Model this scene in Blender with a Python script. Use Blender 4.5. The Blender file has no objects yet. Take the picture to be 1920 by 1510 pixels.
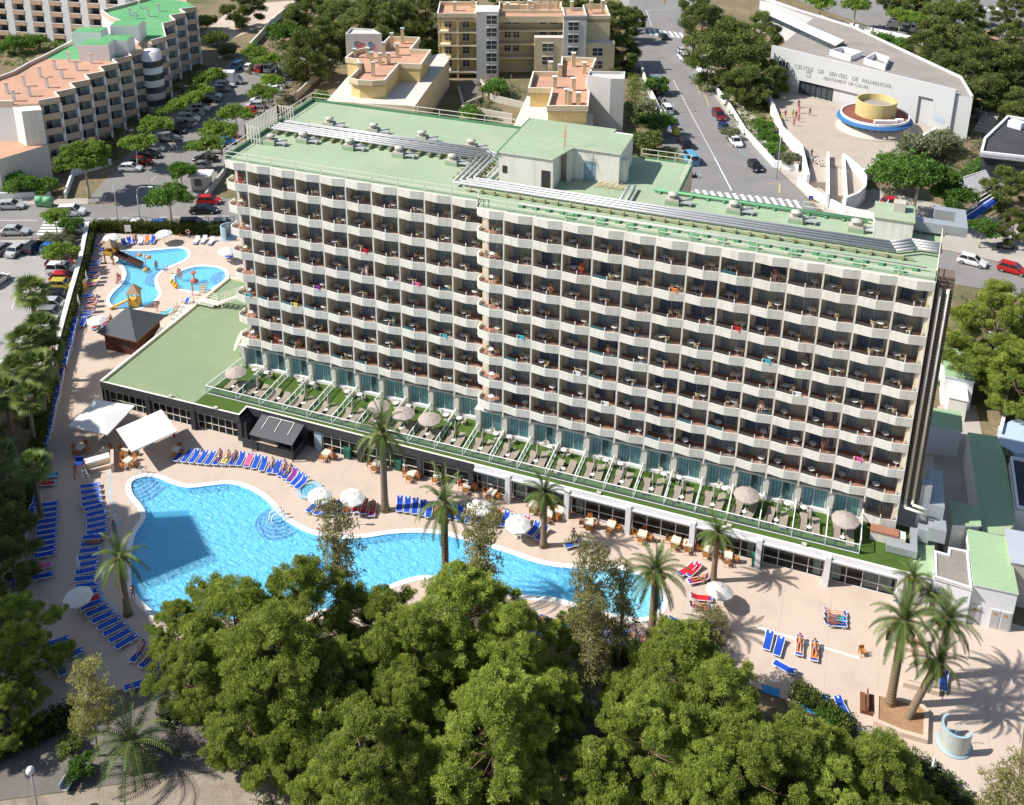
import bpy, math, random
import numpy as np
from mathutils import Vector, Matrix
from mathutils.geometry import tessellate_polygon
PI=math.pi; R_=math.radians
sc=bpy.context.scene; COL=sc.collection
# ------------------------------------------------------------------ camera model (fitted to the hotel's own dimensions, metres)
CAM=(33.801,-85.922,73.757); PITCH=.34420; YAW=-.36361; ROLL=-.0013; F=1949.0; CX=910.36; CY=196.95
def _basis():
    cp,sp,cy,sy=math.cos(PITCH),math.sin(PITCH),math.cos(YAW),math.sin(YAW)
    fw=Vector((sy*cp,cy*cp,-sp)); rt=Vector((cy,-sy,0)); up=rt.cross(fw)
    c,s=math.cos(ROLL),math.sin(ROLL)
    return rt*c+up*s, up*c-rt*s, fw
RT,UP,FW=_basis()
def G(u,v,z=0.0):
    """survey point: where the photograph's pixel meets the level z"""
    d=RT*((u-CX)/F)-UP*((v-CY)/F)+FW
    t=(z-CAM[2])/d.z
    return (CAM[0]+d.x*t, CAM[1]+d.y*t)
def GL(pts,z=0.0): return [G(u,v,z) for u,v in pts]
def H_at(x,y,v):
    """height above ground point (x,y) that is seen at image row v"""
    lo,hi=-2.0,60.0
    for _ in range(50):
        m=(lo+hi)/2; p=Vector((x,y,m))-Vector(CAM); w=p.dot(FW)
        if CY-F*p.dot(UP)/w>v: lo=m
        else: hi=m
    return lo
# ------------------------------------------------------------------ materials
MATS={}
def L(h):
    h=h.lstrip('#'); o=[]
    for i in (0,2,4):
        c=int(h[i:i+2],16)/255; o.append(c/12.92 if c<=.04045 else ((c+.055)/1.055)**2.4)
    return tuple(o)
def mat(name,c,r=.75,var=.10,s=.5,s2=6.0,spec=.3,metal=0.0,bump=0.0,bs=12.0,dirt=None,dirt_amt=.5,dirt_s=.25,emit=None,stripe=None,streak=None):
    if name in MATS: return MATS[name]
    if isinstance(c,str): c=L(c)
    m=bpy.data.materials.new(name); m.use_nodes=True; nt=m.node_tree; N=nt.nodes; K=nt.links
    b=N['Principled BSDF']; b.inputs['Roughness'].default_value=r; b.inputs['Metallic'].default_value=metal
    b.inputs['Specular IOR Level'].default_value=spec
    geo=N.new('ShaderNodeNewGeometry')
    n1=N.new('ShaderNodeTexNoise'); n1.inputs['Scale'].default_value=s; n1.inputs['Detail'].default_value=4
    n2=N.new('ShaderNodeTexNoise'); n2.inputs['Scale'].default_value=s2; n2.inputs['Detail'].default_value=3
    K.new(geo.outputs['Position'],n1.inputs['Vector']); K.new(geo.outputs['Position'],n2.inputs['Vector'])
    ad=N.new('ShaderNodeMath'); ad.operation='ADD'; K.new(n1.outputs['Fac'],ad.inputs[0]); K.new(n2.outputs['Fac'],ad.inputs[1])
    mr=N.new('ShaderNodeMapRange'); mr.inputs['From Min'].default_value=.7; mr.inputs['From Max'].default_value=1.3
    mr.inputs['To Min'].default_value=1-var; mr.inputs['To Max'].default_value=1+var
    K.new(ad.outputs[0],mr.inputs['Value'])
    mx=N.new('ShaderNodeMix'); mx.data_type='RGBA'; mx.blend_type='MULTIPLY'; mx.inputs['Factor'].default_value=1
    mx.inputs['A'].default_value=(*c,1)
    K.new(mr.outputs['Result'],mx.inputs['B'])
    out=mx.outputs['Result']
    if dirt:
        if isinstance(dirt,str): dirt=L(dirt)
        n3=N.new('ShaderNodeTexNoise'); n3.inputs['Scale'].default_value=dirt_s; n3.inputs['Detail'].default_value=6; n3.inputs['Roughness'].default_value=.65
        K.new(geo.outputs['Position'],n3.inputs['Vector'])
        rp=N.new('ShaderNodeMapRange'); rp.inputs['From Min'].default_value=.52; rp.inputs['From Max'].default_value=.68
        rp.inputs['To Max'].default_value=dirt_amt
        K.new(n3.outputs['Fac'],rp.inputs['Value'])
        m2=N.new('ShaderNodeMix'); m2.data_type='RGBA'; m2.inputs['B'].default_value=(*dirt,1)
        K.new(rp.outputs['Result'],m2.inputs['Factor']); K.new(out,m2.inputs['A']); out=m2.outputs['Result']
    if streak:   # rain streaks running down upright faces
        mp=N.new('ShaderNodeMapping'); mp.inputs['Scale'].default_value=(2.6,2.6,.22); K.new(geo.outputs['Position'],mp.inputs['Vector'])
        n4=N.new('ShaderNodeTexNoise'); n4.inputs['Scale'].default_value=1; n4.inputs['Detail'].default_value=5; K.new(mp.outputs[0],n4.inputs['Vector'])
        r4=N.new('ShaderNodeMapRange'); r4.inputs['From Min'].default_value=.5; r4.inputs['From Max'].default_value=.72; r4.inputs['To Max'].default_value=streak[1]; K.new(n4.outputs['Fac'],r4.inputs['Value'])
        m4=N.new('ShaderNodeMix'); m4.data_type='RGBA'; m4.inputs['B'].default_value=(*streak[0],1); K.new(r4.outputs['Result'],m4.inputs['Factor']); K.new(out,m4.inputs['A']); out=m4.outputs['Result']
    if stripe:   # (axis, period, colour, width)
        ax,per,c2,wd=stripe
        if isinstance(c2,str): c2=L(c2)
        tc=N.new('ShaderNodeTexCoord'); sp=N.new('ShaderNodeSeparateXYZ'); K.new(tc.outputs['Object'],sp.inputs[0])
        md=N.new('ShaderNodeMath'); md.operation='PINGPONG'; md.inputs[1].default_value=per/2; K.new(sp.outputs[ax],md.inputs[0])
        lt=N.new('ShaderNodeMath'); lt.operation='LESS_THAN'; lt.inputs[1].default_value=wd/2; K.new(md.outputs[0],lt.inputs[0])
        m3=N.new('ShaderNodeMix'); m3.data_type='RGBA'; m3.inputs['B'].default_value=(*c2,1)
        K.new(lt.outputs[0],m3.inputs['Factor']); K.new(out,m3.inputs['A']); out=m3.outputs['Result']
    K.new(out,b.inputs['Base Color'])
    if bump:
        nb=N.new('ShaderNodeTexNoise'); nb.inputs['Scale'].default_value=bs; nb.inputs['Detail'].default_value=3
        K.new(geo.outputs['Position'],nb.inputs['Vector'])
        bp=N.new('ShaderNodeBump'); bp.inputs['Strength'].default_value=bump; bp.inputs['Distance'].default_value=.05
        K.new(nb.outputs['Fac'],bp.inputs['Height']); K.new(bp.outputs['Normal'],b.inputs['Normal'])
    MATS[name]=m; return m
def glass_mat(name,tint,rough=.05,opac=.35,ior=1.45):
    """thin sheet glass: part clear, part mirror, a little colour of its own"""
    if name in MATS: return MATS[name]
    if isinstance(tint,str): tint=L(tint)
    m=bpy.data.materials.new(name); m.use_nodes=True; nt=m.node_tree; N=nt.nodes; K=nt.links; N.remove(N['Principled BSDF'])
    t=N.new('ShaderNodeBsdfTransparent'); t.inputs[0].default_value=(.93,.97,.96,1)
    p=N.new('ShaderNodeBsdfPrincipled'); p.inputs['Base Color'].default_value=(*tint,1); p.inputs['Roughness'].default_value=rough
    p.inputs['IOR'].default_value=ior
    fr=N.new('ShaderNodeFresnel'); fr.inputs[0].default_value=ior
    ad=N.new('ShaderNodeMath'); ad.operation='ADD'; ad.inputs[1].default_value=opac; ad.use_clamp=True; K.new(fr.outputs[0],ad.inputs[0])
    mx=N.new('ShaderNodeMixShader'); K.new(ad.outputs[0],mx.inputs[0]); K.new(t.outputs[0],mx.inputs[1]); K.new(p.outputs[0],mx.inputs[2])
    K.new(mx.outputs[0],N['Material Output'].inputs['Surface']); MATS[name]=m; return m
def leaf_mat(name,c1,c2,c3=None,trans=.25,rough=.6):
    """foliage: colour varies leaf clump by leaf clump (mesh attribute 'tint', random per clump plus a painted lighter top)"""
    if name in MATS: return MATS[name]
    cs=[L(c) if isinstance(c,str) else c for c in (c1,c2,c3 or c2)]
    m=bpy.data.materials.new(name); m.use_nodes=True; nt=m.node_tree; N=nt.nodes; K=nt.links; N.remove(N['Principled BSDF'])
    at=N.new('ShaderNodeAttribute'); at.attribute_name='tint'
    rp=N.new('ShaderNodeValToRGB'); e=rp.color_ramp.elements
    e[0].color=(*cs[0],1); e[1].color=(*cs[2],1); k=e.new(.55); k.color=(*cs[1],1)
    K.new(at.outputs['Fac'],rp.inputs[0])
    oi=N.new('ShaderNodeObjectInfo'); mv=N.new('ShaderNodeMapRange'); mv.inputs['To Min'].default_value=.82; mv.inputs['To Max'].default_value=1.18
    K.new(oi.outputs['Random'],mv.inputs['Value'])
    mu=N.new('ShaderNodeMix'); mu.data_type='RGBA'; mu.blend_type='MULTIPLY'; mu.inputs['Factor'].default_value=1
    K.new(rp.outputs[0],mu.inputs['A']); K.new(mv.outputs[0],mu.inputs['B'])
    d=N.new('ShaderNodeBsdfPrincipled'); d.inputs['Roughness'].default_value=rough; d.inputs['Specular IOR Level'].default_value=.2
    K.new(mu.outputs['Result'],d.inputs['Base Color'])
    t=N.new('ShaderNodeBsdfTranslucent'); K.new(mu.outputs['Result'],t.inputs[0])
    mx=N.new('ShaderNodeMixShader'); mx.inputs[0].default_value=trans; K.new(d.outputs[0],mx.inputs[1]); K.new(t.outputs[0],mx.inputs[2])
    K.new(mx.outputs[0],N['Material Output'].inputs['Surface']); MATS[name]=m; return m
# ------------------------------------------------------------------ mesh builder
class MB:
    def __init__(s): s.v=[]; s.f=[]; s.m=[]; s.sm=[]
    def face(s,pts,m=0,smooth=False):
        i=len(s.v); s.v.extend(pts); s.f.append(tuple(range(i,i+len(pts)))); s.m.append(m); s.sm.append(smooth)
    def add(s,vs,fs,m=0,smooth=False):
        i=len(s.v); s.v.extend(vs)
        for f in fs: s.f.append(tuple(k+i for k in f)); s.m.append(m); s.sm.append(smooth)
    BF=((0,3,2,1),(4,5,6,7),(0,1,5,4),(1,2,6,5),(2,3,7,6),(3,0,4,7))
    def box(s,x0,x1,y0,y1,z0,z1,m=0):
        s.add([(x0,y0,z0),(x1,y0,z0),(x1,y1,z0),(x0,y1,z0),(x0,y0,z1),(x1,y0,z1),(x1,y1,z1),(x0,y1,z1)],s.BF,m)
    def obox(s,c,l,rz=0.0,m=0,rx=0.0):
        """box centred on c, size l, turned rz about z (after rx about its own x)"""
        M=Matrix.Rotation(rz,3,'Z')@Matrix.Rotation(rx,3,'X'); a,b,d=(k/2 for k in l); C=Vector(c)
        s.add([tuple(C+M@Vector(p)) for p in ((-a,-b,-d),(a,-b,-d),(a,b,-d),(-a,b,-d),(-a,-b,d),(a,-b,d),(a,b,d),(-a,b,d))],s.BF,m)
    def beam(s,p0,p1,w,h,m=0):
        """bar from p0 to p1, width w (level), height h"""
        a,b=Vector(p0),Vector(p1); d=(b-a); 
        if d.length<1e-6: return
        d.normalize(); sd=d.cross(Vector((0,0,1)))
        if sd.length<1e-3: sd=Vector((1,0,0))
        sd.normalize(); u=sd.cross(d); sd*=w/2; u*=h/2
        s.add([tuple(q) for q in (a-sd-u,a+sd-u,a+sd+u,a-sd+u,b-sd-u,b+sd-u,b+sd+u,b-sd+u)],
              ((0,1,2,3),(7,6,5,4),(0,4,5,1),(1,5,6,2),(2,6,7,3),(3,7,4,0)),m)
    def prism(s,poly,z0,z1,m=0,mt=None,bottom=True):
        n=len(poly)
        if sum(poly[i][0]*poly[(i+1)%n][1]-poly[(i+1)%n][0]*poly[i][1] for i in range(n))<0: poly=poly[::-1]
        i=len(s.v); s.v.extend([(p[0],p[1],z0) for p in poly]); s.v.extend([(p[0],p[1],z1) for p in poly])
        def F(f,mm): s.f.append(tuple(k+i for k in f)); s.m.append(mm); s.sm.append(False)
        for k in range(n): F((k,(k+1)%n,n+(k+1)%n,n+k),m)
        F(range(n,2*n),m if mt is None else mt)
        if bottom: F(range(n-1,-1,-1),m)
    def tube(s,p0,p1,r0,r1=None,n=8,m=0,caps=True,smooth=True):
        r1=r0 if r1 is None else r1; a,b=Vector(p0),Vector(p1); d=(b-a)
        if d.length<1e-7: return
        d.normalize(); x=d.orthogonal().normalized(); y=d.cross(x); i=len(s.v)
        for c,r in ((a,r0),(b,r1)):
            for k in range(n):
                t=2*PI*k/n; s.v.append(tuple(c+x*(r*math.cos(t))+y*(r*math.sin(t))))
        for k in range(n): s.f.append((i+k,i+(k+1)%n,i+n+(k+1)%n,i+n+k)); s.m.append(m); s.sm.append(smooth)
        if caps:
            s.f.append(tuple(i+k for k in range(n-1,-1,-1))); s.m.append(m); s.sm.append(False)
            s.f.append(tuple(i+n+k for k in range(n))); s.m.append(m); s.sm.append(False)
    def path(s,pts,r,n=8,m=0):
        rs=r if isinstance(r,(list,tuple)) else [r]*len(pts)
        for k in range(len(pts)-1): s.tube(pts[k],pts[k+1],rs[k],rs[k+1],n,m,caps=True)
    def lathe(s,prof,c=(0,0,0),n=16,m=0,smooth=True,sx=1.0,sy=1.0):
        i=len(s.v)
        for r,z in prof:
            for k in range(n):
                t=2*PI*k/n; s.v.append((c[0]+sx*r*math.cos(t),c[1]+sy*r*math.sin(t),c[2]+z))
        for j in range(len(prof)-1):
            for k in range(n):
                s.f.append((i+j*n+k,i+j*n+(k+1)%n,i+(j+1)*n+(k+1)%n,i+(j+1)*n+k)); s.m.append(m); s.sm.append(smooth)
        if prof[0][0]>1e-4: s.f.append(tuple(i+k for k in range(n-1,-1,-1))); s.m.append(m); s.sm.append(False)
        if prof[-1][0]>1e-4: j=(len(prof)-1)*n; s.f.append(tuple(i+j+k for k in range(n))); s.m.append(m); s.sm.append(False)
    def ball(s,c,rx,ry=None,rz=None,n=10,m=0):
        ry=rx if ry is None else ry; rz=rx if rz is None else rz; k=max(4,n//2); i=len(s.v); P=[(0,-1)]+[(math.sin(PI*j/k),-math.cos(PI*j/k)) for j in range(1,k)]+[(0,1)]
        s.lathe([(p[0]*rx if p[0]>0 else 0,p[1]*rz) for p in P],c,n,m,True,1.0,ry/rx)
    def ribbon(s,pts,t,z0,z1,m=0,closed=False,mt=None):
        """upright wall that follows pts (list of xy); t = thickness to the left of travel"""
        n=len(pts); off=[]
        for k in range(n):
            a=Vector(pts[k-1] if (k or closed) else pts[k]); b=Vector(pts[(k+1)%n] if (k<n-1 or closed) else pts[k]); c=Vector(pts[k])
            d1=(c-a); d2=(b-c)
            if d1.length<1e-6: d1=d2
            if d2.length<1e-6: d2=d1
            n1=Vector((-d1.y,d1.x)).normalized(); n2=Vector((-d2.y,d2.x)).normalized(); q=(n1+n2)
            q=n1 if q.length<1e-4 else q.normalized(); q=q/max(.35,q.dot(n1)); off.append((c.x+q.x*t,c.y+q.y*t))
        for k in range(n if closed else n-1):
            j=(k+1)%n; a,b,c,d=pts[k],pts[j],off[j],off[k]
            s.face([(a[0],a[1],z0),(b[0],b[1],z0),(b[0],b[1],z1),(a[0],a[1],z1)],m)
            s.face([(c[0],c[1],z0),(d[0],d[1],z0),(d[0],d[1],z1),(c[0],c[1],z1)],m)
            s.face([(a[0],a[1],z1),(b[0],b[1],z1),(c[0],c[1],z1),(d[0],d[1],z1)],m if mt is None else mt)
            s.face([(d[0],d[1],z0),(c[0],c[1],z0),(b[0],b[1],z0),(a[0],a[1],z0)],m)
        if not closed:
            for k in (0,n-1):
                a,c=pts[k],off[k]; q=[(a[0],a[1],z0),(a[0],a[1],z1),(c[0],c[1],z1),(c[0],c[1],z0)]
                s.face(q if k==0 else q[::-1],m)
    def mesh(s,name,mats):
        me=bpy.data.meshes.new(name); me.from_pydata([tuple(p) for p in s.v],[],s.f)
        for m in (mats if isinstance(mats,(list,tuple)) else [mats]): me.materials.append(m)
        me.polygons.foreach_set('material_index',s.m); me.polygons.foreach_set('use_smooth',s.sm); me.update(); return me
    def build(s,name,mats,parent=None,loc=None,rz=0.0):
        o=bpy.data.objects.new(name,s.mesh(name,mats)); COL.objects.link(o)
        if loc: o.location=loc
        if rz: o.rotation_euler.z=rz
        if parent: o.parent=parent
        return o
# ------------------------------------------------------------------ things, labels, copies
LABELS={}
def tag(o,label=None,cat=None,group=None,kind=None):
    if label:
        LABELS.setdefault(label,[]).append(o.name); o['label']=label
    if cat: o['category']=cat
    if group: o['group']=group
    if kind: o['kind']=kind
    return o
def thing(name,label,cat,loc=(0,0,0),rz=0.0,group=None):
    o=bpy.data.objects.new(name,None); COL.objects.link(o); o.location=loc; o.rotation_euler.z=rz; o.empty_display_size=.2
    return tag(o,label,cat,group)
KIDS={}
def kids(o): return [c for c in bpy.data.objects if c.parent==o] if o.name not in KIDS else KIDS[o.name]
def proto(o):
    KIDS[o.name]=[c for c in bpy.data.objects if c.parent==o]
    for c in KIDS[o.name]: KIDS[c.name]=[g for g in bpy.data.objects if g.parent==c]
    return o
USED=set()
def place(p,loc,rz=0.0,label=None,group=None,scale=1.0,tilt=None,cat=None,paint=None):
    """first call moves the prototype itself, later calls copy it with its parts; paint = {slot: material} on every mesh named in it"""
    def paint_it(x):
        if paint:
            for k,s in enumerate(x.material_slots):
                if k in paint and s.material and s.material.get('paintable'): s.link='OBJECT'; s.material=paint[k]
    if p.name not in USED:
        USED.add(p.name); o=p; allp=[o]
        for c in KIDS[p.name]: allp.append(c); allp.extend(KIDS.get(c.name,[]))
        for x in allp: paint_it(x)
    else:
        o=p.copy(); COL.objects.link(o)
        def paint_it(x,f=paint_it):
            for s in x.material_slots:
                if s.link=='OBJECT': s.link='DATA'
            f(x)
        for k in ('label','group'):
            if k in o: del o[k]
        paint_it(o)
        for c in KIDS[p.name]:
            d=c.copy(); COL.objects.link(d); d.parent=o; paint_it(d)
            for g in KIDS.get(c.name,[]):
                e=g.copy(); COL.objects.link(e); e.parent=d; paint_it(e)
    o.location=loc; o.rotation_euler=(0,0,rz) if tilt is None else (tilt[0],tilt[1],rz)
    o.scale=(scale,)*3 if not isinstance(scale,(tuple,list)) else scale
    if label: tag(o,label)
    if cat: o['category']=cat
    if group: o['group']=group
    return o
ORD=['first','second','third','fourth','fifth','sixth','seventh','eighth','ninth','tenth','eleventh','twelfth','thirteenth','fourteenth','fifteenth',
 'sixteenth','seventeenth','eighteenth','nineteenth','twentieth','twenty-first','twenty-second','twenty-third','twenty-fourth','twenty-fifth','twenty-sixth','twenty-seventh','twenty-eighth','twenty-ninth','thirtieth']
def structure(mb,name,mats,loc=None): return tag(mb.build(name,mats,None,loc),kind='structure')
def sheet(name,outer,z,m,holes=(),kind='structure'):
    """flat sheet with holes"""
    loops=[[Vector((p[0],p[1],0)) for p in outer]]+[[Vector((p[0],p[1],0)) for p in h] for h in holes]
    tri=tessellate_polygon(loops); flat=[p for l in loops for p in l]
    me=bpy.data.meshes.new(name); fs=[]
    for t in tri:
        a,b,c=(flat[i] for i in t)
        cr=(b-a).cross(c-a).z
        if abs(cr)<1e-9: continue
        fs.append(tuple(t) if cr>0 else tuple(t)[::-1])
    me.from_pydata([(p.x,p.y,z) for p in flat],[],fs); me.materials.append(m)
    o=bpy.data.objects.new(name,me); COL.objects.link(o)
    return tag(o,kind=kind)
def smooth_loop(pts,k=6):
    """closed Catmull-Rom through pts"""
    n=len(pts); out=[]
    for i in range(n):
        p0,p1,p2,p3=(Vector(pts[(i+j-1)%n]) for j in range(4))
        for q in range(k):
            t=q/k; out.append(tuple(.5*((2*p1)+(p2-p0)*t+(2*p0-5*p1+4*p2-p3)*t*t+(3*p1-p0-3*p2+p3)*t**3)))
    return out
def along(poly,n):
    """n points spread evenly over a polyline"""
    d=[0.0]
    for a,b in zip(poly,poly[1:]): d.append(d[-1]+(Vector(b)-Vector(a)).length)
    out=[]
    for i in range(n):
        t=d[-1]*(i/(n-1) if n>1 else .5); k=0
        while k<len(poly)-2 and d[k+1]<t: k+=1
        f=(t-d[k])/max(1e-9,d[k+1]-d[k]); a,b=Vector(poly[k]),Vector(poly[k+1]); out.append(tuple(a+(b-a)*f))
    return out
# ------------------------------------------------------------------ camera, sky, sun
cam=bpy.data.cameras.new('camera'); co=bpy.data.objects.new('camera',cam); COL.objects.link(co); sc.camera=co
cam.sensor_width=36; cam.sensor_fit='HORIZONTAL'; cam.lens=F/1920*36; cam.shift_x=(960-CX)/1920; cam.shift_y=(CY-755)/1920
cam.clip_start=1; cam.clip_end=6000
Mx=Matrix((RT,UP,-FW)).transposed().to_4x4(); Mx.translation=Vector(CAM); co.matrix_world=Mx
SUN_EL=R_(46); SUN_AZ=R_(25)          # shadows run towards (cos az, sin az)
sd=Vector((math.cos(SUN_AZ)*math.cos(SUN_EL),math.sin(SUN_AZ)*math.cos(SUN_EL),-math.sin(SUN_EL)))
sl=bpy.data.lights.new('sun','SUN'); sl.energy=4.9; sl.angle=R_(.53); sl.color=(1,.96,.90)
so=bpy.data.objects.new('sun',sl); COL.objects.link(so); so.rotation_euler=sd.to_track_quat('-Z','Y').to_euler(); so.location=(-60,-60,120)
w=bpy.data.worlds.new('World'); sc.world=w; w.use_nodes=True; wn=w.node_tree.nodes; wl=w.node_tree.links
sky=wn.new('ShaderNodeTexSky'); sky.sky_type='NISHITA'; sky.sun_disc=False; sky.sun_elevation=SUN_EL; sky.sun_rotation=math.atan2(-sd.x,-sd.y)
wl.new(sky.outputs[0],wn['Background'].inputs['Color']); wn['Background'].inputs['Strength'].default_value=.098
sc.view_settings.view_transform='Standard'; sc.view_settings.look='None'; sc.view_settings.exposure=.36; sc.view_settings.gamma=1
sc.render.engine='CYCLES'; sc.cycles.max_bounces=6; sc.cycles.transparent_max_bounces=12; sc.cycles.diffuse_bounces=3; sc.cycles.glossy_bounces=3
sc.cycles.caustics_reflective=False; sc.cycles.caustics_refractive=False
sc.cycles.use_denoising=True
# ------------------------------------------------------------------ hotel
M_cream=mat('cream_render',(.77,.745,.665),.85,.05,.3,8,dirt=(.55,.52,.45),dirt_amt=.35,dirt_s=.5,streak=((.44,.40,.33),.4))
M_beige=mat('beige_side_wall',(.80,.69,.52),.85,.05,.4)
M_white=mat('white_paint',(.80,.79,.77),.6,.03)
M_tile=mat('terracotta_floor',(.36,.165,.11),.6,.15,2.0,14)
M_roof=mat('green_roof_membrane',(.33,.42,.28),.85,.09,.15,3.0,dirt=(.41,.43,.30),dirt_amt=.85,dirt_s=.18,stripe=(1,1.05,(.27,.35,.225),.05))
M_roofdk=mat('green_upstand',(.10,.24,.13),.8,.1)
M_frame=mat('window_frame',(.62,.63,.63),.4,.03,metal=.3)
M_glass=glass_mat('window_glass',(.03,.04,.05),.03,.09)
M_curt=mat('grey_blue_curtain',(.76,.74,.70),.9,.12,2,8,stripe=(0,.22,(.45,.44,.44),.09))
M_curt2=mat('lilac_curtain',(.36,.36,.45),.9,.12,2,8,stripe=(0,.24,(.2,.2,.28),.1))
M_teal=mat('teal_curtain',(.78,.93,.93),.9,.15,1.5,6,stripe=(0,.30,(.30,.60,.66),.12))
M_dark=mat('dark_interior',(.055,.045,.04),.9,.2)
M_pink=mat('room_warm',(.30,.19,.13),.9,.2,2)
M_balg=glass_mat('balcony_glass',(.42,.44,.42),.08,.08)
M_balt=glass_mat('teal_balcony_glass',(.10,.27,.31),.08,.38)
M_silver=mat('silver_pipe_lagging',(.52,.52,.525),.5,.08,1,6,metal=.3)
M_galv=mat('galvanised_duct',(.44,.47,.49),.5,.08,1,6,metal=.4)
M_brown=mat('brown_louvre',(.17,.125,.10),.7,.15,stripe=(2,.35,(.06,.045,.04),.1))
M_conc=mat('concrete_plinth',(.50,.47,.41),.9,.12,1,10)
M_oliv=mat('olive_support',(.36,.36,.20),.85,.1)
M_grn=mat('green_box_paint',(.16,.38,.20),.6,.1)
M_rail=mat('cream_railing',(.74,.72,.60),.6,.03)
M_rust=mat('orange_antenna',(.62,.28,.12),.7,.1)
WR,WL,XL,YL=2.981,3.006,-30.207,1.58
PT=lambda r: 27.5-2.8*(r-1)
hotel=thing('hotel','large cream ten-storey hotel with zigzag balcony rows and green flat roof','hotel',(0,0,0))
def front(sec):
    """front line of the balcony bands: out to a shallow point in the middle of each bay"""
    w,x0,y0,n=(WR,0.0,0.0,14) if sec=='R' else (WL,XL,YL,10)
    pts=[(x0-.02,y0+.55),(x0+.28,y0+.06)] if True else []
    for k in range(n):
        a=x0+k*w
        if k: pts.append((a,y0))
        pts.append((a+.52*w,y0-.24))
    pts.append((x0+n*w-(0 if sec=='R' else .02),y0)); return pts
core=MB(); core.box(18.002,41.73,1.66,10.6,0,29.86); core.box(.55,18,1.66,18.2,0,29.86); core.box(-1.2,.548,YL+1.66,18.2,0,29.86); core.box(XL+.62,-1.202,YL+1.66,22,0,29.86); 
# terrace-level end balcony and pale side pier
core.box(41.3,41.73,.1,1.66,0,29.2)
core.build('wall',[M_beige],hotel)
bd=mat('back_wall_cream',(.72,.64,.5),.85,.05)
for sec in 'LR':
    fr=front(sec); w,x0,y0,n=(WR,0.0,0.0,14) if sec=='R' else (WL,XL,YL,10)
    back=y0+1.64
    # side return of the end balcony
    ret=[(x0-.02,back),(x0-.02,y0+.55)]+fr[1:]
    for r in range(1,9):
        b=MB(); b.ribbon(ret,.12,PT(r)-.9,PT(r)); b.build('balcony_parapet',[M_cream],hotel)
        f=MB(); z=PT(r)-.42; inn=[(x0+.1,back)]+[(p[0]+(.1 if k==0 else 0),p[1]+.13) for k,p in enumerate(fr)]+[(x0+n*w-.02,back)]
        f.prism(inn,z-.14,z,1,0); f.build('balcony_floor',[M_tile,M_cream],hotel)
    b=MB(); b.ribbon(ret,.14,29.12,30.0); 
    inn=[(x0+.1,back)]+[(p[0]+(.1 if k==0 else 0),p[1]+.14) for k,p in enumerate(fr)]+[(x0+n*w-.02,back)]
    b.prism(inn,29.2,29.88,0); b.build('roof_fascia',[M_cream],hotel)
    for k in range(1,n+1 if sec=='R' else n):
        p=MB(); x=x0+k*w-(.08 if k==n else 0)
        p.box(x-.065,x+.065,y0+.012,back+.01,6.3,29.3); p.box(x-.075,x+.075,y0-.002,y0+.010,6.4,29.2,1); p.build('partition_wall',[M_beige,M_cream],hotel)
    # pier beside the end bay
    p=MB(); p.box(x0+.60,x0+.92,y0+1.3,back+.02,3.4,29.2); p.build('corner_pier',[M_cream],hotel)
p=MB(); p.box(-.02,.5,2.0,YL+1.7,3.4,29.2); p.build('return_wall',[M_beige],hotel)
# balcony windows: three looks of one leaf pair, behind them curtain or room
def win_mesh(var,w,h,seed,teal=False):
    b=MB(); t=.05; rd=random.Random(seed)
    for x in (0,w/2-.02,w-t): b.box(x,x+t,-.06,.0,0,h,0)
    for z in (0,h-t): b.box(t,w-t,-.055,-.002,z,z+t,0)
    b.face([(t,-.03,t),(w-t,-.03,t),(w-t,-.03,h-t),(t,-.03,h-t)],1)
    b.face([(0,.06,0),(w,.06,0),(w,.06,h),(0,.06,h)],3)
    def curt(x0,x1,m):
        n=max(2,int((x1-x0)/.09)); 
        for k in range(n):
            a=x0+(x1-x0)*k/n; c=x0+(x1-x0)*(k+1)/n; ya=.03 if k%2 else .0; yc=.0 if k%2 else .03
            b.face([(a,ya,.04),(c,yc,.04),(c,yc,h-.05),(a,ya,h-.05)],m)
    if var==0: curt(.03,w-.03,2)
    elif var==1: curt(.03,w*.48,2); 
    elif var==2: curt(.03,w*.30,2); curt(w*.72,w-.03,2)
    elif var==3: curt(.03,w*.55,2); curt(w*.8,w-.03,2)
    if var in (1,2,3): b.box(w*.56,w*.95,.035,.05,.25,.85,4)
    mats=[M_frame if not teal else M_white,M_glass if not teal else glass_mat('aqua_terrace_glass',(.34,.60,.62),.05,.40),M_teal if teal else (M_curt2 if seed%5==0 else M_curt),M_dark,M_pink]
    return b.mesh('balcony_window',mats)
WM=[win_mesh(v,2.28,2.08,s) for v,s in ((0,1),(0,2),(1,3),(2,4),(3,5),(0,5),(2,7))]
WC=[win_mesh(v,1.5,2.08,s) for v,s in ((0,1),(2,2))]
rnd=random.Random(7); rest=MB(); restm=[M_frame,M_glass,M_curt,M_dark,M_pink]
def merge(me,off,b):
    base=len(b.v); b.v.extend([(v.co.x+off[0],v.co.y+off[1],v.co.z+off[2]) for v in me.vertices])
    for p in me.polygons: b.f.append(tuple(i+base for i in p.vertices)); b.m.append(p.material_index); b.sm.append(False)
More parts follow.
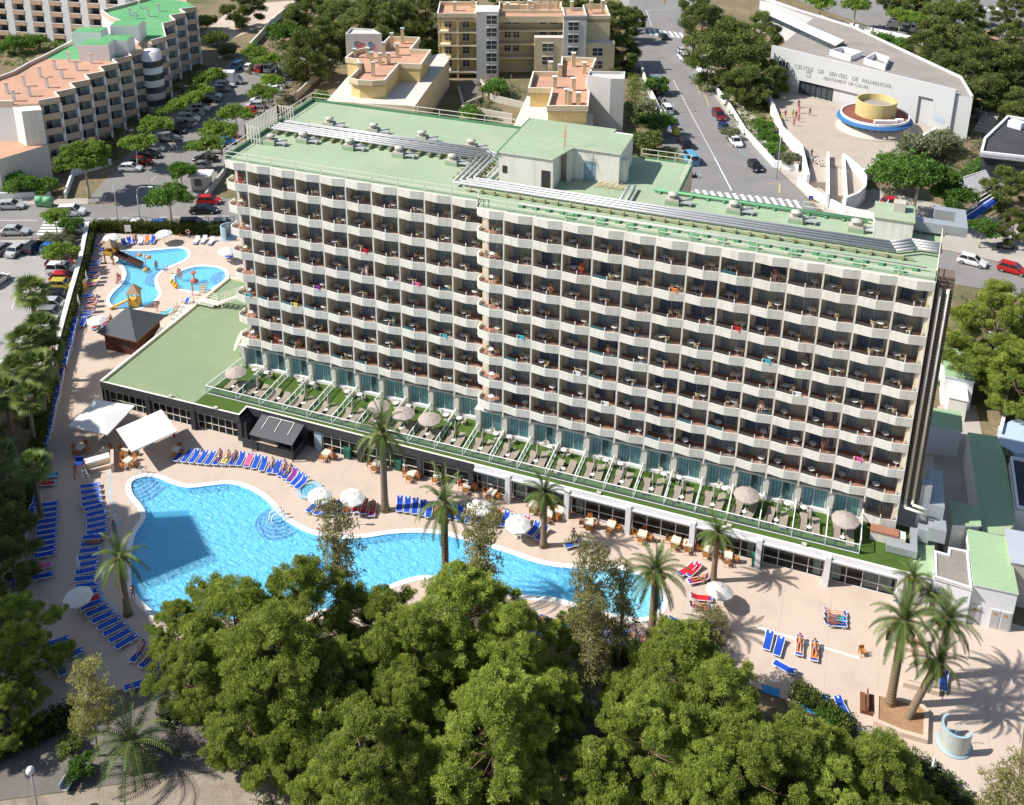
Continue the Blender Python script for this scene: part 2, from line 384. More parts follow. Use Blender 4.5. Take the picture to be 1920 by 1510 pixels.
def post_rail(b,k,sec,r):
    """white post on the point of the band and clear glass above the band"""
    w,x0,y0=(WR,0.0,0.0) if sec=='R' else (WL,XL,YL)
    a=x0+k*w; z=PT(r) if r<9 else 5.05
    tip=(a+.52*w,y0-.17); l=(a+.08 if k else a+.3,y0+(.06 if k else .12)); rr=(a+w-.08,y0+.06)
    b.box(tip[0]-.045,tip[0]+.045,tip[1]-.03,tip[1]+.06,z-.02,z+.42,0)
    if sec=='R' and k>3: b.box(a+w-.085,a+w-.0,y0-.015,y0+.07,z-.02,z+.5,0)
    for p,q in ((l,tip),(tip,rr)):
        tl=1 if rnd.random()>(.26 if 3<r<9 and k<9 else .02) else 2
        b.face([(p[0],p[1],z+.02),(q[0],q[1],z+.02),(q[0],q[1],z+.36),(p[0],p[1],z+.36)],tl)
restp=MB()
for sec in 'LR':
    w,x0,y0,n=(WR,0.0,0.0,14) if sec=='R' else (WL,XL,YL,10)
    for r in range(1,9):
        for k in range(n):
            z=PT(r)-.42; me=rnd.choice(WC) if k==0 else rnd.choice(WM)
            off=(x0+k*w+(.98 if k==0 else .42),y0+1.63,z+.02)
            if sec=='R' and k>0 and not (k==13 and r>4):
                o=bpy.data.objects.new('balcony_window',me); COL.objects.link(o); o.location=off; o.parent=hotel
                b=MB(); post_rail(b,k,sec,r); b.build('balcony_railing',[M_white,M_balg,M_balt],hotel)
            else:
                merge(me,off,rest); post_rail(restp,k,sec,r)
tag(rest.build('balcony_window',restm,hotel),kind='stuff'); tag(restp.build('balcony_railing',[M_white,M_balg,M_balt],hotel),kind='stuff')
# terrace level: tall teal-curtained windows between cream piers
M_tg=glass_mat('aqua_terrace_glass',(.34,.60,.62),.05,.14)  # aqua tint stands in for lawn and sky mirrored in the panes
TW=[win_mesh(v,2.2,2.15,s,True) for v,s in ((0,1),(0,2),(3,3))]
for sec in 'LR':
    w,x0,y0,n=(WR,0.0,0.0,13) if sec=='R' else (WL,XL,YL,10)
    for k in range(n):
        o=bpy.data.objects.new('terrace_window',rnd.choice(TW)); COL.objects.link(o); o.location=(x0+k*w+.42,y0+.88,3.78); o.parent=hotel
        p=MB(); x=x0+k*w+.05; q=y0
        p.add([(x-.28,q+1.66,3.4),(x-.2,q+.50,3.4),(x+.2,q+.50,3.4),(x+.34,q+1.66,3.4),(x-.28,q+1.66,6.4),(x-.34,q+.25,6.4),(x+.34,q+.25,6.4),(x+.34,q+1.66,6.4)],MB.BF); p.build('terrace_pier',[M_cream],hotel)
    s=MB(); s.box(x0+.3,x0+n*w,y0+.3,y0+1.64,6.25,6.42); s.build('terrace_soffit',[M_cream],hotel)
    s=MB(); s.box(x0+.36,x0+n*w-.05,y0+.955,y0+1.64,3.42,6.24,0); s.box(x0+.4,x0+n*w-.06,y0+.62,y0+.95,3.42,3.77,1); s.build('terrace_wall',[M_cream,M_white],hotel)
# end bay at terrace level: one more balcony
p=MB(); p.ribbon([(38.75,.9),(38.75,.05),(40.3,-.2),(41.73,.0)],.12,4.15,5.05); p.box(38.8,41.7,.13,1.6,4.0,4.2,1); p.build('balcony_parapet',[M_cream,M_tile],hotel)
merge(WM[0],(39.1,1.62,4.3),rest2:=MB()); rest2.build('balcony_window',restm,hotel)
b=MB(); post_rail(b,13,'R',9); b.build('balcony_railing',[M_white,M_balg,M_balt],hotel)
# duct tower on the right-hand end
p=MB(); p.box(41.95,43.25,.75,2.2,6.5,30.3); p.build('duct_tower',[M_brown],hotel)
p=MB()
for x in (42.25,42.85): p.tube((x,.62,7.2),(x,.62,29.2),.13,n=8)
p.path([(42.25,.62,7.25),(42.25,.2,6.6),(44.2,.2,6.3)],.13); p.path([(42.85,.62,7.25),(42.85,.3,7.0),(44.3,.3,6.75)],.13)
p.build('riser_pipe',[M_rail],hotel)
# roof
R=30.0
p=MB(); p.prism([(XL+.1,YL+.1),(-.1,YL+.1),(.05,.2),(41.8,.2),(42.5,10.75),(18.1,10.75),(18.1,18.3),(-1.1,18.3),(-1.1,22),(XL-.4,22)],29.885,R,1,0); p.build('roof',[M_roof,M_cream],hotel)
p=MB(); p.ribbon([(XL+.08,YL+.5),(XL-.38,21.9)],-.18,R-.1,R+.35,0); p.ribbon([(XL-.38,21.9),(-1.2,21.9)],-.16,R-.1,R+.28,0); p.ribbon([(12.2,18.2),(18.0,18.2),(18.0,10.65),(36.4,10.65)],-.12,R-.1,R+.16,0); p.build('roof_upstand',[M_roofdk],hotel)
p=MB()
def rail(b,pts,z,h,step,m=0,r=.03,two=True):
    for a,c in zip(pts,pts[1:]):
        n=max(1,round((Vector(c)-Vector(a)).length/step))
        for i in range(n+1):
            q=Vector(a).lerp(Vector(c),i/n); b.box(q.x-r,q.x+r,q.y-r,q.y+r,z,z+h,m)
        for zz in ((z+h,z+h*.5) if two else (z+h,)): b.beam((a[0],a[1],zz),(c[0],c[1],zz),2*r,2*r,m)
rail(p,[(XL+.2,YL+.2),(-.25,YL+.2)],R,1.0,WL); rail(p,[(-.25,YL+.2),(.25,.25)],R,1.0,2); rail(p,[(.25,.25),(41.7,.25)],R,1.0,WR); rail(p,[(41.7,.25),(42.4,9)],R,1.0,3); rail(p,[(XL+.1,YL+.3),(XL-.3,21.8),(-1.5,21.8)],R,1.1,3.0); rail(p,[(12.4,18.1),(17.9,18.1),(17.9,11.3)],R,1.1,2.0); rail(p,[(30,10.55),(36,10.55)],R,1.0,2.0)
p.build('roof_railing',[M_rail],hotel)
# insulated pipe runs
def pipe_run(pts,n,gap,r,z,name='roof_pipe'):
    q=[Vector(a) for a in pts]; offs=[]
    for i in range(len(q)):
        d1=(q[i]-q[max(0,i-1)]); d2=(q[min(len(q)-1,i+1)]-q[i])
        if d1.length<1e-6: d1=d2
        if d2.length<1e-6: d2=d1
        n1=Vector((-d1.y,d1.x)).normalized(); n2=Vector((-d2.y,d2.x)).normalized(); m=(n1+n2).normalized(); offs.append(m/max(.4,m.dot(n1)))
    for k in range(n):
        b=MB(); o=(k-(n-1)/2)*gap; b.path([(a.x+f.x*o,a.y+f.y*o,z) for a,f in zip(q,offs)],r,8); b.build(name,[M_silver],hotel)
pipe_run([(-29.7,11.2),(-3.0,11.2),(-3.0,4.45),(38.2,4.45),(40.0,5.6),(42.3,5.6)],4,.54,.14,30.62)
pipe_run([(-29.2,13.1),(-3.5,13.0),(-2.1,11.8)],2,.4,.11,30.55)
pipe_run([(13.4,5.6),(13.4,9.5)],2,.6,.14,30.5); pipe_run([(-.9,6.2),(-.9,10.6)],2,.5,.13,30.5)
sup=MB()
for i in range(22): x=-28.5+i*1.2; sup.box(x-.07,x+.07,9.9,13.6,R,R+.42)
for i in range(5): y=5.4+i*1.2; sup.box(-4.6,-1.5,y-.07,y+.07,R,R+.42)
for i in range(32): x=-1.9+i*1.32; sup.box(x-.13,x+.13,3.1,3.45,R,R+.44); sup.box(x-.13,x+.13,5.3,5.6,R,R+.44)
for y in (3.28,5.45): sup.box(-2.5,40,y-.06,y+.06,R+.2,R+.34)
sup.build('pipe_support',[M_oliv],hotel)
pipe_run([(3.9,1.75),(41,1.75)],1,.1,.07,30.35,'thin_roof_pipe'); 
b=MB(); b.tube((15.5,9.75,30.3),(36.0,9.75,30.3),.15,n=8); b.build('green_roof_pipe',[M_grn],hotel)
for i in range(13):
    b=MB(); x=16.2+i*1.6; b.box(x-.12,x+.12,9.4,10.1,R,R+.2); b.build('pipe_foot',[M_grn],hotel)
rg=random.Random(3)
for i in range(27):
    b=MB(); x=4.2+i*1.38; b.box(x-.22,x+.22,1.45,2.0,R,R+.3); b.build('pipe_foot',[M_grn],hotel)
for i in range(11):
    b=MB(); x=9.5+i*2.9+rg.uniform(-.3,.3); l=.42; b.box(x-l,x+l,.75,1.15,R,R+.35); b.box(x-l+.1,x+l-.1,.8,1.1,R+.35,R+.45); b.build('roof_cabinet',[M_grn],hotel)
for x,y in ((-27.6,7.4),(-24.5,9.2),(-24.1,14.6),(-18.3,14.6),(-18.6,9.2),(-12.5,9.2),(-12.1,14.4),(-6.2,9.2),(-5.9,13.9),(17.9,7.7),(23.8,7.8),(29.6,7.8),(35.0,7.8)):
    b=MB(); b.box(x-.7,x+.7,y-.55,y+.55,R,R+.45,0); b.box(x-.62,x+.62,y-.47,y+.47,R+.45,R+.62,1); b.lathe([(.34,.62),(.34,.95),(.52,.97),(.5,1.1),(.2,1.2),(0,1.22)],(x,y,R),12,1)
    b.box(x+.75,x+1.9,y-.3,y+.3,R+.28,R+.40,2); b.box(x+.8,x+.9,y-.3,y+.3,R,R+.28,2); b.box(x+1.7,x+1.8,y-.3,y+.3,R,R+.28,2); b.tube((x+.5,y,R+.55),(x+1.8,y+.5,R+.5),.1,n=6,m=2)
    b.build('roof_vent',[M_roof,M_conc,M_silver],hotel)
# lift house
lh=MB(); ZT=33.4
lh.box(.1,5.9,6.45,16.6,R-.1,ZT,0); lh.box(5.902,11.8,10.2,16.2,R-.1,ZT,0)
lh.box(-.05,.1,6.3,16.8,ZT-.25,ZT+.12,2); lh.prism([(.0,6.3),(5.9,6.3),(7.0,10.05),(11.95,10.05),(11.95,15.6),(9.8,15.6),(9.8,16.8),(0,16.8)],ZT,ZT+.1,0,1)
lh.box(6.5,6.9,9.2,10.18,R,ZT-.05,0); lh.box(4.7,5.6,6.40,6.448,R+.05,R+2.1,3); lh.box(8.1,9.3,10.15,10.198,R+.05,R+2.2,4); lh.box(.5,1.0,6.41,6.448,R+1.2,R+2.0,3); lh.box(11.802,12.4,11,12,R,R+2.4,0)
lift=lh.build('lift_house',[M_cream,M_roof,M_roofdk,M_dark,mat('blue_grey_door',(.25,.36,.42),.6)],hotel)
a=MB(); a.tube((6.3,8.9,R),(6.3,8.9,R+6.2),.035,n=6); a.tube((6.1,10,ZT),(6.1,10,ZT+3.5),.03,n=6)
for z,l in ((5.0,1.2),(5.3,.9),(5.6,.7)): a.beam((6.3-l/2,8.9,R+z),(6.3+l/2,8.9,R+z),.03,.03); a.beam((6.3,8.9-l*.4,R+z+.1),(6.3,8.9+l*.4,R+z+.1),.03,.03)
a.build('aerial',[M_rust],lift)
a=MB()
for i in range(9): a.beam((9.6+i*.35,8.6+.2*(i%3),R+.1),(10.3+i*.3,9.3,R+.5+.2*(i%2)),.06,.06)
a.build('aerial_frame',[M_rust],hotel)
# small plant house by the right-hand end, square vent on top
sh=MB(); sh.box(36.5,39.8,6.7,10.2,R-.1,32.1,0); sh.box(36.4,39.9,6.6,10.3,32.1,32.22,1); sh.box(38.0,39.0,8.4,9.4,32.22,33.1,2); sh.build('plant_house',[M_cream,M_roof,M_conc],hotel)
d=MB(); d.box(40.0,43.6,9.2,10.3,R+.3,R+1.25); d.box(43.602,44.5,9.2,13.4,R+.3,R+1.25); d.box(41.8,43.598,12.5,13.4,R+.3,R+1.25)
for x in (40.6,42.6): d.box(x,x+.1,9.3,10.2,R,R+.3)
d.build('rooftop_duct',[M_galv],hotel)
# white picket screen at the far left corner of the roof
c=MB(); 
for a,b_ in (((XL-.3,6.8),(XL-.5,14)),((XL-.5,14),(XL+1.6,14)),((XL-.3,6.8),(XL+1.5,6.8))):
    n=int((Vector(b_)-Vector(a)).length/.32)
    for i in range(n+1): q=Vector(a).lerp(Vector(b_),i/n); c.box(q.x-.05,q.x+.05,q.y-.05,q.y+.05,R-.4,R+2.1)
    c.beam((*a,R+2.0),(*b_,R+2.0),.06,.08); c.beam((*a,R+.6),(*b_,R+.6),.06,.08)
c.build('picket_screen',[M_cream],hotel)
# ------------------------------------------------------------------ ground, roads, deck, pools
M_soil=mat('dry_soil',(.21,.165,.095),.95,.3,.12,1.5,dirt=(.085,.11,.035),dirt_amt=.9,dirt_s=.07,bump=.3)
M_asph=mat('asphalt',(.235,.225,.215),.9,.10,.12,6,dirt=(.17,.165,.16),dirt_amt=.5,dirt_s=.2)
M_lot=mat('pale_concrete_lot',(.36,.34,.32),.9,.08,.12,5,dirt=(.26,.25,.235),dirt_amt=.5)
M_pave=mat('pavement',(.42,.38,.335),.9,.10,.3,6,dirt=(.30,.27,.24),dirt_amt=.5)
M_deck=mat('pink_beige_deck',(.55,.445,.365),.85,.05,.12,4,dirt=(.45,.36,.295),dirt_amt=.6,dirt_s=.3,stripe=(0,4.1,(.47,.38,.31),.06))
M_path=mat('dark_path',(.16,.145,.13),.9,.15,.3,6,dirt=(.30,.25,.2),dirt_amt=.5)
M_line=mat('white_road_paint',(.72,.72,.70),.7,.12,2,9)
M_bline=mat('blue_road_paint',(.12,.36,.55),.7,.15,2,9)
M_yline=mat('yellow_road_paint',(.62,.46,.16),.7,.15,2,9)
M_cop=mat('pool_coping',(.78,.79,.78),.6,.04)
M_ptile=mat('pool_tile',(.32,.70,.92),.5,.05,stripe=None)
M_pblue=mat('pool_step_blue',(.015,.06,.42),.5,.08)
M_plil=mat('pool_step_lilac',(.42,.50,.80),.5,.05)
def water(name,col,diff,scale=2.1,strength=.9,stretch=2.2):
    m=bpy.data.materials.new(name); m.use_nodes=True; nt=m.node_tree; N=nt.nodes; K=nt.links; p=N['Principled BSDF']
    p.inputs['Base Color'].default_value=(*col,1); p.inputs['Roughness'].default_value=.12; p.inputs['IOR'].default_value=1.33
    g=N.new('ShaderNodeNewGeometry'); mp=N.new('ShaderNodeMapping'); mp.inputs['Scale'].default_value=(scale*stretch,scale,scale); mp.inputs['Rotation'].default_value=(0,0,.5)
    K.new(g.outputs['Position'],mp.inputs['Vector'])
    n=N.new('ShaderNodeTexNoise'); n.inputs['Scale'].default_value=1; n.inputs['Detail'].default_value=2.5; n.inputs['Distortion'].default_value=.8; K.new(mp.outputs[0],n.inputs['Vector'])
    b=N.new('ShaderNodeBump'); b.inputs['Strength'].default_value=strength; b.inputs['Distance'].default_value=.6; K.new(n.outputs['Fac'],b.inputs['Height']); K.new(b.outputs[0],p.inputs['Normal'])
    t=N.new('ShaderNodeBsdfTransparent'); t.inputs[0].default_value=(.66,.93,.99,1)
    mx=N.new('ShaderNodeMixShader'); mx.inputs[0].default_value=diff; K.new(t.outputs[0],mx.inputs[1]); K.new(p.outputs[0],mx.inputs[2]); K.new(mx.outputs[0],N['Material Output'].inputs['Surface'])
    return m
M_water=water('pool_water',(.25,.70,.95),.42,2.3,1.0,.5)
M_water2=water('shallow_pool_water',(.30,.70,.86),.4,3.0,.6,1.2)
main_px=[(246,914),(252,902),(276,896),(300,900),(320,909),(353,917),(400,912),(430,910),(460,917),(490,933),(511,953),(533,976),(560,993),(592,1006),(640,1013),(683,1011),(729,1004),(781,1001),(830,1005),(880,1018),(925,1031),(960,1042),(990,1053),(1023,1062),(1067,1068),(1113,1069),(1160,1070),(1195,1080),(1225,1098),(1241,1128),(1233,1147),(1207,1160),(1160,1155),(1100,1140),(1043,1123),(1000,1119),(960,1113),(905,1103),(850,1086),(797,1081),(750,1091),(700,1113),(650,1136),(560,1152),(450,1162),(367,1164),(320,1162),(291,1150),(268,1130),(249,1103),(246,1067),(249,1025),(256,1000),(272,977),(273,962),(264,946),(251,930)]
kid_px=[(220,478),(232,472),(264,472.5),(299,470),(335,467),(349,471),(352,480),(344,489),(317,501),(299,511),(290,524),(292,540),(297,553),(289,565),(271,575),(250,581),(225,579),(209,572),(206,562),(216,547),(229,535),(237,519),(236,507),(225,491)]
rnd_px=[(328,519),(344,508.5),(367,502),(391,501.5),(413,505),(422,513),(421,524),(406,536),(388,546),(361,547.5),(340,542),(329,532)]
main_o=smooth_loop(GL(main_px,-.12),3); kid_o=smooth_loop(GL(kid_px,-.1),3); rnd_o=smooth_loop(GL(rnd_px,-.1),3)
def ccw(p): return p if sum(p[i-1][0]*p[i][1]-p[i][0]*p[i-1][1] for i in range(len(p)))>0 else p[::-1]
main_o,kid_o,rnd_o=ccw(main_o),ccw(kid_o),ccw(rnd_o)
def pool(outline,name,depth,wm,label,wz=-.12,cop=.55):
    b=MB(); n=len(outline)
    for i in range(n):
        a,c=outline[i],outline[(i+1)%n]; b.face([(a[0],a[1],-.003),(c[0],c[1],-.003),(c[0],c[1],-depth),(a[0],a[1],-depth)][::-1],0)
    t=tag(b.build(name+'_basin',[M_ptile]),kind='structure')
    sheet(name+'_floor',outline,-depth,M_ptile); sheet(name+'_water',outline,wz,wm)
    c=MB(); c.ribbon(outline,-cop,-.002,.035,0,True); tag(c.build(name+'_coping',[M_cop]),kind='structure')
pool(main_o,'swimming_pool',.8,M_water,''); sheet('pool_shelf',GL([(1118,1074),(1160,1074),(1193,1084),(1222,1101),(1236,1128),(1229,1144),(1205,1156),(1160,1150),(1122,1140)],-.12),-.32,mat('pale_pool_tile',(.72,.84,.88),.5,.04)); pool(kid_o,'children_pool',.5,M_water2,'',-.1,.5); pool(rnd_o,'paddling_pool',.4,M_water2,'',-.1,.5)
def steps(px,rs,z0,dz,name):
    c=G(*px,-.3); b=MB(); n=len(rs)
    for i,r in enumerate(rs):
        z=z0-dz*i; b.lathe([(r-.16,z-dz*1.02),(r,z-dz*1.02),(r,z),(r-.16,z+.001)],(c[0],c[1],0),28,0,False); b.lathe([(0,z-.002),(r-.16,z-.002)],(c[0],c[1],0),28,1,False)
    tag(b.build(name,[M_pblue,M_plil]),kind='structure')
def clip_steps(px,rs,z0,dz,name,outline,zc=-.3):
    """half-round pool steps, kept inside the pool outline"""
    c=G(*px,zc)
    def inside(x,y):
        k=False; n=len(outline)
        for i in range(n):
            (x1,y1),(x2,y2)=outline[i],outline[i-1]
            if (y1>y)!=(y2>y) and x<(x2-x1)*(y-y1)/(y2-y1)+x1: k=not k
        return k
    b=MB()
    for i,r in enumerate(rs):
        z=z0-dz*i; r0=rs[i-1] if i else 0
        for q in range(72):
            t0,t1=2*PI*q/72,2*PI*(q+1)/72; tm=(t0+t1)/2
            P=lambda rr,t,zz:(c[0]+rr*math.cos(t),c[1]+rr*math.sin(t),zz)
            if not inside(c[0]+(r+.06)*math.cos(tm),c[1]+(r+.06)*math.sin(tm)): continue
            b.face([P(r-.17,t0,z),P(r,t0,z),P(r,t1,z),P(r-.17,t1,z)],0); b.face([P(r,t0,z-dz),P(r,t1,z-dz),P(r,t1,z),P(r,t0,z)],0)
            b.face([P(r0,t0,z-.003),P(r-.17,t0,z-.003),P(r-.17,t1,z-.003),P(r0,t1,z-.003)],1)
    tag(b.build(name,[M_pblue,M_plil]),kind='structure')
clip_steps((246,893),[1.6,2.1,2.6,3.1,3.6,4.1],-.15,.1,'pool_steps',main_o)
clip_steps((522,974),[.7,1.1,1.5,1.9,2.3],-.15,.12,'pool_steps',main_o)
for px,o in (((232,474),kid_o),((300,521),kid_o),((222,582),kid_o),((423,519),rnd_o)): clip_steps(px,[.9,1.3,1.7,2.1],-.14,.07,'pool_steps',o,-.2)
# decks and ground
deck=[G(166,434),G(300,424),G(438,424),(-29,40),(46,52),(46,-3),(53,-3.6),(51.9,-14),(50.2,-24),G(1800,1480),G(1625,1378),G(1455,1305),G(1232,1216),G(1000,1186),G(850,1172),G(700,1172),G(450,1236),G(330,1268),G(150,1312),G(0,1385),G(-220,1440),G(-200,1000),G(20,1000),G(62,905),G(100,690),G(140,560)]
sheet('pool_deck',deck,0,M_deck,(main_o,kid_o,rnd_o))
hol=[[(p[0],p[1]) for p in o] for o in (main_o,kid_o,rnd_o)]
sheet('ground',[(-900,-500),(900,-500),(900,1500),(-900,1500)],-.06,M_soil,hol)
def px_sheet(name,px,z,m): return sheet(name,GL(px,0),z,m)
sheet('street',[G(-420,388),G(130,384),G(365,379),G(430,372),(-30,52.5),(0,62),(49.3,69.9),(60,68),(110,52),(110,42),(55,59.4),(49,59.4),(0,50),(-30,42.5),G(430,428),G(130,447),G(-420,450)],-.02,M_asph)
px_sheet('parking_street',[(160,380),(215,316),(300,232),(405,140),(440,108),(540,100),(580,110),(520,190),(450,260),(392,378)],-.028,M_asph)
px_sheet('uphill_street',[(1296,372),(1268,325),(1215,215),(1192,130),(1185,20),(1170,-30),(1275,-30),(1285,90),(1325,160),(1400,262),(1512,372),(1530,395),(1330,440)],-.012,M_asph)
px_sheet('junction',[(1180,20),(1130,-35),(1330,-60),(1290,40),(1275,60)],-.024,M_lot)
px_sheet('upper_road',[(1430,-25),(1560,25),(1640,52),(1745,76),(1800,60),(1875,72),(1915,62),(1990,80),(1960,-40),(1700,-60),(1500,-60)],-.024,M_asph)
px_sheet('car_park',[(-420,478),(118,473),(150,500),(124,560),(98,640),(62,720),(20,740),(-420,790)],-.02,M_lot)
px_sheet('pavement',[(-420,452),(168,449),(166,470),(110,474),(-420,479)],-0.0105,M_pave)
px_sheet('pavement',[(-420,368),(60,372),(165,372),(165,383),(-420,387)],-0.013,M_pave)
px_sheet('pavement',[(1290,90),(1318,150),(1390,250),(1515,372),(1560,372),(1515,330),(1440,240),(1370,175),(1330,110),(1300,80)],-0.0155,M_pave)
sheet('pavement',[(29,80),(36,70),(49.3,70.1),(60,68.2),(110,52.3),(110,66),(60,84),(38,90)],-0.018,M_pave)
px_sheet('sandy_court',[(380,60),(425,25),(500,5),(560,0),(520,40),(430,75)],-.01,M_deck)
px_sheet('path',[(-60,1560),(-60,1330),(0,1292),(150,1212),(200,1190),(310,1560)],-.03,M_path) if False else None
px_sheet('path',[(-200,1640),(-200,1460),(0,1388),(152,1318),(300,1290),(480,1330),(780,1310),(1080,1240),(1145,1240),(1150,1400),(1110,1470),(930,1400),(700,1390),(440,1440),(0,1500)],-.03,M_path)
px_sheet('path',[(0,1502),(440,1442),(560,1450),(560,1560),(-100,1600)],-.034,mat('sunlit_path_tone',(.30,.25,.195),.95,.2,.4,6,dirt=(.18,.15,.11),dirt_amt=.7,dirt_s=.5))  # sunlit strip of the path, put in as a paler ground colour
px_sheet('side_yard',[(1760,760),(1830,760),(1860,900),(1930,940),(1930,1010),(1700,1000),(1720,830)],-.03,M_pave)
px_sheet('pavement',[(1905,1180),(1990,1140),(1990,1480),(1930,1500)],-.03,M_asph)
sheet('deck_drain',[G(1418,1173),G(1610,1232),G(1609,1236),G(1417,1177)],.004,M_cop)
# road paint
def paint(name,quads,m,z=.006):
    b=MB()
    for q in quads: b.face([(x,y,z) for x,y in ccw(list(q))],0)
    return structure(b,name,[m])
def bar(u0,v0,u1,v1,w):
    a,c=Vector(G(u0,v0)),Vector(G(u1,v1)); d=(c-a).normalized(); n=Vector((-d.y,d.x))*w/2
    return [tuple(a-n),tuple(c-n),tuple(c+n),tuple(a+n)]
def dashes(u0,v0,u1,v1,n,w,fill=.5):
    a,c=Vector(G(u0,v0)),Vector(G(u1,v1)); out=[]
    for i in range(n):
        p=a.lerp(c,i/n); q=a.lerp(c,(i+fill)/n); d=(q-p).normalized(); k=Vector((-d.y,d.x))*w/2; out.append([tuple(p-k),tuple(q-k),tuple(q+k),tuple(p+k)])
    return out
zeb=[]
for i in range(5): zeb.append(bar(69+i*3.2,439-i*5.6,112+i*2.6,439-i*5.6,.55))
paint('zebra_crossing',zeb,M_line)
paint('road_marking',[bar(-200,414,70,413.5,.16)]+dashes(135,411,440,405,13,.14,.55),M_line)
zeb=[bar(1207+i*9.6,53+i*1.2,1210+i*10.6,64+i*1.3,.75) for i in range(8)]
paint('zebra_crossing',zeb,M_line)
zeb=[]
for i in range(15): zeb.append(bar(1291+i*14.2,354+i*1.5,1303+i*14.4,376+i*1.6,.62))
for a in (0,12): zeb.append(bar(1290,358+a,1500,379+a*1.1,.14))
paint('zebra_crossing',zeb,M_line); paint('road_marking',[bar(1372,358,1340,296,.22),bar(1340,296,1262,150,.13),bar(1212,20,1255,18,.15),bar(1212,20,1222,50,.15),bar(1228,68,1290,72,.25)],M_line)
paint('bay_marking',[bar(1330,212,1345,228,.12),bar(1345,229,1362,246,.12),bar(1363,250,1378,268,.12),bar(1380,272,1400,296,.12),bar(1402,300,1428,330,.12),bar(1265,215,1277,240,.12),bar(1282,330,1308,328,.12),bar(1310,318,1312,330,.12)],M_bline)
paint('bay_marking',[bar(1318,170,1330,200,.15),bar(1306,160,1312,178,.15),bar(1440,345,1462,342,.15),bar(1462,345,1461,362,.25)],M_yline)
paint('bay_marking',[bar(5,486,12,481,.14),bar(35,486,44,482,.14),bar(62,485,73,476,.14),bar(22,580,30,555,.14)],M_line)
paint('road_marking',[bar(190,325,240,305,.1),bar(283,340,293,330,.1),bar(1875,55,1890,66,.5),bar(1885,50,1900,62,.5),bar(1868,62,1905,66,.3)]+[bar(1815+i*13,22,1820+i*13,14,.8) for i in range(5)],M_line)

b=MB(); P=GL([(214,866),(208,884),(203,912),(214,958),(226,985),(220,1005),(204,1035),(186,1085),(190,1112),(222,1150),(262,1190),(306,1208)],0)
for a,c in zip(P,P[1:]):
    a,c=Vector(a),Vector(c); d=(c-a).normalized(); n=Vector((-d.y,d.x))*.14; b.face([(*(a-n),.006),(*(c-n),.006),(*(c+n),.006),(*(a+n),.006)],0)
structure(b,'deck_drain',[mat('pale_drain_tiles',(.42,.47,.50),.7,.1)])
# ------------------------------------------------------------------ restaurant wing under the terrace
M_blk=mat('charcoal_fascia',(.055,.055,.06),.6,.2,1,8)
M_lawn=mat('artificial_grass',(.066,.12,.02),.95,.18,.5,10,bump=.4,bs=30)
M_wht=mat('white_render',(.78,.78,.79),.75,.04,.4,5,dirt=(.62,.62,.62),dirt_amt=.3)
M_floor=mat('brown_room_floor',(.20,.13,.09),.8,.2)
M_glass2=glass_mat('dining_room_glass',(.10,.12,.12),.04,.12)
M_lawnz=3.4; ZA=3.4
annex=thing('restaurant_wing','long single-storey restaurant wing in front of the hotel, half black half white front, green roof','annex',(0,0,0))
b=MB(); b.prism([(-43.9,-6.5),(-25.4,-6.2),(-25.4,-4.65),(43.2,-4.65),(43.2,1.6),(XL+.7,3.2),(XL+.7,19.4),(-43.9,19.4)],ZA-.35,ZA,0,1); b.build('roof',[M_blk,mat('green_flat_roof',(.22,.29,.17),.9,.06,.15,2,dirt=(.27,.325,.2),dirt_amt=.5,dirt_s=.12)],annex)
b=MB(); b.prism([(-31.4,-6.28),(-25.45,-6.18),(-25.45,-4.6),(43.1,-4.6),(43.1,1.55),(.6,1.55),(.5,3.15),(-30,3.15),(-30.2,2.6),(-31.2,-4.0)],ZA+.002,ZA+.03,0); b.build('lawn',[M_lawn],annex)
b=MB(); b.ribbon([(-43.9,19.4),(-43.9,-6.5)],.3,0,ZA+.28,0,False,1); b.ribbon([(-43.9,19.38),(XL+.6,19.38)],-.25,0,ZA+.28,0,False,1); b.build('side_wall',[M_beige,M_cream],annex)
b=MB(); b.ribbon([(-43.92,-6.52),(-25.4,-6.22),(-25.4,-4.67),(1.6,-4.67)],.22,ZA-.85,ZA+.12,0,False,1); b.build('black_fascia',[M_blk,M_cream],annex)
b=MB(); b.ribbon([(1.62,-4.69),(43.3,-4.69)],.25,ZA-.5,ZA+.1,0); b.ribbon([(1.62,-4.95),(43.3,-4.95)],.2,ZA-.52,ZA-.36,0); b.build('white_fascia',[M_wht],annex)
for x,y in ((-43.6,-6.3),(-37.6,-6.25),(-31.6,-6.15),(-25.6,-5.95),(-11.6,-4.45),(-4.6,-4.45),(1.2,-4.5)):
    b=MB(); b.box(x-.28,x+.28,y-.2,y+.3,0,ZA-.3); b.build('black_column',[M_blk],annex)
for x in (5.3,11.5,17.7,23.9,30.1,36.2,42.4):
    b=MB(); b.box(x-.25,x+.25,-5.0,-4.3,0,ZA-.1); b.build('white_column',[M_wht],annex)
b=MB(); b.box(-43.5,47,-2.2,-2.05,0,ZA-.4,0); b.face([(-43.5,-5.8,.01),(-25.9,-5.7,.01),(-25.9,-4.25,.01),(1.2,-4.2,.01),(47,-3.9,.01),(47,-2.2,.01),(-43.5,-2.2,.01)],1); b.build('room_back',[M_beige,M_floor],annex)
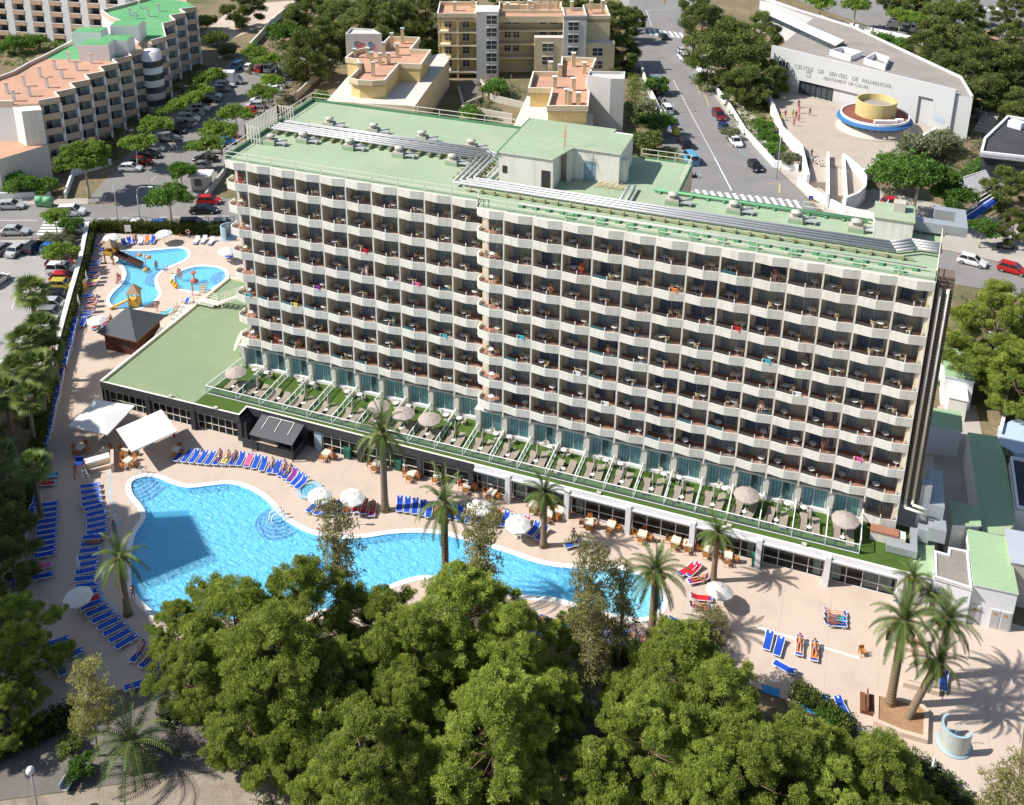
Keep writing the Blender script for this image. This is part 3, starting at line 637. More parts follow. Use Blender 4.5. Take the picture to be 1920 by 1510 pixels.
def glazing(x0,x1,y0,y1,n,mats,tall=2.6):
    b=MB(); a,c=Vector((x0,y0)),Vector((x1,y1))
    for i in range(n+1):
        p=a.lerp(c,i/n); b.box(p.x-.035,p.x+.035,p.y-.04,p.y+.04,.02,tall)
    for z in (.06,.95,2.0,tall-.04): b.beam((x0,y0,z),(x1,y1,z),.06,.07)
    b.face([(x0,y0+.01,.05),(x1,y1+.01,.05),(x1,y1+.01,tall),(x0,y0+.01,tall)],1)
    b.beam((x0,y0,(tall+ZA-.4)/2),(x1,y1,(tall+ZA-.4)/2),.08,ZA-.4-tall,2)
    b.build('glazed_front',mats,annex)
gb=[M_cream,M_glass2,M_blk]; gw=[M_white,M_glass2,M_wht]
for x0,x1,y in ((-43.3,-37.9,-5.9),(-37.3,-31.9,-5.85),(-31.3,-25.9,-5.75)): glazing(x0,x1,y,y+.05,6,gb)
for x0,x1 in ((-16.2,-11.9),(-11.3,-4.9),(-4.3,.9)): glazing(x0,x1,-4.3,-4.3,4,gb)
for i,(x0,x1) in enumerate(((1.7,5.0),(5.6,11.2),(11.8,17.4),(18.0,23.6),(24.2,29.8),(30.5,35.9),(36.5,42.1))): glazing(x0,x1,-4.0,-4.0,3 if i==0 else 4,gw,2.55)
for x0,x1 in ((2,4.8),(5.8,7.2),(12.2,13),(36.6,37.5),(39.4,41.9),(35.0,35.8),(29.0,29.7)):
    b=MB(); n=int((x1-x0)/.12)
    for k in range(n):
        a=x0+k*.12; b.face([(a,-3.8+.05*(k%2),.1),(a+.12,-3.8+.05*((k+1)%2),.1),(a+.12,-3.8+.05*((k+1)%2),2.5),(a,-3.8+.05*(k%2),2.5)],0)
    b.build('curtain',[mat('pale_curtain',(.62,.68,.68),.9,.1,2,8)],annex)
b=MB(); b.box(42.7,43.2,-4.62,-4.4,0,ZA-.4); b.build('white_wall',[M_wht],annex)
b=MB(); b.box(-17.2,-16.3,-4.45,-4.4,0,2.4); b.build('blue_door',[mat('pale_blue_panel',(.42,.55,.62),.5)],annex)
for i,x in enumerate((-34.5,-28.5,14.6,27.2,34.0)):
    b=MB(); y=-6.1 if x<-26 else -4.4; b.box(x-.22,x+.22,y-.18,y+.18,ZA+.1,ZA+.3); b.build('floodlight',[M_conc],annex)
# poolside bar kiosk
kio=thing('bar_kiosk','black poolside bar kiosk with grey sloping canopy below the terrace','kiosk',(-20.9,-6.0,0))
b=MB(); b.box(-4.4,-3.9,.0,1.9,0,2.5); b.box(-3.898,2.5,-.9,-.75,0,1.05); b.box(2.35,2.5,-.748,1.4,0,1.05); b.box(-4.4,2.6,1.902,2.0,0,2.9); b.box(-3.0,2.0,.6,1.5,0,.9,0); b.build('counter',[M_blk],kio)
b=MB(); b.add([(-2.6,-1.35,2.25),(2.7,-1.35,2.25),(2.7,1.3,3.0),(-2.6,1.3,3.0),(-2.6,-1.35,2.33),(2.7,-1.35,2.33),(2.7,1.3,3.08),(-2.6,1.3,3.08)],MB.BF)
b.build('canopy',[mat('grey_canopy',(.10,.105,.11),.8,.1)],kio)
b=MB()
for x in (-1.6,0,1.6): b.beam((x,1.2,3.12),(x,-.4,2.66),.06,.06)
b.beam((-1.6,1.2,3.12),(1.6,1.2,3.12),.06,.06); b.build('canopy_frame',[M_white],kio)
b=MB(); b.box(-2.5,-2.4,-1.2,-1.1,0,2.25); b.box(2.5,2.6,-1.2,-1.1,0,2.25); b.build('post',[M_blk],kio)
# terrace glass screens
M_ts=glass_mat('terrace_screen_glass',(.50,.70,.66),.06,.14)
bal=thing('terrace_balustrade','white-railed glass balustrade with dividers across the grass terrace','balustrade',(0,0,ZA+.03))
def screen(name,a,c,h,n):
    b=MB(); A,C=Vector(a),Vector(c)
    for i in range(n+1):
        p=A.lerp(C,i/n); b.box(p.x-.03,p.x+.03,p.y-.03,p.y+.03,0,h)
    b.beam((*a,h),(*c,h),.09,.06); b.beam((*a,.08),(*c,.08),.07,.06); d=(C-A).normalized(); q=Vector((-d.y,d.x))*.012
    b.face([(a[0]+q.x,a[1]+q.y,.1),(c[0]+q.x,c[1]+q.y,.1),(c[0]+q.x,c[1]+q.y,h-.03),(a[0]+q.x,a[1]+q.y,h-.03)],1)
    b.build(name,[M_white,M_ts],bal)
XF=[XL-1.0]+[XL+WL*j for j in range(1,10)]+[WR*k for k in range(0,14)]
for i,(a,c) in enumerate(zip(XF,XF[1:])): screen('front_panel',(a+.02,-4.05+.37*(a-XF[0])/70),(c-.02,-4.05+.37*(c-XF[0])/70),1.05,1)
for x in XF: screen('divider',(x,-3.95+.37*(x-XF[0])/70),(x+(0 if x>-30.5 else .8),(2.5 if x<-1 else .95)),1.0 if x<38 else 1.5,5)
# end wall units right of the terrace
u=thing('brick_duct_box','low box with brick-coloured slats and grey duct at the terrace end','duct box',(0,0,ZA+.03))
b=MB(); b.box(39.6,42.6,-1.4,-.4,0,.95); b.build('casing',[M_cream],u)
b=MB(); b.box(39.55,42.0,-1.45,-.5,.952,1.12); b.build('slats',[mat('terracotta_slats',(.42,.19,.12),.8,.1,stripe=(1,.2,(.2,.08,.05),.06))],u)
b=MB(); b.box(41.0,43.6,-2.6,-1.7,.1,.85); b.box(43.0,43.6,-1.698,.6,.1,.85); b.box(43.602,44.6,-.2,.6,.1,1.5); b.build('duct',[M_galv],u)
b=MB(); b.box(43.4,44.3,.9,1.8,0,5.5); b.box(44.302,45.6,.9,6.2,2.2,3.6); b.box(44.4,45.9,-.6,.898,.8,2.2); b.build('duct',[M_galv],u)
# roof stair and dish on the annex roof
st=thing('steel_stair','cream railed stair from the kids pool deck over the flat green roof','stair',(0,0,0))
b=MB()
for i in range(12): b.box(-45.9,-44.2,4.2+i*.62,4.2+i*.62+.6,0,.3+i*.275)
b.build('steps',[M_cream],st); b=MB(); b.box(-44.0,-41.2,11.7,13.2,ZA+.28,ZA+.4)
for i in range(11): b.box(-41.2+i*.5,-40.7+i*.5,12.2,13.2,ZA+.3+i*.26,ZA+.42+i*.26)
b.box(-35.8,-30.6,12.2,14.0,ZA+3.0,ZA+3.15)
for x in (-40.2,-36.0,-33.5): b.box(x-.06,x+.06,12.3,12.42,ZA,ZA+3.0 if x>-36.5 else ZA+.7)
b.build('landing',[M_cream],st)
b=MB()
for q,z0,z1 in ((((-45.9,4.2),(-45.9,11.6)),.3,3.4),(((-44.2,4.2),(-44.2,11.6)),.3,3.4),(((-41.2,12.2),(-35.8,12.2)),ZA+.4,ZA+3.1),(((-41.2,13.2),(-35.8,13.2)),ZA+.4,ZA+3.1),(((-35.8,12.2),(-30.6,12.2)),ZA+3.1,ZA+3.1),(((-35.8,14),(-30.6,14)),ZA+3.1,ZA+3.1),(((-44,11.7),(-41.2,11.7)),ZA+.4,ZA+.4),(((-44,13.2),(-41.2,13.2)),ZA+.4,ZA+.4)):
    a,c=Vector((*q[0],z0)),Vector((*q[1],z1)); n=6
    for k in range(n+1): p=a.lerp(c,k/n); b.box(p.x-.025,p.x+.025,p.y-.025,p.y+.025,p.z,p.z+1.0)
    for dz in (.35,.68,1.0): b.beam(a+Vector((0,0,dz)),c+Vector((0,0,dz)),.05,.05)
b.build('railing',[M_rail],st)
dish=thing('satellite_dish','large beige satellite dish beside the hotel end wall on the flat roof','satellite dish',(-31.9,4.2,ZA),R_(-60))
b=MB(); b.lathe([(0,0),(.7,.08),(1.25,.3),(1.3,.36),(1.2,.3),(.65,.1),(0,.04)],(0,0,0),20); o=b.build('reflector',[mat('dish_beige',(.60,.53,.40),.7)],dish); o.location=(0,0,1.7); o.rotation_euler=(R_(62),0,0)
b=MB(); b.tube((0,.2,0),(0,.2,1.7),.07); b.tube((-.5,.2,0),(0,.2,1.2),.04); b.tube((.5,.2,0),(0,.2,1.2),.04); b.build('mast',[M_galv],dish)
# ------------------------------------------------------------------ neighbouring buildings and walls
M_ochre=mat('ochre_render',(.67,.565,.37),.85,.06,.3,4,dirt=(.50,.40,.25),dirt_amt=.3)
M_yel=mat('yellow_recess',(.68,.52,.24),.85,.06)
M_grey=mat('grey_white_render',(.60,.58,.55),.85,.05,.3,4,dirt=(.45,.43,.4),dirt_amt=.3)
M_terr=mat('terracotta_roof',(.52,.30,.20),.85,.12,.2,4,dirt=(.42,.26,.19),dirt_amt=.5)
M_pinkb=mat('pink_beige_parapet',(.62,.41,.29),.85,.06)
M_sand=mat('sand_fascia',(.62,.47,.355),.85,.06)
M_greenr=mat('bright_green_roof',(.12,.36,.15),.85,.12,.2,4,dirt=(.2,.40,.22),dirt_amt=.5)
M_win=mat('far_window_glass',(.05,.065,.075),.12,.3,.4,2,spec=.6)
M_winc=mat('far_window_curtain',(.28,.36,.38),.7,.2,.6,3)
M_patio=mat('pale_patio',(.62,.58,.52),.85,.06)
M_groof=mat('grey_gravel_roof',(.30,.27,.24),.95,.15,.2,3,dirt=(.38,.33,.28),dirt_amt=.6)
def WP(u,v,P,D):
    """where pixel (u,v) meets the upright plane through P along D: (distance along, height)"""
    d=RT*((u-CX)/F)-UP*((v-CY)/F)+FW; D=Vector((D[0],D[1],0)).normalized(); n=Vector((-D.y,D.x,0)); o=Vector(CAM)
    t=(Vector((P[0],P[1],0))-o).dot(n)/d.dot(n); q=o+d*t
    return (q-Vector((P[0],P[1],0))).dot(D),q.z
def frame(O,deg):
    c,s=math.cos(R_(deg)),math.sin(R_(deg))
    return lambda a,b:(O[0]+a*c-b*s,O[1]+a*s+b*c)
def chimney(root,x,y,z,h,w=.5,mats=None,rz=0):
    b=MB(); b.obox((x,y,z+h/2),(w,w,h),rz,0); b.obox((x,y,z+h+.12),(w+.16,w+.16,.1),rz,1); b.obox((x,y,z+h+.05),(w-.1,w-.1,.1),rz,2); b.build('chimney',mats or [M_ochre,M_cream,M_dark],root)
# --- stepped apartment block, left
ap=thing('stepped_apartments','stepped white apartment block with sand-coloured balconies, terracotta and green roof','apartments')
def stepped(root,px,z,zb,rows,roofm,backpx,hh=2.75,dep=1.4):
    P=GL(px,z)
    b=MB(); poly=P+GL(backpx,z); b.prism(poly,z-.5,z,2,0); b.ribbon(P,.25,z,z+.55,2,False,1)
    b.ribbon(GL(backpx,z),.3,z,z+.7,2,False,1); b.build('roof',[roofm,M_white,M_sand],root)
    body=[]
    for i in range(0,len(P)-1,2):
        a,c=Vector(P[i]),Vector(P[i+1]); d=(c-a).normalized(); n=Vector((-d.y,d.x)); body+= [tuple(a+n*dep+d*.1),tuple(c+n*dep-d*.1)]
    b=MB(); b.prism(body+GL(backpx,z),zb,z-.5,0); b.build('wall',[M_white],root)
    for i in range(0,len(P)-1,2):
        a,c=Vector(P[i]),Vector(P[i+1]); d=(c-a).normalized(); n=Vector((-d.y,d.x)); l=(c-a).length; rz=math.atan2(d.y,d.x)
        s=MB(); s.obox((*(c+n*(dep/2)-d*.1),(zb+z-.6)/2),(.5,dep,z-.6-zb),rz,0); s.build('side_wall',[M_white],root)
        for r in range(rows):
            zf=z-.6-hh*(r+1)
            if zf<zb-.6: break
            m=(a+c)/2
            s=MB(); s.obox((*(m+n*.1),zf+.5),(l,.2,1.2),rz,0); s.obox((*(m+n*(dep/2+.1)),zf+.02),(l-.1,dep,.14),rz,0); s.obox((*(a+n*(dep/2)+d*.08),zf+.45),(.16,dep,1.0),rz,0); s.beam((*(a+n*.1),zf+1.15),(*(c+n*.1),zf+1.15),.05,.05,1); s.build('balcony',[M_sand,M_dark],root)
            s=MB(); q=m+n*(dep-.03)
            s.obox((*(q+d*(.05*l)),zf+1.2),(l*.56,.06,2.1),rz,0); s.obox((*(q-n*.03+d*(.22*l)),zf+1.2),(l*.30,.06,1.9),rz,1); s.obox((*(q-n*.05+d*.05*l),zf+1.2),(.07,.06,2.1),rz,2); s.build('window',[M_win,M_winc,M_white],root)
            if r<2 or i%4==0:
                s=MB(); e=m+n*.7-d*.3; s.obox((*e,zf+.45),(.5,.5,.5),rz,0); s.obox((*(e+d*.9),zf+.6),(.4,.4,.8),rz,0); s.build('balcony_furniture',[M_white],root)
lo=[(72,194),(113,187),(105,178),(143,170),(133,161),(170,154),(161,145),(197,138.5),(188,129.5),(222,123),(213,116),(248,109),(238,102.5),(270,97)]
stepped(ap,lo,13.3,0,5,M_terr,[(262,86),(236,66),(146,74),(131,84),(108,96),(82,110),(54,123),(25,140),(-30,160),(-40,196),(25,197)])
b=MB(); g=GL([(212,115.8),(237,102),(258,93),(236,67),(148,74.5),(132,84.5),(95,104),(86,110)],13.31); b.face([(x,y,13.315) for x,y in ccw(g)],0); b.build('green_roof_patch',[M_greenr],ap)
hi=[(286,79),(312,73),(303,66),(304,58),(300,43),(330,37),(320,30),(349,26),(339,20),(369,17)]
stepped(ap,[(284,80),(312,73),(306,48),(330,42),(320,33),(349,28),(339,21),(369,17)],13.6,0,5,M_greenr,[(352,4),(300,-6),(230,14),(190,24),(205,36),(245,52),(262,70)])
# round stair turret and roof-top blocks
tq=G(281,93,13.3); b=MB(); b.lathe([(2.1,0),(2.1,13.0),(0,13.02)],(tq[0],tq[1],0),20,0)
for k in range(4): b.lathe([(2.15,1.7+k*2.75),(2.2,1.72+k*2.75),(2.2,3.0+k*2.75),(2.15,3.02+k*2.75)],(tq[0],tq[1],0),20,1,False)
b.build('stair_turret',[M_white,M_win],ap)
for px,h,gr in (((147,70),3.2,1),((160,94),3.2,1),((195,84),3.0,0),((218,60),3.6,0)):
    x,y=G(px[0]+25,px[1]+14,13.4); b=MB(); b.obox((x,y,13.3+h/2),(6.0,4.2,h),R_(20),0); b.obox((x,y,13.3+h+.06),(5.7,3.9,.1),R_(20),1); b.build('roof_house',[M_white,M_greenr],ap)
for px in [(14,176),(27,190),(46,162),(56,181),(76,145),(89,165),(103,131),(117,148),(130,117),(144,133),(156,104),(171,119),(195,106),(244,32),(262,18),(279,34),(298,24),(256,38)]:
    x,y=G(px[0],px[1],13.3); chimney(ap,x,y,13.3,1.9,.45,[M_white,M_pinkb,M_dark],R_(20))
# lower wing with terracotta terrace at the near end
b=MB(); b.prism(GL([(0,277),(0,262),(82,262),(90,271),(-5,300)],6.5),0,6.5,0,1); b.prism(GL([(-60,300),(-60,262),(-4,262),(-4,300)],6.5),0,6.5,0); 
b.build('lower_wing',[M_grey,M_terr],ap)
b=MB(); b.prism(GL([(8,192),(27,192),(40,196),(72,193),(78,205),(40,208)],13.0),0,12.9,0); b.build('end_wall',[M_cream],ap)
# --- white block with pink balconies, far upper left
wb=thing('white_balcony_block','tall white block with vertical fins and pink balcony boxes at upper left','apartments')
A0=Vector(G(-40,70)); A1=Vector(G(240,88)); dd=(A1-A0).normalized(); nn=Vector((-dd.y,dd.x)); Lw=(A1-A0).length; rz=math.atan2(dd.y,dd.x)
b=MB(); b.prism([tuple(A0+nn*1.5),tuple(A1+nn*1.5),tuple(A1+nn*14),tuple(A0+nn*14)],0,24,0); b.build('wall',[M_grey],wb)
nb=8; bw=Lw/nb
for k in range(nb+1):
    s=MB(); s.obox((*(A0+dd*(k*bw)+nn*.55),12),(2.0,2.1,24),rz,0); s.build('fin',[M_white],wb)
for k in range(nb):
    for r in range(8):
        m=A0+dd*((k+.5)*bw); z=1.2+r*2.85
        s=MB(); s.obox((*(m-nn*.5),z+.5),(bw-2.1,.2,1.1),rz,0); s.obox((*(m+nn*.4),z+.0),(bw-2.1,1.8,.16),rz,0); s.obox((*(m-dd*(bw/2-1.12)+nn*.2),z+.5),(.15,1.6,1.1),rz,0); s.obox((*(m-nn*.5),z+1.08),(bw-2.0,.26,.08),rz,1); s.build('balcony',[M_pinkb,M_white],wb)
        s=MB(); s.obox((*(m+nn*1.46),z+1.25),(bw-2.1,.1,2.2),rz,0); s.build('window',[M_win],wb)
# --- yellow apartment building, top centre
yb=thing('ochre_apartments','pale ochre apartment building with two grey towers and terracotta roof terraces','apartments')
f=frame((-47.5,122.0),20)
def blk(root,name,f,a0,a1,b0,b1,z0,z1,m,mt=None,par=0.0,deg=20):
    b=MB(); p=[f(a0,b0),f(a1,b0),f(a1,b1),f(a0,b1)]; b.prism(p,z0,z1-.02,0,1 if mt else 0)
    if par: b.ribbon(p,.25,z1-.8,z1+par,0,True,2)
    return b.build(name,[m,mt or m,M_cream],root)
def win(root,f,a,b_,z,w,h,deg=20,side=False,fr=None,gl=None):
    s=MB(); x,y=f(a,b_); rz=R_(deg+(90 if side else 0))
    s.obox((x,y,z),(w,.12,h),rz,0); s.obox((x,y,z),(.07,.18,h),rz,1); s.obox((x,y,z),(w,.18,.07),rz,1)
    for k in (-1,1): s.obox((x,y,z+k*h/2),(w+.1,.2,.09),rz,1)
    s.build('window',[gl or M_win,fr or M_white],root)
blk(yb,'left_block',f,-8.0,0,3.0,11,0,14.2,M_yel,M_terr); 
for k in range(5): blk(yb,'balcony_slab',f,-8.6,-.02,0.4,3,1.2+3.1*k,1.5+3.1*k,M_patio if k<1 else M_ochre)
blk(yb,'roof_parapet',f,-8.7,-.01,.3,11.2,13.3,14.25,M_ochre,M_terr,.9)
for a in (-8.3,-4.2): blk(yb,'post',f,a-.25,a+.25,.5,1.0,0,13.3,M_ochre)
for r in range(4):
    for a in (-6.4,-2.4): win(yb,f,a,2.98,2.9+3.1*r,1.5,2.1)
blk(yb,'tower',f,0.01,5.0,0,6,0,15.6,M_grey)
for r in range(5): win(yb,f,3.4,-.03,2.2+2.9*r,2.2,2.1)
blk(yb,'middle_block',f,5.01,19.5,5.0,13,0,14.0,M_ochre,M_terr,.7)
for r in range(3):
    blk(yb,'balcony_slab',f,5.05,19.4,2.4,5,4.0+3.2*r,4.3+3.2*r,M_ochre)
    for a in (7.0,9.0,15.0,17.5): win(yb,f,a,4.97,6+3.2*r,1.3,2.0)
blk(yb,'roof_band',f,5.02,19.4,2.2,5.0,12.6,14.0,M_ochre,M_terr); blk(yb,'bay_block',f,13.0,19.4,.4,2.38,0,9.6,M_ochre,M_patio)
for r in range(2): win(yb,f,16,.36,4.2+3.1*r,2.4,2.0)
blk(yb,'tower',f,19.42,24.5,0.2,7,0,14.4,M_grey,M_terr,.4)
for r in range(4): win(yb,f,21.6,.16,3.6+2.9*r,2.2,2.0)
blk(yb,'right_block',f,24.51,30,3,13,0,13.2,M_ochre,M_terr,.8); blk(yb,'patio_box',f,24.6,31,.8,3,0,8.2,M_ochre,M_patio)
for r in range(2): win(yb,f,27.2,.76,3.2+3*r,2.2,1.9)
for a,b_,h in ((-5,6,2.2),(-1,9,2),(7,7,1.8),(9.5,9,2.4),(12,8,2),(14.5,10,2.2),(16.5,7.5,2.6),(18.5,9,2.2),(21.5,6,2.4),(26,8,2.2),(28.5,6,2.6),(11,11,2)): chimney(yb,*f(a,b_),14.0,h,.75,None,R_(20))
for a,b_,c,d in ((6,12,8,9.2),(13,18,9,9.2),(25,29,9,9.2),(9.5,9.7,8,12)): blk(yb,'roof_wall',f,a,c if c>a else b_,b_ if b_<d else 8,d,13.9,15.0,M_ochre) if False else blk(yb,'roof_wall',f,a,b_,c,d if d>c else c+.2,13.95,15.2,M_ochre)
# --- yellow house with rooftop chimneys, behind the lift house
yh=thing('ochre_house','ochre house with grey end tower and walled terracotta roof beside the uphill street','house')
hp=[(999,135),(990,166),(1035,167),(1025.5,200),(1103,200.6),(1105.6,175),(1101,152),(1118.5,110),(1053,107),(1050,136)]
def bodyhouse(root,px,z,zb,inset,mw,par=.9):
    P=ccw(GL(px,z)); b=MB(); b.prism(P,z-1.1,z-.9,0,1); b.ribbon(P,.3,z-1.1,z+.15,0,True,2); b.build('roof',[M_ochre,M_terr,M_cream],root)
    C=sum((Vector(p) for p in P),Vector((0,0)))/len(P); b=MB(); b.prism([tuple(Vector(p)+(C-Vector(p))*inset) for p in P],zb,z-1.1,0); b.build('wall',[mw],root)
bodyhouse(yh,hp,10.2,0,.06,M_yel)
b=MB(); b.prism(GL([(1101,146),(1104,138),(1172,139),(1171,153),(1145,152.5)],12.8),0,12.8,0); b.ribbon(ccw(GL([(1101,146),(1104,138),(1172,139),(1171,153),(1145,152.5)],12.8)),.25,12.8,13.3,0,True); b.build('end_tower',[M_grey],yh)
b=MB(); b.prism(GL([(988,180),(958,246),(1112,262),(1112,215)],6.4),0,6.4,0,1); b.build('patio',[M_ochre,M_patio],yh)
for px,h in (((1032,140),2.6),((1050,144),2.4),((1075,125),2.8),((1095,138),2.2),((1040,165),2.2),((1068,196),2.6),((1084,196),2.2),((1075,170),2.4),((1062,195),2.8)):
    x,y=G(*px,9.3); chimney(yh,x,y,9.3,h,.8,None,R_(20))
# --- yellow house with graffiti, left of it
gh=thing('graffiti_house','ochre house with terraces, chimneys and bright graffiti on its roof tower','house')
bodyhouse(gh,[(647,109),(665,95),(716,83),(730,69),(788,71),(771,93),(808.6,94.5),(790,122),(749,120),(722,151.6),(698,153),(671,151.5),(654,147),(673,128),(670,112.5)],10.2,0,.05,M_yel)
tw=GL([(647.6,67),(658,55.5),(700,58),(715.6,67)],12.9); b=MB(); b.prism(tw,0,12.9,0); b.ribbon(ccw(tw),.25,12.9,13.3,0,True); o=b.build('roof_tower',[M_grey],gh)
b=MB(); b.prism(GL([(612,190),(650,146),(700,120),(834,100),(842,112),(806,160),(778,199),(700,195)],6.4),0,6.4,0,1); b.build('terrace',[M_ochre,M_patio],gh)
a_,c_=Vector(tw[0]),Vector(tw[3]); d=(c_-a_).normalized(); n=Vector((d.y,-d.x))*.03
gp=MB(); rg=random.Random(5)
def blob(cx,cz,rx,rz_,m,lift):
    pts=[]; 
    for k in range(14):
        t=2*PI*k/14; r=1+.18*math.sin(3*t+cx*5)+.1*math.sin(5*t); q=a_+d*(cx+rx*r*math.cos(t))+n*(1+lift); pts.append((q.x,q.y,cz+rz_*r*math.sin(t)))
    gp.face(pts,m)
for cx,cz,rx,rz_,m,l in ((2.6,10.7,.75,1.05,3,0),(3.6,10.3,.6,.9,3,.1),(4.5,10.5,.55,.7,2,.1),(5.4,10.5,.75,.95,3,.05),(2.6,10.7,.6,.9,0,.4),(3.6,10.3,.48,.75,0,.5),(4.5,10.5,.42,.55,2,.6),(5.4,10.5,.6,.8,1,.5),(5.9,10.2,.35,.5,0,.8),(2.2,11.0,.25,.4,1,.9)): blob(cx,cz,rx,rz_,m,l)
gp.build('graffiti',[mat('pink_spray',(.62,.20,.22),.8),mat('teal_spray',(.10,.36,.42),.8),mat('cream_spray',(.7,.62,.5),.8),M_dark],gh)
for px,h in (((690,110),2.2),((697,118),2.2),((713,122),2.4),((720,108),3.2),((729,120),2.2),((745,104),2.4),((755,82),3.4),((735,90),3.2),((675,137),2.0),((700,143),2.8),((665,108),1.8)):
    x,y=G(*px,9.3); chimney(gh,x,y,9.3,h,.7,[M_ochre,mat('pale_blue_cowl',(.5,.56,.62),.6),M_dark],R_(20))
fr=GL([(614,191),(700,197),(778,200)],5.0)
for k in range(6):
    q=Vector(fr[1]).lerp(Vector(fr[0]),k/3) if k<3 else Vector(fr[1]).lerp(Vector(fr[2]),(k-2)/4); s=MB(); s.obox((q.x+.1,q.y-.35,4.4),(1.6,.12,1.9),R_(20),0); s.build('window',[M_win],gh)
# ramps and garden walls between the houses
for lab,px,h in (('grey concrete ramp wall below the ochre apartments',[(858,170),(868,205),(905,190)],1.2),('curved garden wall by the green court fence',[(900,160),(922,190),(985,205)],1.4),('low dark retaining wall behind the hotel roof',[(865,215),(960,232)],2.0),('long stepped wall up the dry bank by the parking street',[(555,190),(625,120),(660,70)],1.6),('second pale wall along the dry bank',[(470,95),(520,40),(560,10)],1.8),('stone kerb wall at the mouth of the parking street',[(388,372),(420,330),(436,290)],1.0),('cream wall beside the uphill street',[(1199,128),(1210,165),(1238,222)],1.6),('white wall between pavement and pine bank',[(1292,82),(1296,118),(1330,160),(1361,198),(1395,253),(1450,314),(1496,322)],1.3),('white wall below the upper road',[(1440,8),(1512,34),(1600,56),(1700,78),(1730,84)],1.6),('white garden wall in front of the stepped apartments',[(-60,378),(0,373),(95,370)],1.0),('white gate wall by the parking street corner',[(125,373),(140,330),(210,310)],1.2)):
    b=MB(); b.ribbon(GL(px,0),.35,-.05,h,0); tag(b.build('garden_wall',[M_wht if 'white' in lab else (M_cream if 'cream' in lab or 'pale' in lab else M_conc)]),lab,'wall','walls round the neighbouring plots')
b=MB(); b.prism(GL([(868,205),(905,190),(902,150),(862,155)],0),-.05,.25,0); tag(b.build('ramp',[M_path]),'dark ramp in front of the ochre apartments','ramp')
cf=thing('court_fence','green wire fence enclosure below the ochre apartments','fence',(*G(985,190),0),R_(20))
b=MB()
for i in range(5): b.box(-3+i*1.5-.05,-3+i*1.5+.05,-.05,.05,0,4); b.box(-3.05,-2.95,i*1.5,i*1.5+.1,0,4)
b.build('post',[M_grn],cf); b=MB()
for k in range(9): b.beam((-3,0,.2+k*.47),(3,0,.2+k*.47),.03,.03); b.beam((-3,0,.2+k*.47),(-3,6,.2+k*.47),.03,.03)
for k in range(20): b.beam((-3+k*.3,0,0),(-3+k*.3,0,4),.02,.02)
b.build('mesh',[M_grn],cf)
# --- municipal service centre
cw0=Vector((15.0,136.25)); cw1=Vector((50.9,120.7)); cd=(cw1-cw0).normalized(); cn=Vector((-cd.y,cd.x)); CL=(cw1-cw0).length
ctr=thing('service_centre','white municipal service centre with tall lettered front wall and grey gravel roof','civic building')
M_cwall=mat('service_centre_wall',(.57,.575,.57),.85,.04,.2,3,dirt=(.55,.55,.54),dirt_amt=.3)
def wq(s,z,off=0.0): p=cw0+cd*s-cn*off; return (p.x,p.y,z)
dl,dr=WP(1716,225,cw0,cd)[0],WP(1744,225,cw0,cd)[0]; zt0=10.4; zt1=9.6
zl=lambda s: zt0+(zt1-zt0)*s/CL
gs0,gs1=WP(1496,170,cw0,cd)[0],WP(1612,182,cw0,cd)[0]
b=MB()
def wallpiece(s0,s1,z0,z1a,z1b):
    p=[wq(s0,z0),wq(s1,z0),wq(s1,z1b),wq(s0,z1a)]; q=[wq(s0,z0,-.5),wq(s1,z0,-.5),wq(s1,z1b,-.5),wq(s0,z1a,-.5)]
    b.add(p+q,((0,1,2,3),(7,6,5,4),(3,2,6,7),(0,3,7,4),(1,5,6,2),(0,4,5,1)),0)
wallpiece(0,gs0,0,zl(0),zl(gs0)); wallpiece(gs0,gs1,4.2,zl(gs0),zl(gs1)); wallpiece(gs1,dl,0,zl(gs1),zl(dl)); wallpiece(dl,dr,6.8,zl(dl),zl(dr)); wallpiece(dr,CL,0,zl(dr),zl(CL))
b.build('front_wall',[M_cwall],ctr)
b=MB(); P=[tuple(cw0+cn*.52),tuple(cw1+cn*.52),tuple(cw1+cn*1+cd*3.0),G(1803,147,8.5),G(1600,52,8.5),G(1425,-2,8.5),tuple(cw0+cn*34-cd*8)]; b.prism(P,0,8.5,0,1); b.ribbon([P[2],P[3],P[4],P[5]],.35,8.5,8.95,0); b.build('hall',[M_cwall,M_groof],ctr)
s=MB(); sk=GL([(1440,28),(1452,20),(1583,76),(1566,86)],9.6); s.prism(sk,8.5,9.6,0,1); s.build('skylight',[M_win,M_wht],ctr)
for px in ([(1556,96),(1580,90),(1616,99),(1595,108)],[(1620,112),(1640,100),(1668,110),(1660,125)]): s=MB(); s.ribbon(ccw(GL(px,9.4)),.25,8.5,9.7,0,True); s.build('light_well',[M_wht],ctr)
s=MB(); s.add([wq(gs0,1.2,-.49),wq(gs0+ (gs1-gs0)*.55,1.2,-.49),wq(gs0+(gs1-gs0)*.55,4.2,-.49),wq(gs0,4.2,-.49)],((0,1,2,3),),0)
for k in range(7): q=wq(gs0+(gs1-gs0)*.55*k/6,2.6,-.42); s.obox(q,(.1,.1,2.9),0,1)
s.build('glass_doors',[M_win,M_dark],ctr)
wl_,wz_=WP(1470,124,cw0,cd); s=MB(); q=wq(wl_,wz_,.03); s.obox(q,(2.6,.1,2.0),math.atan2(cd.y,cd.x),0)
for k in range(4): s.obox(wq(wl_-1.2+k*.8,wz_,.09),(.1,.1,2.0),math.atan2(cd.y,cd.x),1)
s.build('window',[M_win,M_white],ctr)
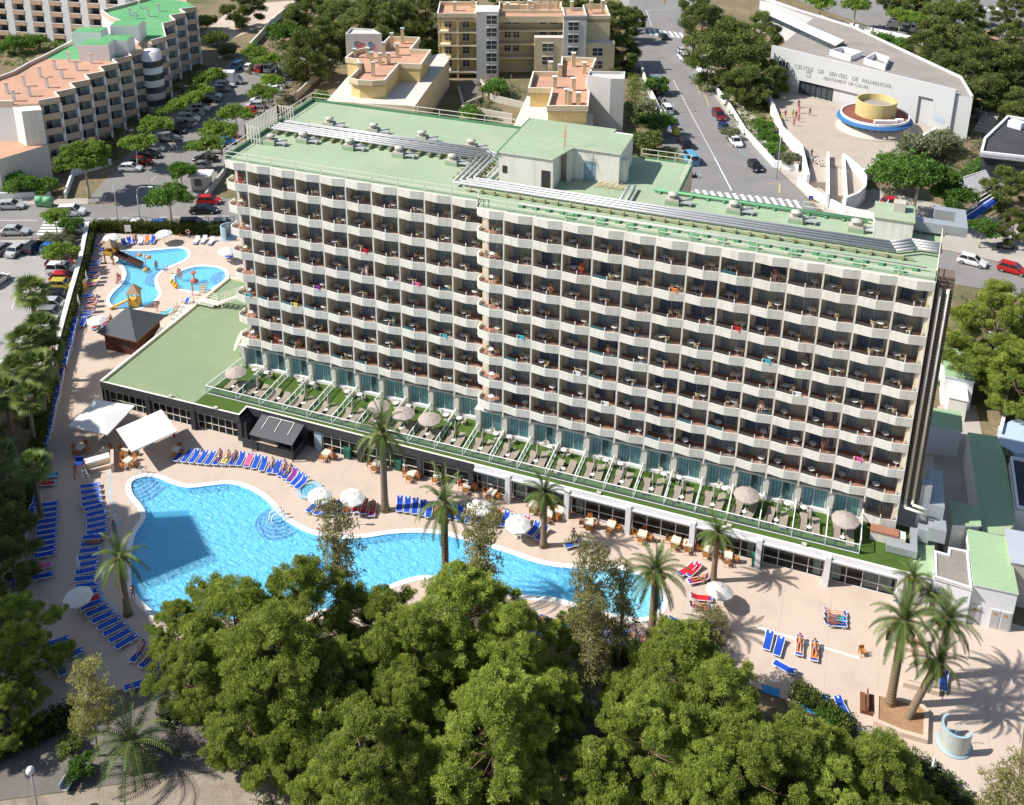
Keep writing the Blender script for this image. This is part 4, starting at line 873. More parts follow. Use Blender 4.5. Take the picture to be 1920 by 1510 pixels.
def lettering(txt,u0,v0,u1,v1,size,name='lettering'):
    s0,z0=WP(u0,v0,cw0,cd); s1,z1=WP(u1,v1,cw0,cd)
    cu=bpy.data.curves.new(name,'FONT'); cu.body=txt; cu.size=size; cu.extrude=.03; cu.space_character=1.0
    o=bpy.data.objects.new(name,cu); COL.objects.link(o); bpy.context.view_layer.update(); w=o.dimensions.x
    me=bpy.data.meshes.new_from_object(o.evaluated_get(bpy.context.evaluated_depsgraph_get())); COL.objects.unlink(o); bpy.data.objects.remove(o)
    me.materials.clear(); me.materials.append(mat('grey_letters',(.36,.355,.35),.7))
    k=bpy.data.objects.new(name,me); COL.objects.link(k); k.parent=ctr
    run=math.hypot(s1-s0,z1-z0); k.scale=(run/w,1,1); X=(cd*((s1-s0)/run)).to_3d(); X.z=(z1-z0)/run; Nn=-cn.to_3d(); Y=Nn.cross(X)
    M=Matrix((X,Y,Nn)).transposed().to_4x4(); M.translation=Vector(wq(s0,z0,.04)); k.matrix_local=M@Matrix.Diagonal((run/w,1,1,1))
for w_,a_,c_ in (('CENTRE',335,500),('DE',545,592),('SERVEIS',640,806),('DE',850,902),('PALMANOVA',940,1206)): q=lambda x:(1420+x/4.8,50+(372+(x-335)*.2126)/4.8); lettering(w_,*q(a_),*q(c_),1.25)
for w_,a_,c_ in (('AJUNTAMENT',595,800),('DE',818,858),('CALVIA',872,998)): q=lambda x:(1420+x/4.8,50+(473+(x-595)*.222)/4.8); lettering(w_,*q(a_),*q(c_),.95)
s0,z0=WP(1516,139,cw0,cd); s=MB(); 
for k in range(3): s.obox(wq(s0+.35*(k-1),z0+.45,.03),(.3,.06,.32),math.atan2(cd.y,cd.x),0)
s.obox(wq(s0,z0-.25,.03),(1.0,.06,.9),math.atan2(cd.y,cd.x),0); s.obox(wq(s0,z0-.25,.07),(.6,.06,.5),math.atan2(cd.y,cd.x),1); s.build('crest',[mat('grey_letters',(.2,.2,.2)),M_cwall],ctr)
s=MB(); s0,z0=WP(1752,221,cw0,cd); s1,z1=WP(1771,229,cw0,cd); s.add([wq(s0,z0-.6,.02),wq(s1,z1-.6,.02),wq(s1,z1+.5,.02),wq(s0,z0+.5,.02)],((0,1,2,3),),0); s.build('blue_panel',[mat('faded_blue_panel',(.42,.50,.58),.7)],ctr)
# plaza: one raised slab with steps, ramp walls and round kiosk
PZ=1.2
M_plaza=mat('plaza_paving',(.44,.375,.31),.9,.08,.2,4,dirt=(.36,.3,.25),dirt_amt=.5)
plz=GL([(1440,172),(1466,240),(1500,280),(1522,300),(1612,320),(1756,243)],PZ)+[tuple(cw1-cn*.1),tuple(cw0-cn*.1)]
b=MB(); b.prism(plz,-.04,PZ,0); structure(b,'plaza',[M_plaza])
b=MB()
for k in range(7):
    p=GL([(1519-k*.0,300+k*4.2),(1550,300+k*4.2),(1550,342),(1517,342)],PZ-.17*(k+1)); b.prism(p,-.03,PZ-.17*(k+1),0)
structure(b,'plaza_steps',[M_plaza])
b=MB(); b.prism(GL([(1553,290),(1581,292),(1586,368),(1556,368)],.6),-.03,.7,0); b.prism(GL([(1585,294),(1607,312),(1620,332),(1619,347),(1606,360),(1587,366)],1.0),-.03,1.0,0); structure(b,'plaza_ramp',[M_plaza])
for lab,px,z,w,zt in (('tall white plaza wall beside the pine bank',[(1437,170),(1464,238),(1500,273),(1513,328)],2.4,.5,2.5),('long white plaza wall with yellow stripe underneath',[(1618,322),(1690,281),(1757,241)],2.4,.5,2.5),('white wall between plaza steps and ramp',[(1551,284),(1551,364)],2.4,.4,2.4),('white wall on the far side of the plaza ramp',[(1580,287),(1585,368)],2.4,.4,2.4),('curved white wall round the end of the plaza ramp',[(1584,292),(1607,311),(1621,330),(1620,348),(1607,361),(1583,371)],2.6,.4,2.7),('low white wall in front of the plaza steps',[(1496,334),(1530,360),(1580,388),(1640,402)],1.4,.4,1.5)):
    b=MB(); P=GL(px,z); b.ribbon(P,w,-.02,zt,0)
    if 'yellow' in lab: b.ribbon([tuple(Vector(p)+Vector((.15,-.3))) for p in P],.1,1.2,1.55,1)
    tag(b.build('plaza_wall',[M_wht,mat('yellow_stripe',(.60,.48,.10),.7)]),lab,'wall','white walls of the plaza')
kc=G(1637,241,1.2); kk=thing('round_kiosk','round plaza kiosk with yellow drum, red roof and blue awning ring','kiosk',(*kc,PZ))
b=MB(); b.lathe([(7.0,0),(7.0,.2),(6.2,.21),(6.2,2.4),(6.0,2.41)],(0,0,0),40,0); b.build('base',[mat('kiosk_render',(.58,.50,.42),.85,.08,.4,4,dirt=(.42,.36,.3))],kk)
b=MB(); b.lathe([(6.36,2.6),(7.0,2.1),(7.0,2.14),(6.36,2.66)],(0,0,0),40,0,False); b.build('awning',[mat('blue_awning',(.035,.14,.34),.7,.1)],kk)
b=MB(); b.lathe([(6.35,2.4),(6.35,3.1),(6.1,3.1),(6.1,2.85)],(0,0,0),40,0,False); b.lathe([(0,2.87),(6.1,2.85)],(0,0,0),40,1,False); b.build('roof_ring',[M_wht,mat('dark_red_roof',(.22,.08,.06),.8,.1)],kk)
b=MB(); b.lathe([(3.7,2.8),(3.75,5.8),(3.45,5.8),(3.4,4.6)],(0,.5,0),40,0,False); b.lathe([(0,4.7),(3.4,4.6)],(0,.5,0),40,1,False); b.build('drum',[mat('kiosk_yellow',(.62,.50,.22),.8,.06,.4,4,dirt=(.5,.42,.25)),M_groof],kk)
b=MB()
for x,y,z,l in ((1.2,-4.6,3.15,2.6),(3.2,-4.0,3.2,1.6),(4.4,-2.8,3.2,1.5)): b.obox((x,y,z),(l,.7,.6),.3,0)
b.build('roof_unit',[M_white],kk)
b=MB()
for k in range(12): t=PI+.3+k*.22; b.box(6.22*math.cos(t)-.35,6.22*math.cos(t)+.35,6.22*math.sin(t)-.1,6.22*math.sin(t)+.1,1.6,2.3)
b.build('window',[M_win],kk)
# far right building with dark roof, pergola in front
fr_=thing('flat_roof_building','low white building with black flat roof at the right edge','building')
P=GL([(1838,284),(1845,258),(1889,216),(1990,232),(1980,300)],6.2); b=MB(); b.prism(P,5.2,5.8,0,1); b.ribbon(ccw(P),.4,5.2,6.2,0,True); b.build('roof',[M_wht,mat('black_bitumen',(.06,.06,.065),.9,.2,.3,4)],fr_)
C=sum((Vector(p) for p in P),Vector((0,0)))/5; b=MB(); b.prism([tuple(Vector(p)+(C-Vector(p))*.08) for p in P],0,5.2,0); b.build('wall',[M_conc],fr_)
w=MB(); a,c=Vector(P[0]).lerp(C,.07),Vector(P[4]).lerp(C,.07); dd=(c-a).normalized(); q=Vector((dd.y,-dd.x))*.06; 
w.face([(*(a+q),1),(*(c+q),1),(*(c+q),4.8),(*(a+q),4.8)],0); w.build('window',[M_win],fr_)
x,y=G(1905,238,5.9); b=MB(); b.obox((x,y,6.4),(2.4,1.8,1.2),R_(-30),0); b.build('roof_box',[M_wht],fr_)
pg=thing('pergola','slatted pergola with blue awning below the black-roofed building','pergola')
b=MB(); p0,p1,p2,p3=(Vector(q) for q in GL([(1801,335),(1848,320),(1872,365),(1812,405)],3.0))
for k in range(9): a=p0.lerp(p3,k/8); c=p1.lerp(p2,k/8); b.beam((*a,3.05),(*c,3.05),.14,.14)
b.face([(*p0.lerp(p3,.05),3.2),(*p1.lerp(p2,.05),3.2),(*p1.lerp(p2,.62),3.2),(*p0.lerp(p3,.62),3.2)],1); b.build('roof',[M_white,mat('grey_shade_sheet',(.33,.33,.34),.8,.1)],pg)
b=MB()
for q in (p0,p1,p2,p3): b.box(q.x-.1,q.x+.1,q.y-.1,q.y+.1,0,3)
b.build('post',[M_white],pg); b=MB(); b.face([(*p3.lerp(p0,.08),2.9),(*p2.lerp(p1,.08),2.9),(*(p2+(p2-p1)*.1),2.3),(*(p3+(p3-p0)*.1),2.3)],0); b.build('awning',[mat('royal_blue_cloth',(.03,.10,.42),.8)],pg)
hs=thing('tiled_house','small house with orange tiled roof among the pines at upper right','house'); P=GL([(1840,66),(1852,56),(1882,76),(1856,84)],4.5); b=MB(); b.prism(P,0,4.4,0); b.build('wall',[M_wht],hs); b=MB(); C=sum((Vector(p) for p in P),Vector((0,0)))/4
for i in range(4): a,c=(Vector(P[i])-C)*1.08+C,(Vector(P[(i+1)%4])-C)*1.08+C; b.face([(*a,4.4),(*c,4.4),(*C,5.4)],0)
b.build('roof',[M_terr],hs)
# stair and ramp beside the service centre
b=MB(); a,c=Vector(G(1840,248)),Vector(G(1868,215))
for k in range(11): q=a.lerp(c,k/10); b.obox((q.x,q.y,.15+.14*k),(3.0,.6,.3+.28*k),R_(-25),0)
tag(b.build('outdoor_stair',[M_conc]),'concrete outdoor stair right of the service centre wall','stair')
b=MB(); b.ribbon(GL([(1790,232),(1830,222),(1845,232)],0),.4,0,2.2,0); tag(b.build('ramp_wall',[M_conc]),'grey ramp wall behind the service centre end','wall')
# --- yard buildings along the right-hand edge
def yard(name,label,px,z,mr,mw=M_wht,cat='outbuilding',par=.0,extra=None):
    t=thing(name,label,cat); P=ccw(GL(px,z)); b=MB(); b.prism(P,0,z-.12,0); b.build('wall',[mw],t)
    C=sum((Vector(p) for p in P),Vector((0,0)))/len(P); b=MB(); b.prism([tuple(Vector(p)+(Vector(p)-C).normalized()*.12) for p in P],z-.12,z,1,0); 
    if par: b.ribbon(P,.2,z,z+par,1,True)
    b.build('roof',[mr,mw],t); return t
M_roof2=mat('yard_green_roof',(.32,.46,.27),.85,.08,.2,3,dirt=(.45,.36,.27),dirt_amt=.45,dirt_s=.3)
yard('outbuilding','green-roofed shed beside the parked cars behind the hotel corner',[(1769,651),(1819,660),(1827,715),(1772,704)],4,M_roof2)
yard('outbuilding','shaded green-roofed store in the narrow service yard',[(1700,760),(1801,771.6),(1803,808),(1700,792)],3.5,M_roof2)
yard('outbuilding','long green-roofed building in the hotel shadow',[(1815,812),(1871,820),(1884,860),(1904,977),(1886,1002),(1842,995),(1836,950)],3.8,M_roof2,M_cream)
yard('outbuilding','white-fronted building with stained pale green roof at the deck corner',[(1814,993),(1888,1008.5),(1909,1112),(1826,1094)],4.3,M_roof2)
yard('outbuilding','white-fronted building with bare grey concrete roof',[(1751,1033),(1777,1040),(1778.5,1027),(1815,1034),(1823,1105),(1752.6,1083)],4.0,mat('bare_concrete_roof',(.27,.245,.215),.95,.15,.4,3),M_wht,'outbuilding',.1)
yard('outbuilding','small green roof between the lawn and the grey roof',[(1703,1010),(1735,985),(1752,999.6),(1750,1083),(1697,1072)],3.3,M_roof2)
yard('outbuilding','cream plant hut beside the dustbins',[(1780,940),(1834,951),(1838,985),(1786,984)],4.6,M_roof2,M_cream)
yard('outbuilding','black-roofed building at the far right behind the deck',[(1894,860),(1980,875),(1990,965),(1906,955)],4.6,mat('black_bitumen',(.06,.06,.065)),M_wht,'outbuilding',.3)
yard('outbuilding','blue-grey metal roofed shed at the right edge',[(1886,992),(1980,1010),(1985,1070),(1896,1053)],4.8,mat('blue_grey_metal',(.42,.46,.50),.5,.05),M_conc)
t=yard('outbuilding','white awning shelter behind the green-roofed shed',[(1778,718),(1812,726),(1815,752),(1780,744)],2.8,M_wht,M_cream)
b=MB(); b.prism(GL([(1872,800),(1905,785),(1960,800),(1960,850),(1905,850),(1875,835)],1.2),0,1.2,0); tag(b.build('water_tank',[mat('pale_blue_cover',(.45,.56,.70),.7,.05)]),'pale blue covered tank behind the yard wall','tank')
b=MB(); b.ribbon(GL([(1850,640),(1872,720),(1880,780),(1868,830)],0),.35,0,1.6,0); tag(b.build('yard_wall',[M_wht]),'white yard wall below the big pine on the right','wall')
# service doors on the white front of the corner building
dw0,dw1=Vector(G(1826,1170)),Vector(G(1902,1190)); dw0=Vector((48.6,-4.85)); dw1=Vector((51.8,-5.25))
dr_=thing('service_door','pair of white louvred service doors with warning triangles on the corner building','door',(*(Vector(G(1826,1094,4.3)).lerp(Vector(G(1909,1112,4.3)),.5)-Vector((0,.04))),0),math.atan2(G(1909,1112,4.3)[1]-G(1826,1094,4.3)[1],G(1909,1112,4.3)[0]-G(1826,1094,4.3)[0]))
for x in (-1.25,.35,1.2):
    b=MB(); b.box(x-.38,x+.38,-.06,.0,.05,2.1,0)
    for k in range(7): b.box(x-.3+k*.1-.02,x-.3+k*.1+.02,-.08,-.061,.15,2.0,1)
    b.build('leaf',[M_white,mat('grey_slot',(.45,.45,.46),.7)],dr_); b=MB(); b.face([(x-.18,-.1,1.55),(x+.18,-.1,1.55),(x,-.1,1.85)],0); b.build('warning_sign',[mat('orange_sign',(.65,.25,.05),.6)],dr_)
# --- tower block outside the frame on the left: its shadow lies over the pool corner
c40,s40=math.cos(R_(-37)),math.sin(R_(-37)); U=Vector((c40,s40)); V=Vector((-s40,c40)); HB=26.0; sh=Vector((math.cos(SUN_AZ),math.sin(SUN_AZ)))/math.tan(SUN_EL)
RC=Vector((-12.5,-35.0))-sh*HB
tb=thing('neighbouring_tower','cream apartment tower beside the pool, outside the left edge of the photograph','tower block')
b=MB(); b.prism([tuple(RC),tuple(RC-U*52),tuple(RC-U*52-V*16),tuple(RC-V*16)],0,HB,0); b.build('wall',[M_cream],tb)
HP=HB+5.0; k0=Vector((-18.9,-21.6))-sh*HP
b=MB(); b.prism([tuple(k0),tuple(k0-U*7.2),tuple(k0-U*7.2-V*6.5),tuple(k0-V*6.5)],HB,HP,0); b.build('roof_house',[M_cream],tb)
for r in range(8):
    for k in range(12):
        q=RC-U*(2.5+k*4.2)+V*.04; s=MB(); s.obox((q.x,q.y,2+r*3.1),(1.8,.1,1.6),R_(-37),0); s.build('window',[M_win],tb) if (r*12+k)<96 else None
# ------------------------------------------------------------------ trees, palms, hedges
L_pine=leaf_mat('pine_needles',(.11,.165,.030),(.32,.395,.068),(.57,.61,.15),.38)
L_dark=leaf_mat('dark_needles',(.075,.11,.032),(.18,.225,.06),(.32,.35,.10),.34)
L_lite=leaf_mat('fresh_leaves',(.12,.21,.03),(.24,.36,.06),(.36,.46,.10),.4)
L_broad=leaf_mat('broad_leaves',(.06,.13,.022),(.13,.25,.045),(.22,.36,.07),.35)
L_olive=leaf_mat('grey_green_leaves',(.13,.15,.08),(.24,.26,.14),(.34,.36,.21),.25)
L_euc=leaf_mat('olive_brown_leaves',(.15,.145,.05),(.28,.265,.10),(.42,.38,.17),.35)
L_hedge=leaf_mat('hedge_leaves',(.03,.06,.010),(.09,.12,.02),(.17,.17,.035),.2)
L_palm=leaf_mat('palm_leaflets',(.045,.08,.02),(.12,.17,.045),(.27,.31,.10),.2,.38)
L_fan=leaf_mat('fan_palm_blades',(.065,.11,.025),(.155,.215,.055),(.30,.33,.12),.2,.45)
M_bark=mat('pine_bark',(.16,.11,.075),.95,.3,1,9)
M_pbark=mat('palm_trunk',(.27,.20,.13),.95,.2,.8,12,stripe=(2,.22,(.15,.105,.07),.07))
M_gbark=mat('pale_bark',(.42,.36,.28),.9,.2,1,9)
def quads_mesh(name,V,T,m):
    """V: (n,4,3) corner array, T: (n,) tint"""
    n=len(V); me=bpy.data.meshes.new(name); me.vertices.add(n*4); me.vertices.foreach_set('co',V.astype(np.float32).ravel())
    me.loops.add(n*4); me.loops.foreach_set('vertex_index',np.arange(n*4,dtype=np.int32)); me.polygons.add(n)
    me.polygons.foreach_set('loop_start',np.arange(0,n*4,4,dtype=np.int32)); me.polygons.foreach_set('loop_total',np.full(n,4,np.int32))
    me.materials.append(m); me.update(calc_edges=True); a=me.attributes.new('tint','FLOAT','FACE'); a.data.foreach_set('value',np.clip(T,0,1).astype(np.float32)); return me
def leaves(rng,C,Rc,per,l,w,flat=.8,out=.7,shell=.55):
    """tufts: for every clump centre C (k,3) of radius Rc (k,), 'per' small blades spread through its volume"""
    k=len(C); D=rng.normal(size=(k,per,3)); D/=np.linalg.norm(D,axis=2,keepdims=True)
    rad=rng.uniform(shell,1,(k,per,1))**.8; P=C[:,None,:]+D*rad*Rc[:,None,None]*np.array([1,1,flat])
    ax=D*out+rng.normal(size=(k,per,3))*.55+np.array([0,0,.25]); ax/=np.linalg.norm(ax,axis=2,keepdims=True)
    s=np.cross(ax,rng.normal(size=(k,per,3))); s/=np.linalg.norm(s,axis=2,keepdims=True)+1e-9
    L_=(rng.uniform(.7,1.3,(k,per,1))*l/2); W_=(rng.uniform(.7,1.3,(k,per,1))*w/2)
    V=np.stack([P-ax*L_-s*W_*.6,P-ax*L_+s*W_*.6,P+ax*L_+s*W_,P+ax*L_-s*W_],2).reshape(-1,4,3)
    T=(rng.normal(.42,.17,(k,1))+rng.normal(0,.10,(k,per))+.16*D[:,:,2]).ravel()  # last term tints blades on a clump's upper side lighter, as if lit
    return V,T
def limbs(b,root,ends,r0,r1,rng,m=0):
    for e in ends:
        a=Vector(root); c=Vector(e); mid=a.lerp(c,.5)+Vector((rng.uniform(-.3,.3),rng.uniform(-.3,.3),rng.uniform(-.2,.5)))
        b.path([a,mid,c],[r0,(r0+r1)/2,r1],6,m)
def tree_proto(name,lab,cat,seed,R,hc,leafm,barkm,lobes=9,clumps=38,per=70,l=.30,w=.09,rc=(.45,.8),vert=.62,trunk=.22,airy=0.0,low=-.25,tall=0.0,lob=(.30,.46)):
    rng=np.random.default_rng(seed); root=thing(name,lab,cat)
    LC=[]; 
    for i in range(lobes):
        t=2*PI*(i*.618+rng.uniform(0,.15)); rr=R*(.62*math.sqrt((i+.5)/lobes)+rng.uniform(-.05,.12)); z=hc+R*vert*(.55-rr/R*1.0+rng.uniform(-.25,.25))
        if tall:
            q=(i+.5)/lobes*2-1; z=hc+R*tall*q; rr=R*rng.uniform(.05,.55)*(1.1-.5*max(0,q))
        LC.append((rr*math.cos(t),rr*math.sin(t),z,R*rng.uniform(*lob)))
    C=[];Rc=[]
    for (x,y,z,r) in LC:
        n=clumps; d=rng.normal(size=(n,3)); d/=np.linalg.norm(d,axis=1,keepdims=True); d[:,2]=np.where(d[:,2]<low,-d[:,2]*rng.uniform(.2,1,n),d[:,2])
        q=np.array([x,y,z])+d*r*rng.uniform(.55,1.05,(n,1))*np.array([1,1,.78]); keep=rng.random(n)>airy; C.append(q[keep]); Rc.append(rng.uniform(rc[0],rc[1],n)[keep])
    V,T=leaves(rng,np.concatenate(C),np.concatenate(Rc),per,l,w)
    o=bpy.data.objects.new('crown',quads_mesh('crown',V,T,leafm)); COL.objects.link(o); o.parent=root
    b=MB(); top=Vector((rng.uniform(-.3,.3),rng.uniform(-.3,.3),hc-R*vert*.45 if not tall else hc+R*.3)); b.path([(0,0,-.1),(top.x*.4,top.y*.4,top.z*.55),top],[trunk,trunk*.8,trunk*.6],8)
    pr=random.Random(seed); limbs(b,top,[(x,y,z) for x,y,z,r in LC],trunk*.5,trunk*.12,pr); b.build('trunk',[barkm],root)
    root['r0']=R; root['h0']=hc; return proto(root)
def pine_proto(seed,R,H,leafm,lobes,clumps,per,l,w,rc,lo=.2):
    """Aleppo pine: uneven tiers of puffs on rising limbs, open in places down to the lower trunk"""
    rng=np.random.default_rng(seed); root=thing('pine_tree','p','tree'); LC=[]; lean=rng.uniform(-.6,.6,2); ph=rng.uniform(0,6.28,3)
    for i in range(lobes):
        t=2*PI*(i*.381966)+rng.uniform(-.35,.35); h=lo+(1-lo)*((i+.5)/lobes)+rng.uniform(-.06,.06); q=(h-lo)/(1-lo); env=R*(math.sin(PI*min(.98,max(.02,q*.80+.17))))**.75*(1+.22*math.sin(2*t+ph[0])+.14*math.sin(3*t+ph[1]))
        rr=env*rng.uniform(.35,1.0)**.6; LC.append((rr*math.cos(t)+lean[0]*q,rr*math.sin(t)+lean[1]*q,h*H-.05*H*rr/R,R*rng.uniform(.17,.31)))
    C=[];Rc=[]
    for (x,y,z,r) in LC:
        n=int(clumps*(r/(R*.24))**2); d=rng.normal(size=(n,3)); d/=np.linalg.norm(d,axis=1,keepdims=True); d[:,2]=np.where(d[:,2]<-.3,-d[:,2],d[:,2])
        C.append(np.array([x,y,z])+d*r*rng.uniform(.35,1.1,(n,1))*np.array([1,1,.62])); Rc.append(rng.uniform(rc[0],rc[1],n))
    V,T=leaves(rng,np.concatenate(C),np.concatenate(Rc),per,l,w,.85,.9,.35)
    o=bpy.data.objects.new('crown',quads_mesh('crown',V,T,leafm)); COL.objects.link(o); o.parent=root
    b=MB(); pr=random.Random(seed); tr_=.045*R+.03; P=[Vector((lean[0]*q+pr.uniform(-.12,.12),lean[1]*q+pr.uniform(-.12,.12),q*H*.9-.1)) for q in (0,.2,.4,.6,.8,1)]; P[0]=Vector((0,0,-.1)); b.path([tuple(p) for p in P],[tr_,tr_*.85,tr_*.7,tr_*.5,tr_*.3,tr_*.1],8)
    for x,y,z,r in LC:
        q=max(.12,min(.95,(z-.14*H)/(H*.9))); k=q*5; a=P[int(k)].lerp(P[min(5,int(k)+1)],k-int(k)); c=Vector((x,y,z)); m=a.lerp(c,.55)+Vector((pr.uniform(-.2,.2),pr.uniform(-.2,.2),-.12*H*.3)); b.path([a,m,c],[tr_*.34*(1.1-q*.6),tr_*.2,tr_*.07],5)
        for _ in range(2): e=c+Vector((pr.uniform(-1,1),pr.uniform(-1,1),pr.uniform(-.6,.2)))*r*1.05; b.path([m.lerp(c,.6),e],[tr_*.1,tr_*.03],4)
    b.build('trunk',[M_bark],root); root['r0']=R; root['h0']=H*.60; return proto(root)
PINES=[pine_proto(s,4.7,h,L_pine,46,15,170,.21,.042,(.28,.60)) for s,h in ((11,10.5),(12,11.5),(13,9.5),(14,10.8))]
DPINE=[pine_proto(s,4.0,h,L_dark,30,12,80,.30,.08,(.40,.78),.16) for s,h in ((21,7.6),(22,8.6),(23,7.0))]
STREET=[tree_proto('street_tree','p',"tree",s,2.6,3.6,L_lite,M_gbark,lobes=8,clumps=22,per=28,l=.24,w=.16,rc=(.3,.6),vert=.35,trunk=.11,airy=.25) for s in (31,32)]
BROAD=[tree_proto('broadleaf_tree','p',"tree",s,4.0,5.2,m,M_gbark,lobes=11,clumps=32,per=40,l=.28,w=.18,rc=(.35,.7),vert=.6,trunk=.2,airy=.15) for s,m in ((41,L_broad),(42,L_lite))]
AIRY=[tree_proto('eucalyptus','p',"tree",s,2.4,7.0,m,M_gbark,lobes=18,clumps=15,per=34,l=.20,w=.06,rc=(.26,.5),vert=1.35,trunk=.12,airy=.25,low=-1,tall=1.75) for s,m in ((51,L_euc),(52,L_euc),(53,leaf_mat('yellow_olive_leaves',(.20,.20,.06),(.34,.33,.11),(.48,.45,.18),.35)))]
SHRUB=[tree_proto('shrub','p',"shrub",s,1.5,1.0,m,M_bark,lobes=6,clumps=16,per=36,l=.2,w=.09,rc=(.28,.5),vert=.5,trunk=.06) for s,m in ((61,L_broad),(62,L_olive),(63,L_dark))]
def palm_proto(seed,H,fl,n=34,tr=.34):
    rng=np.random.default_rng(seed); root=thing('date_palm','p','palm tree'); V=[];T=[]
    for i in range(n):
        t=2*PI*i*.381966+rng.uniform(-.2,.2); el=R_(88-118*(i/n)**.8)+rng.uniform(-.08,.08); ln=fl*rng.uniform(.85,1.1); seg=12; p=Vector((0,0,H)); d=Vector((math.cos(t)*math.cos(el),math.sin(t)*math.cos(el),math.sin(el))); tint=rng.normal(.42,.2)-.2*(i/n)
        prev=p
        for k in range(seg):
            d=(d+Vector((0,0,-.075-.13*k/seg))).normalized(); nx=prev+d*(ln/seg); sd=d.cross(Vector((0,0,1))); sd=sd.normalized() if sd.length>1e-3 else Vector((1,0,0)); up=sd.cross(d)
            V.append([prev-sd*.03,prev+sd*.03,nx+sd*.025,nx-sd*.025]); T.append(tint+.2)
            ll=.43*math.sin(PI*(.12+.84*(k+.5)/seg))**.7*(fl/3.6)
            for q in range(2):
                a=prev.lerp(nx,q/2); 
                for sg in (-1,1):
                    e=a+(sd*sg*.80+up*.30+d*.62).normalized()*ll+Vector((0,0,-.10)); wv=d*.04
                    V.append([a-wv,a+wv,e+wv*.5,e-wv*.5]); T.append(tint+rng.normal(0,.08))
            prev=nx
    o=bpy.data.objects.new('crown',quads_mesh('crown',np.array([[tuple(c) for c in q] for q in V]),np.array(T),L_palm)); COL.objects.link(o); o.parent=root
    b=MB(); b.lathe([(tr*1.5,-.05),(tr*1.15,.5),(tr,1.2),(tr*.95,H*.6),(tr*.9,H-.7),(tr*1.35,H-.25),(tr*.8,H+.15),(0,H+.2)],(0,0,0),12,0); b.build('trunk',[M_pbark],root)
    b=MB()
    for k in range(7):
        t=k*.9; 
        for j in range(5): b.tube((.25*math.cos(t),.25*math.sin(t),H-.1),(.75*math.cos(t+.1*j),.75*math.sin(t+.1*j),H-.45-.1*j),.05,.09,5)
    b.build('fruit_stalk',[mat('orange_fruit_stalks',(.45,.20,.05),.8,.2)],root)
    root['r0']=fl; root['h0']=H; return proto(root)
PALMS=[palm_proto(71,6.0,2.85,38,.30),palm_proto(72,6.0,2.65,33,.30),palm_proto(74,6.0,2.75,28,.29)]; SHORTP=palm_proto(73,2.6,3.9,38,.45)
def fan_proto(seed,H):
    rng=np.random.default_rng(seed); root=thing('fan_palm','p','palm tree'); V=[];T=[]
    for i in range(34):
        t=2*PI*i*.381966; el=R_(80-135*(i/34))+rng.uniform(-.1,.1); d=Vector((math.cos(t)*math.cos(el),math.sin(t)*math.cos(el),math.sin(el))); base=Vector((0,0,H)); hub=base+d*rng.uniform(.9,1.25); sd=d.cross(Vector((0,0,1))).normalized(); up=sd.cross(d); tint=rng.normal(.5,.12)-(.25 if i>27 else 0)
        V.append([base-sd*.02,base+sd*.02,hub+sd*.02,hub-sd*.02]); T.append(tint)
        for k in range(15):
            a=R_(-105+210*k/14); e=hub+(d*math.cos(a)+sd*math.sin(a)).normalized()*rng.uniform(.95,1.15)+Vector((0,0,-.22)); m=hub.lerp(e,.55)+up*.08; wv=(e-hub).cross(up).normalized()*.075
            V.append([hub,hub+wv*.2,m+wv,m-wv]); V.append([m-wv,m+wv,e+wv*.15,e-wv*.15]); s=tint+rng.normal(0,.08); T+= [s,s]
    o=bpy.data.objects.new('crown',quads_mesh('crown',np.array([[tuple(c) for c in q] for q in V]),np.array(T),L_fan)); COL.objects.link(o); o.parent=root
    b=MB(); b.lathe([(.42,-.05),(.30,.6),(.24,2),(.22,H-1.6),(.46,H-1.3),(.40,H-.4),(.2,H),(0,H+.1)],(0,0,0),10,0); b.build('trunk',[mat('fan_palm_trunk',(.22,.17,.125),.95,.2,.8,9)],root)
    root['r0']=2.2; root['h0']=H; return proto(root)
FANS=[fan_proto(81,7.0),fan_proto(82,7.0)]
tr=random.Random(99)
def depth_at(x,y,z): return (Vector((x,y,z))-Vector(CAM)).dot(FW)
def crown(p,u,v,rpx,label,group,sz=None):
    """stand a copy of tree p so that its crown, rpx wide in the photograph, sits at that survey point and its foot on the ground"""
    s=1.0
    for _ in range(6):
        x,y=G(u,v,p['h0']*s); s=rpx*depth_at(x,y,p['h0']*s)/F/p['r0']
    return place(p,(x,y,0),tr.uniform(0,6.28),label,group,(s,s,s*(sz or tr.uniform(.92,1.08))))
g1='pines between the pool garden and the viewer'
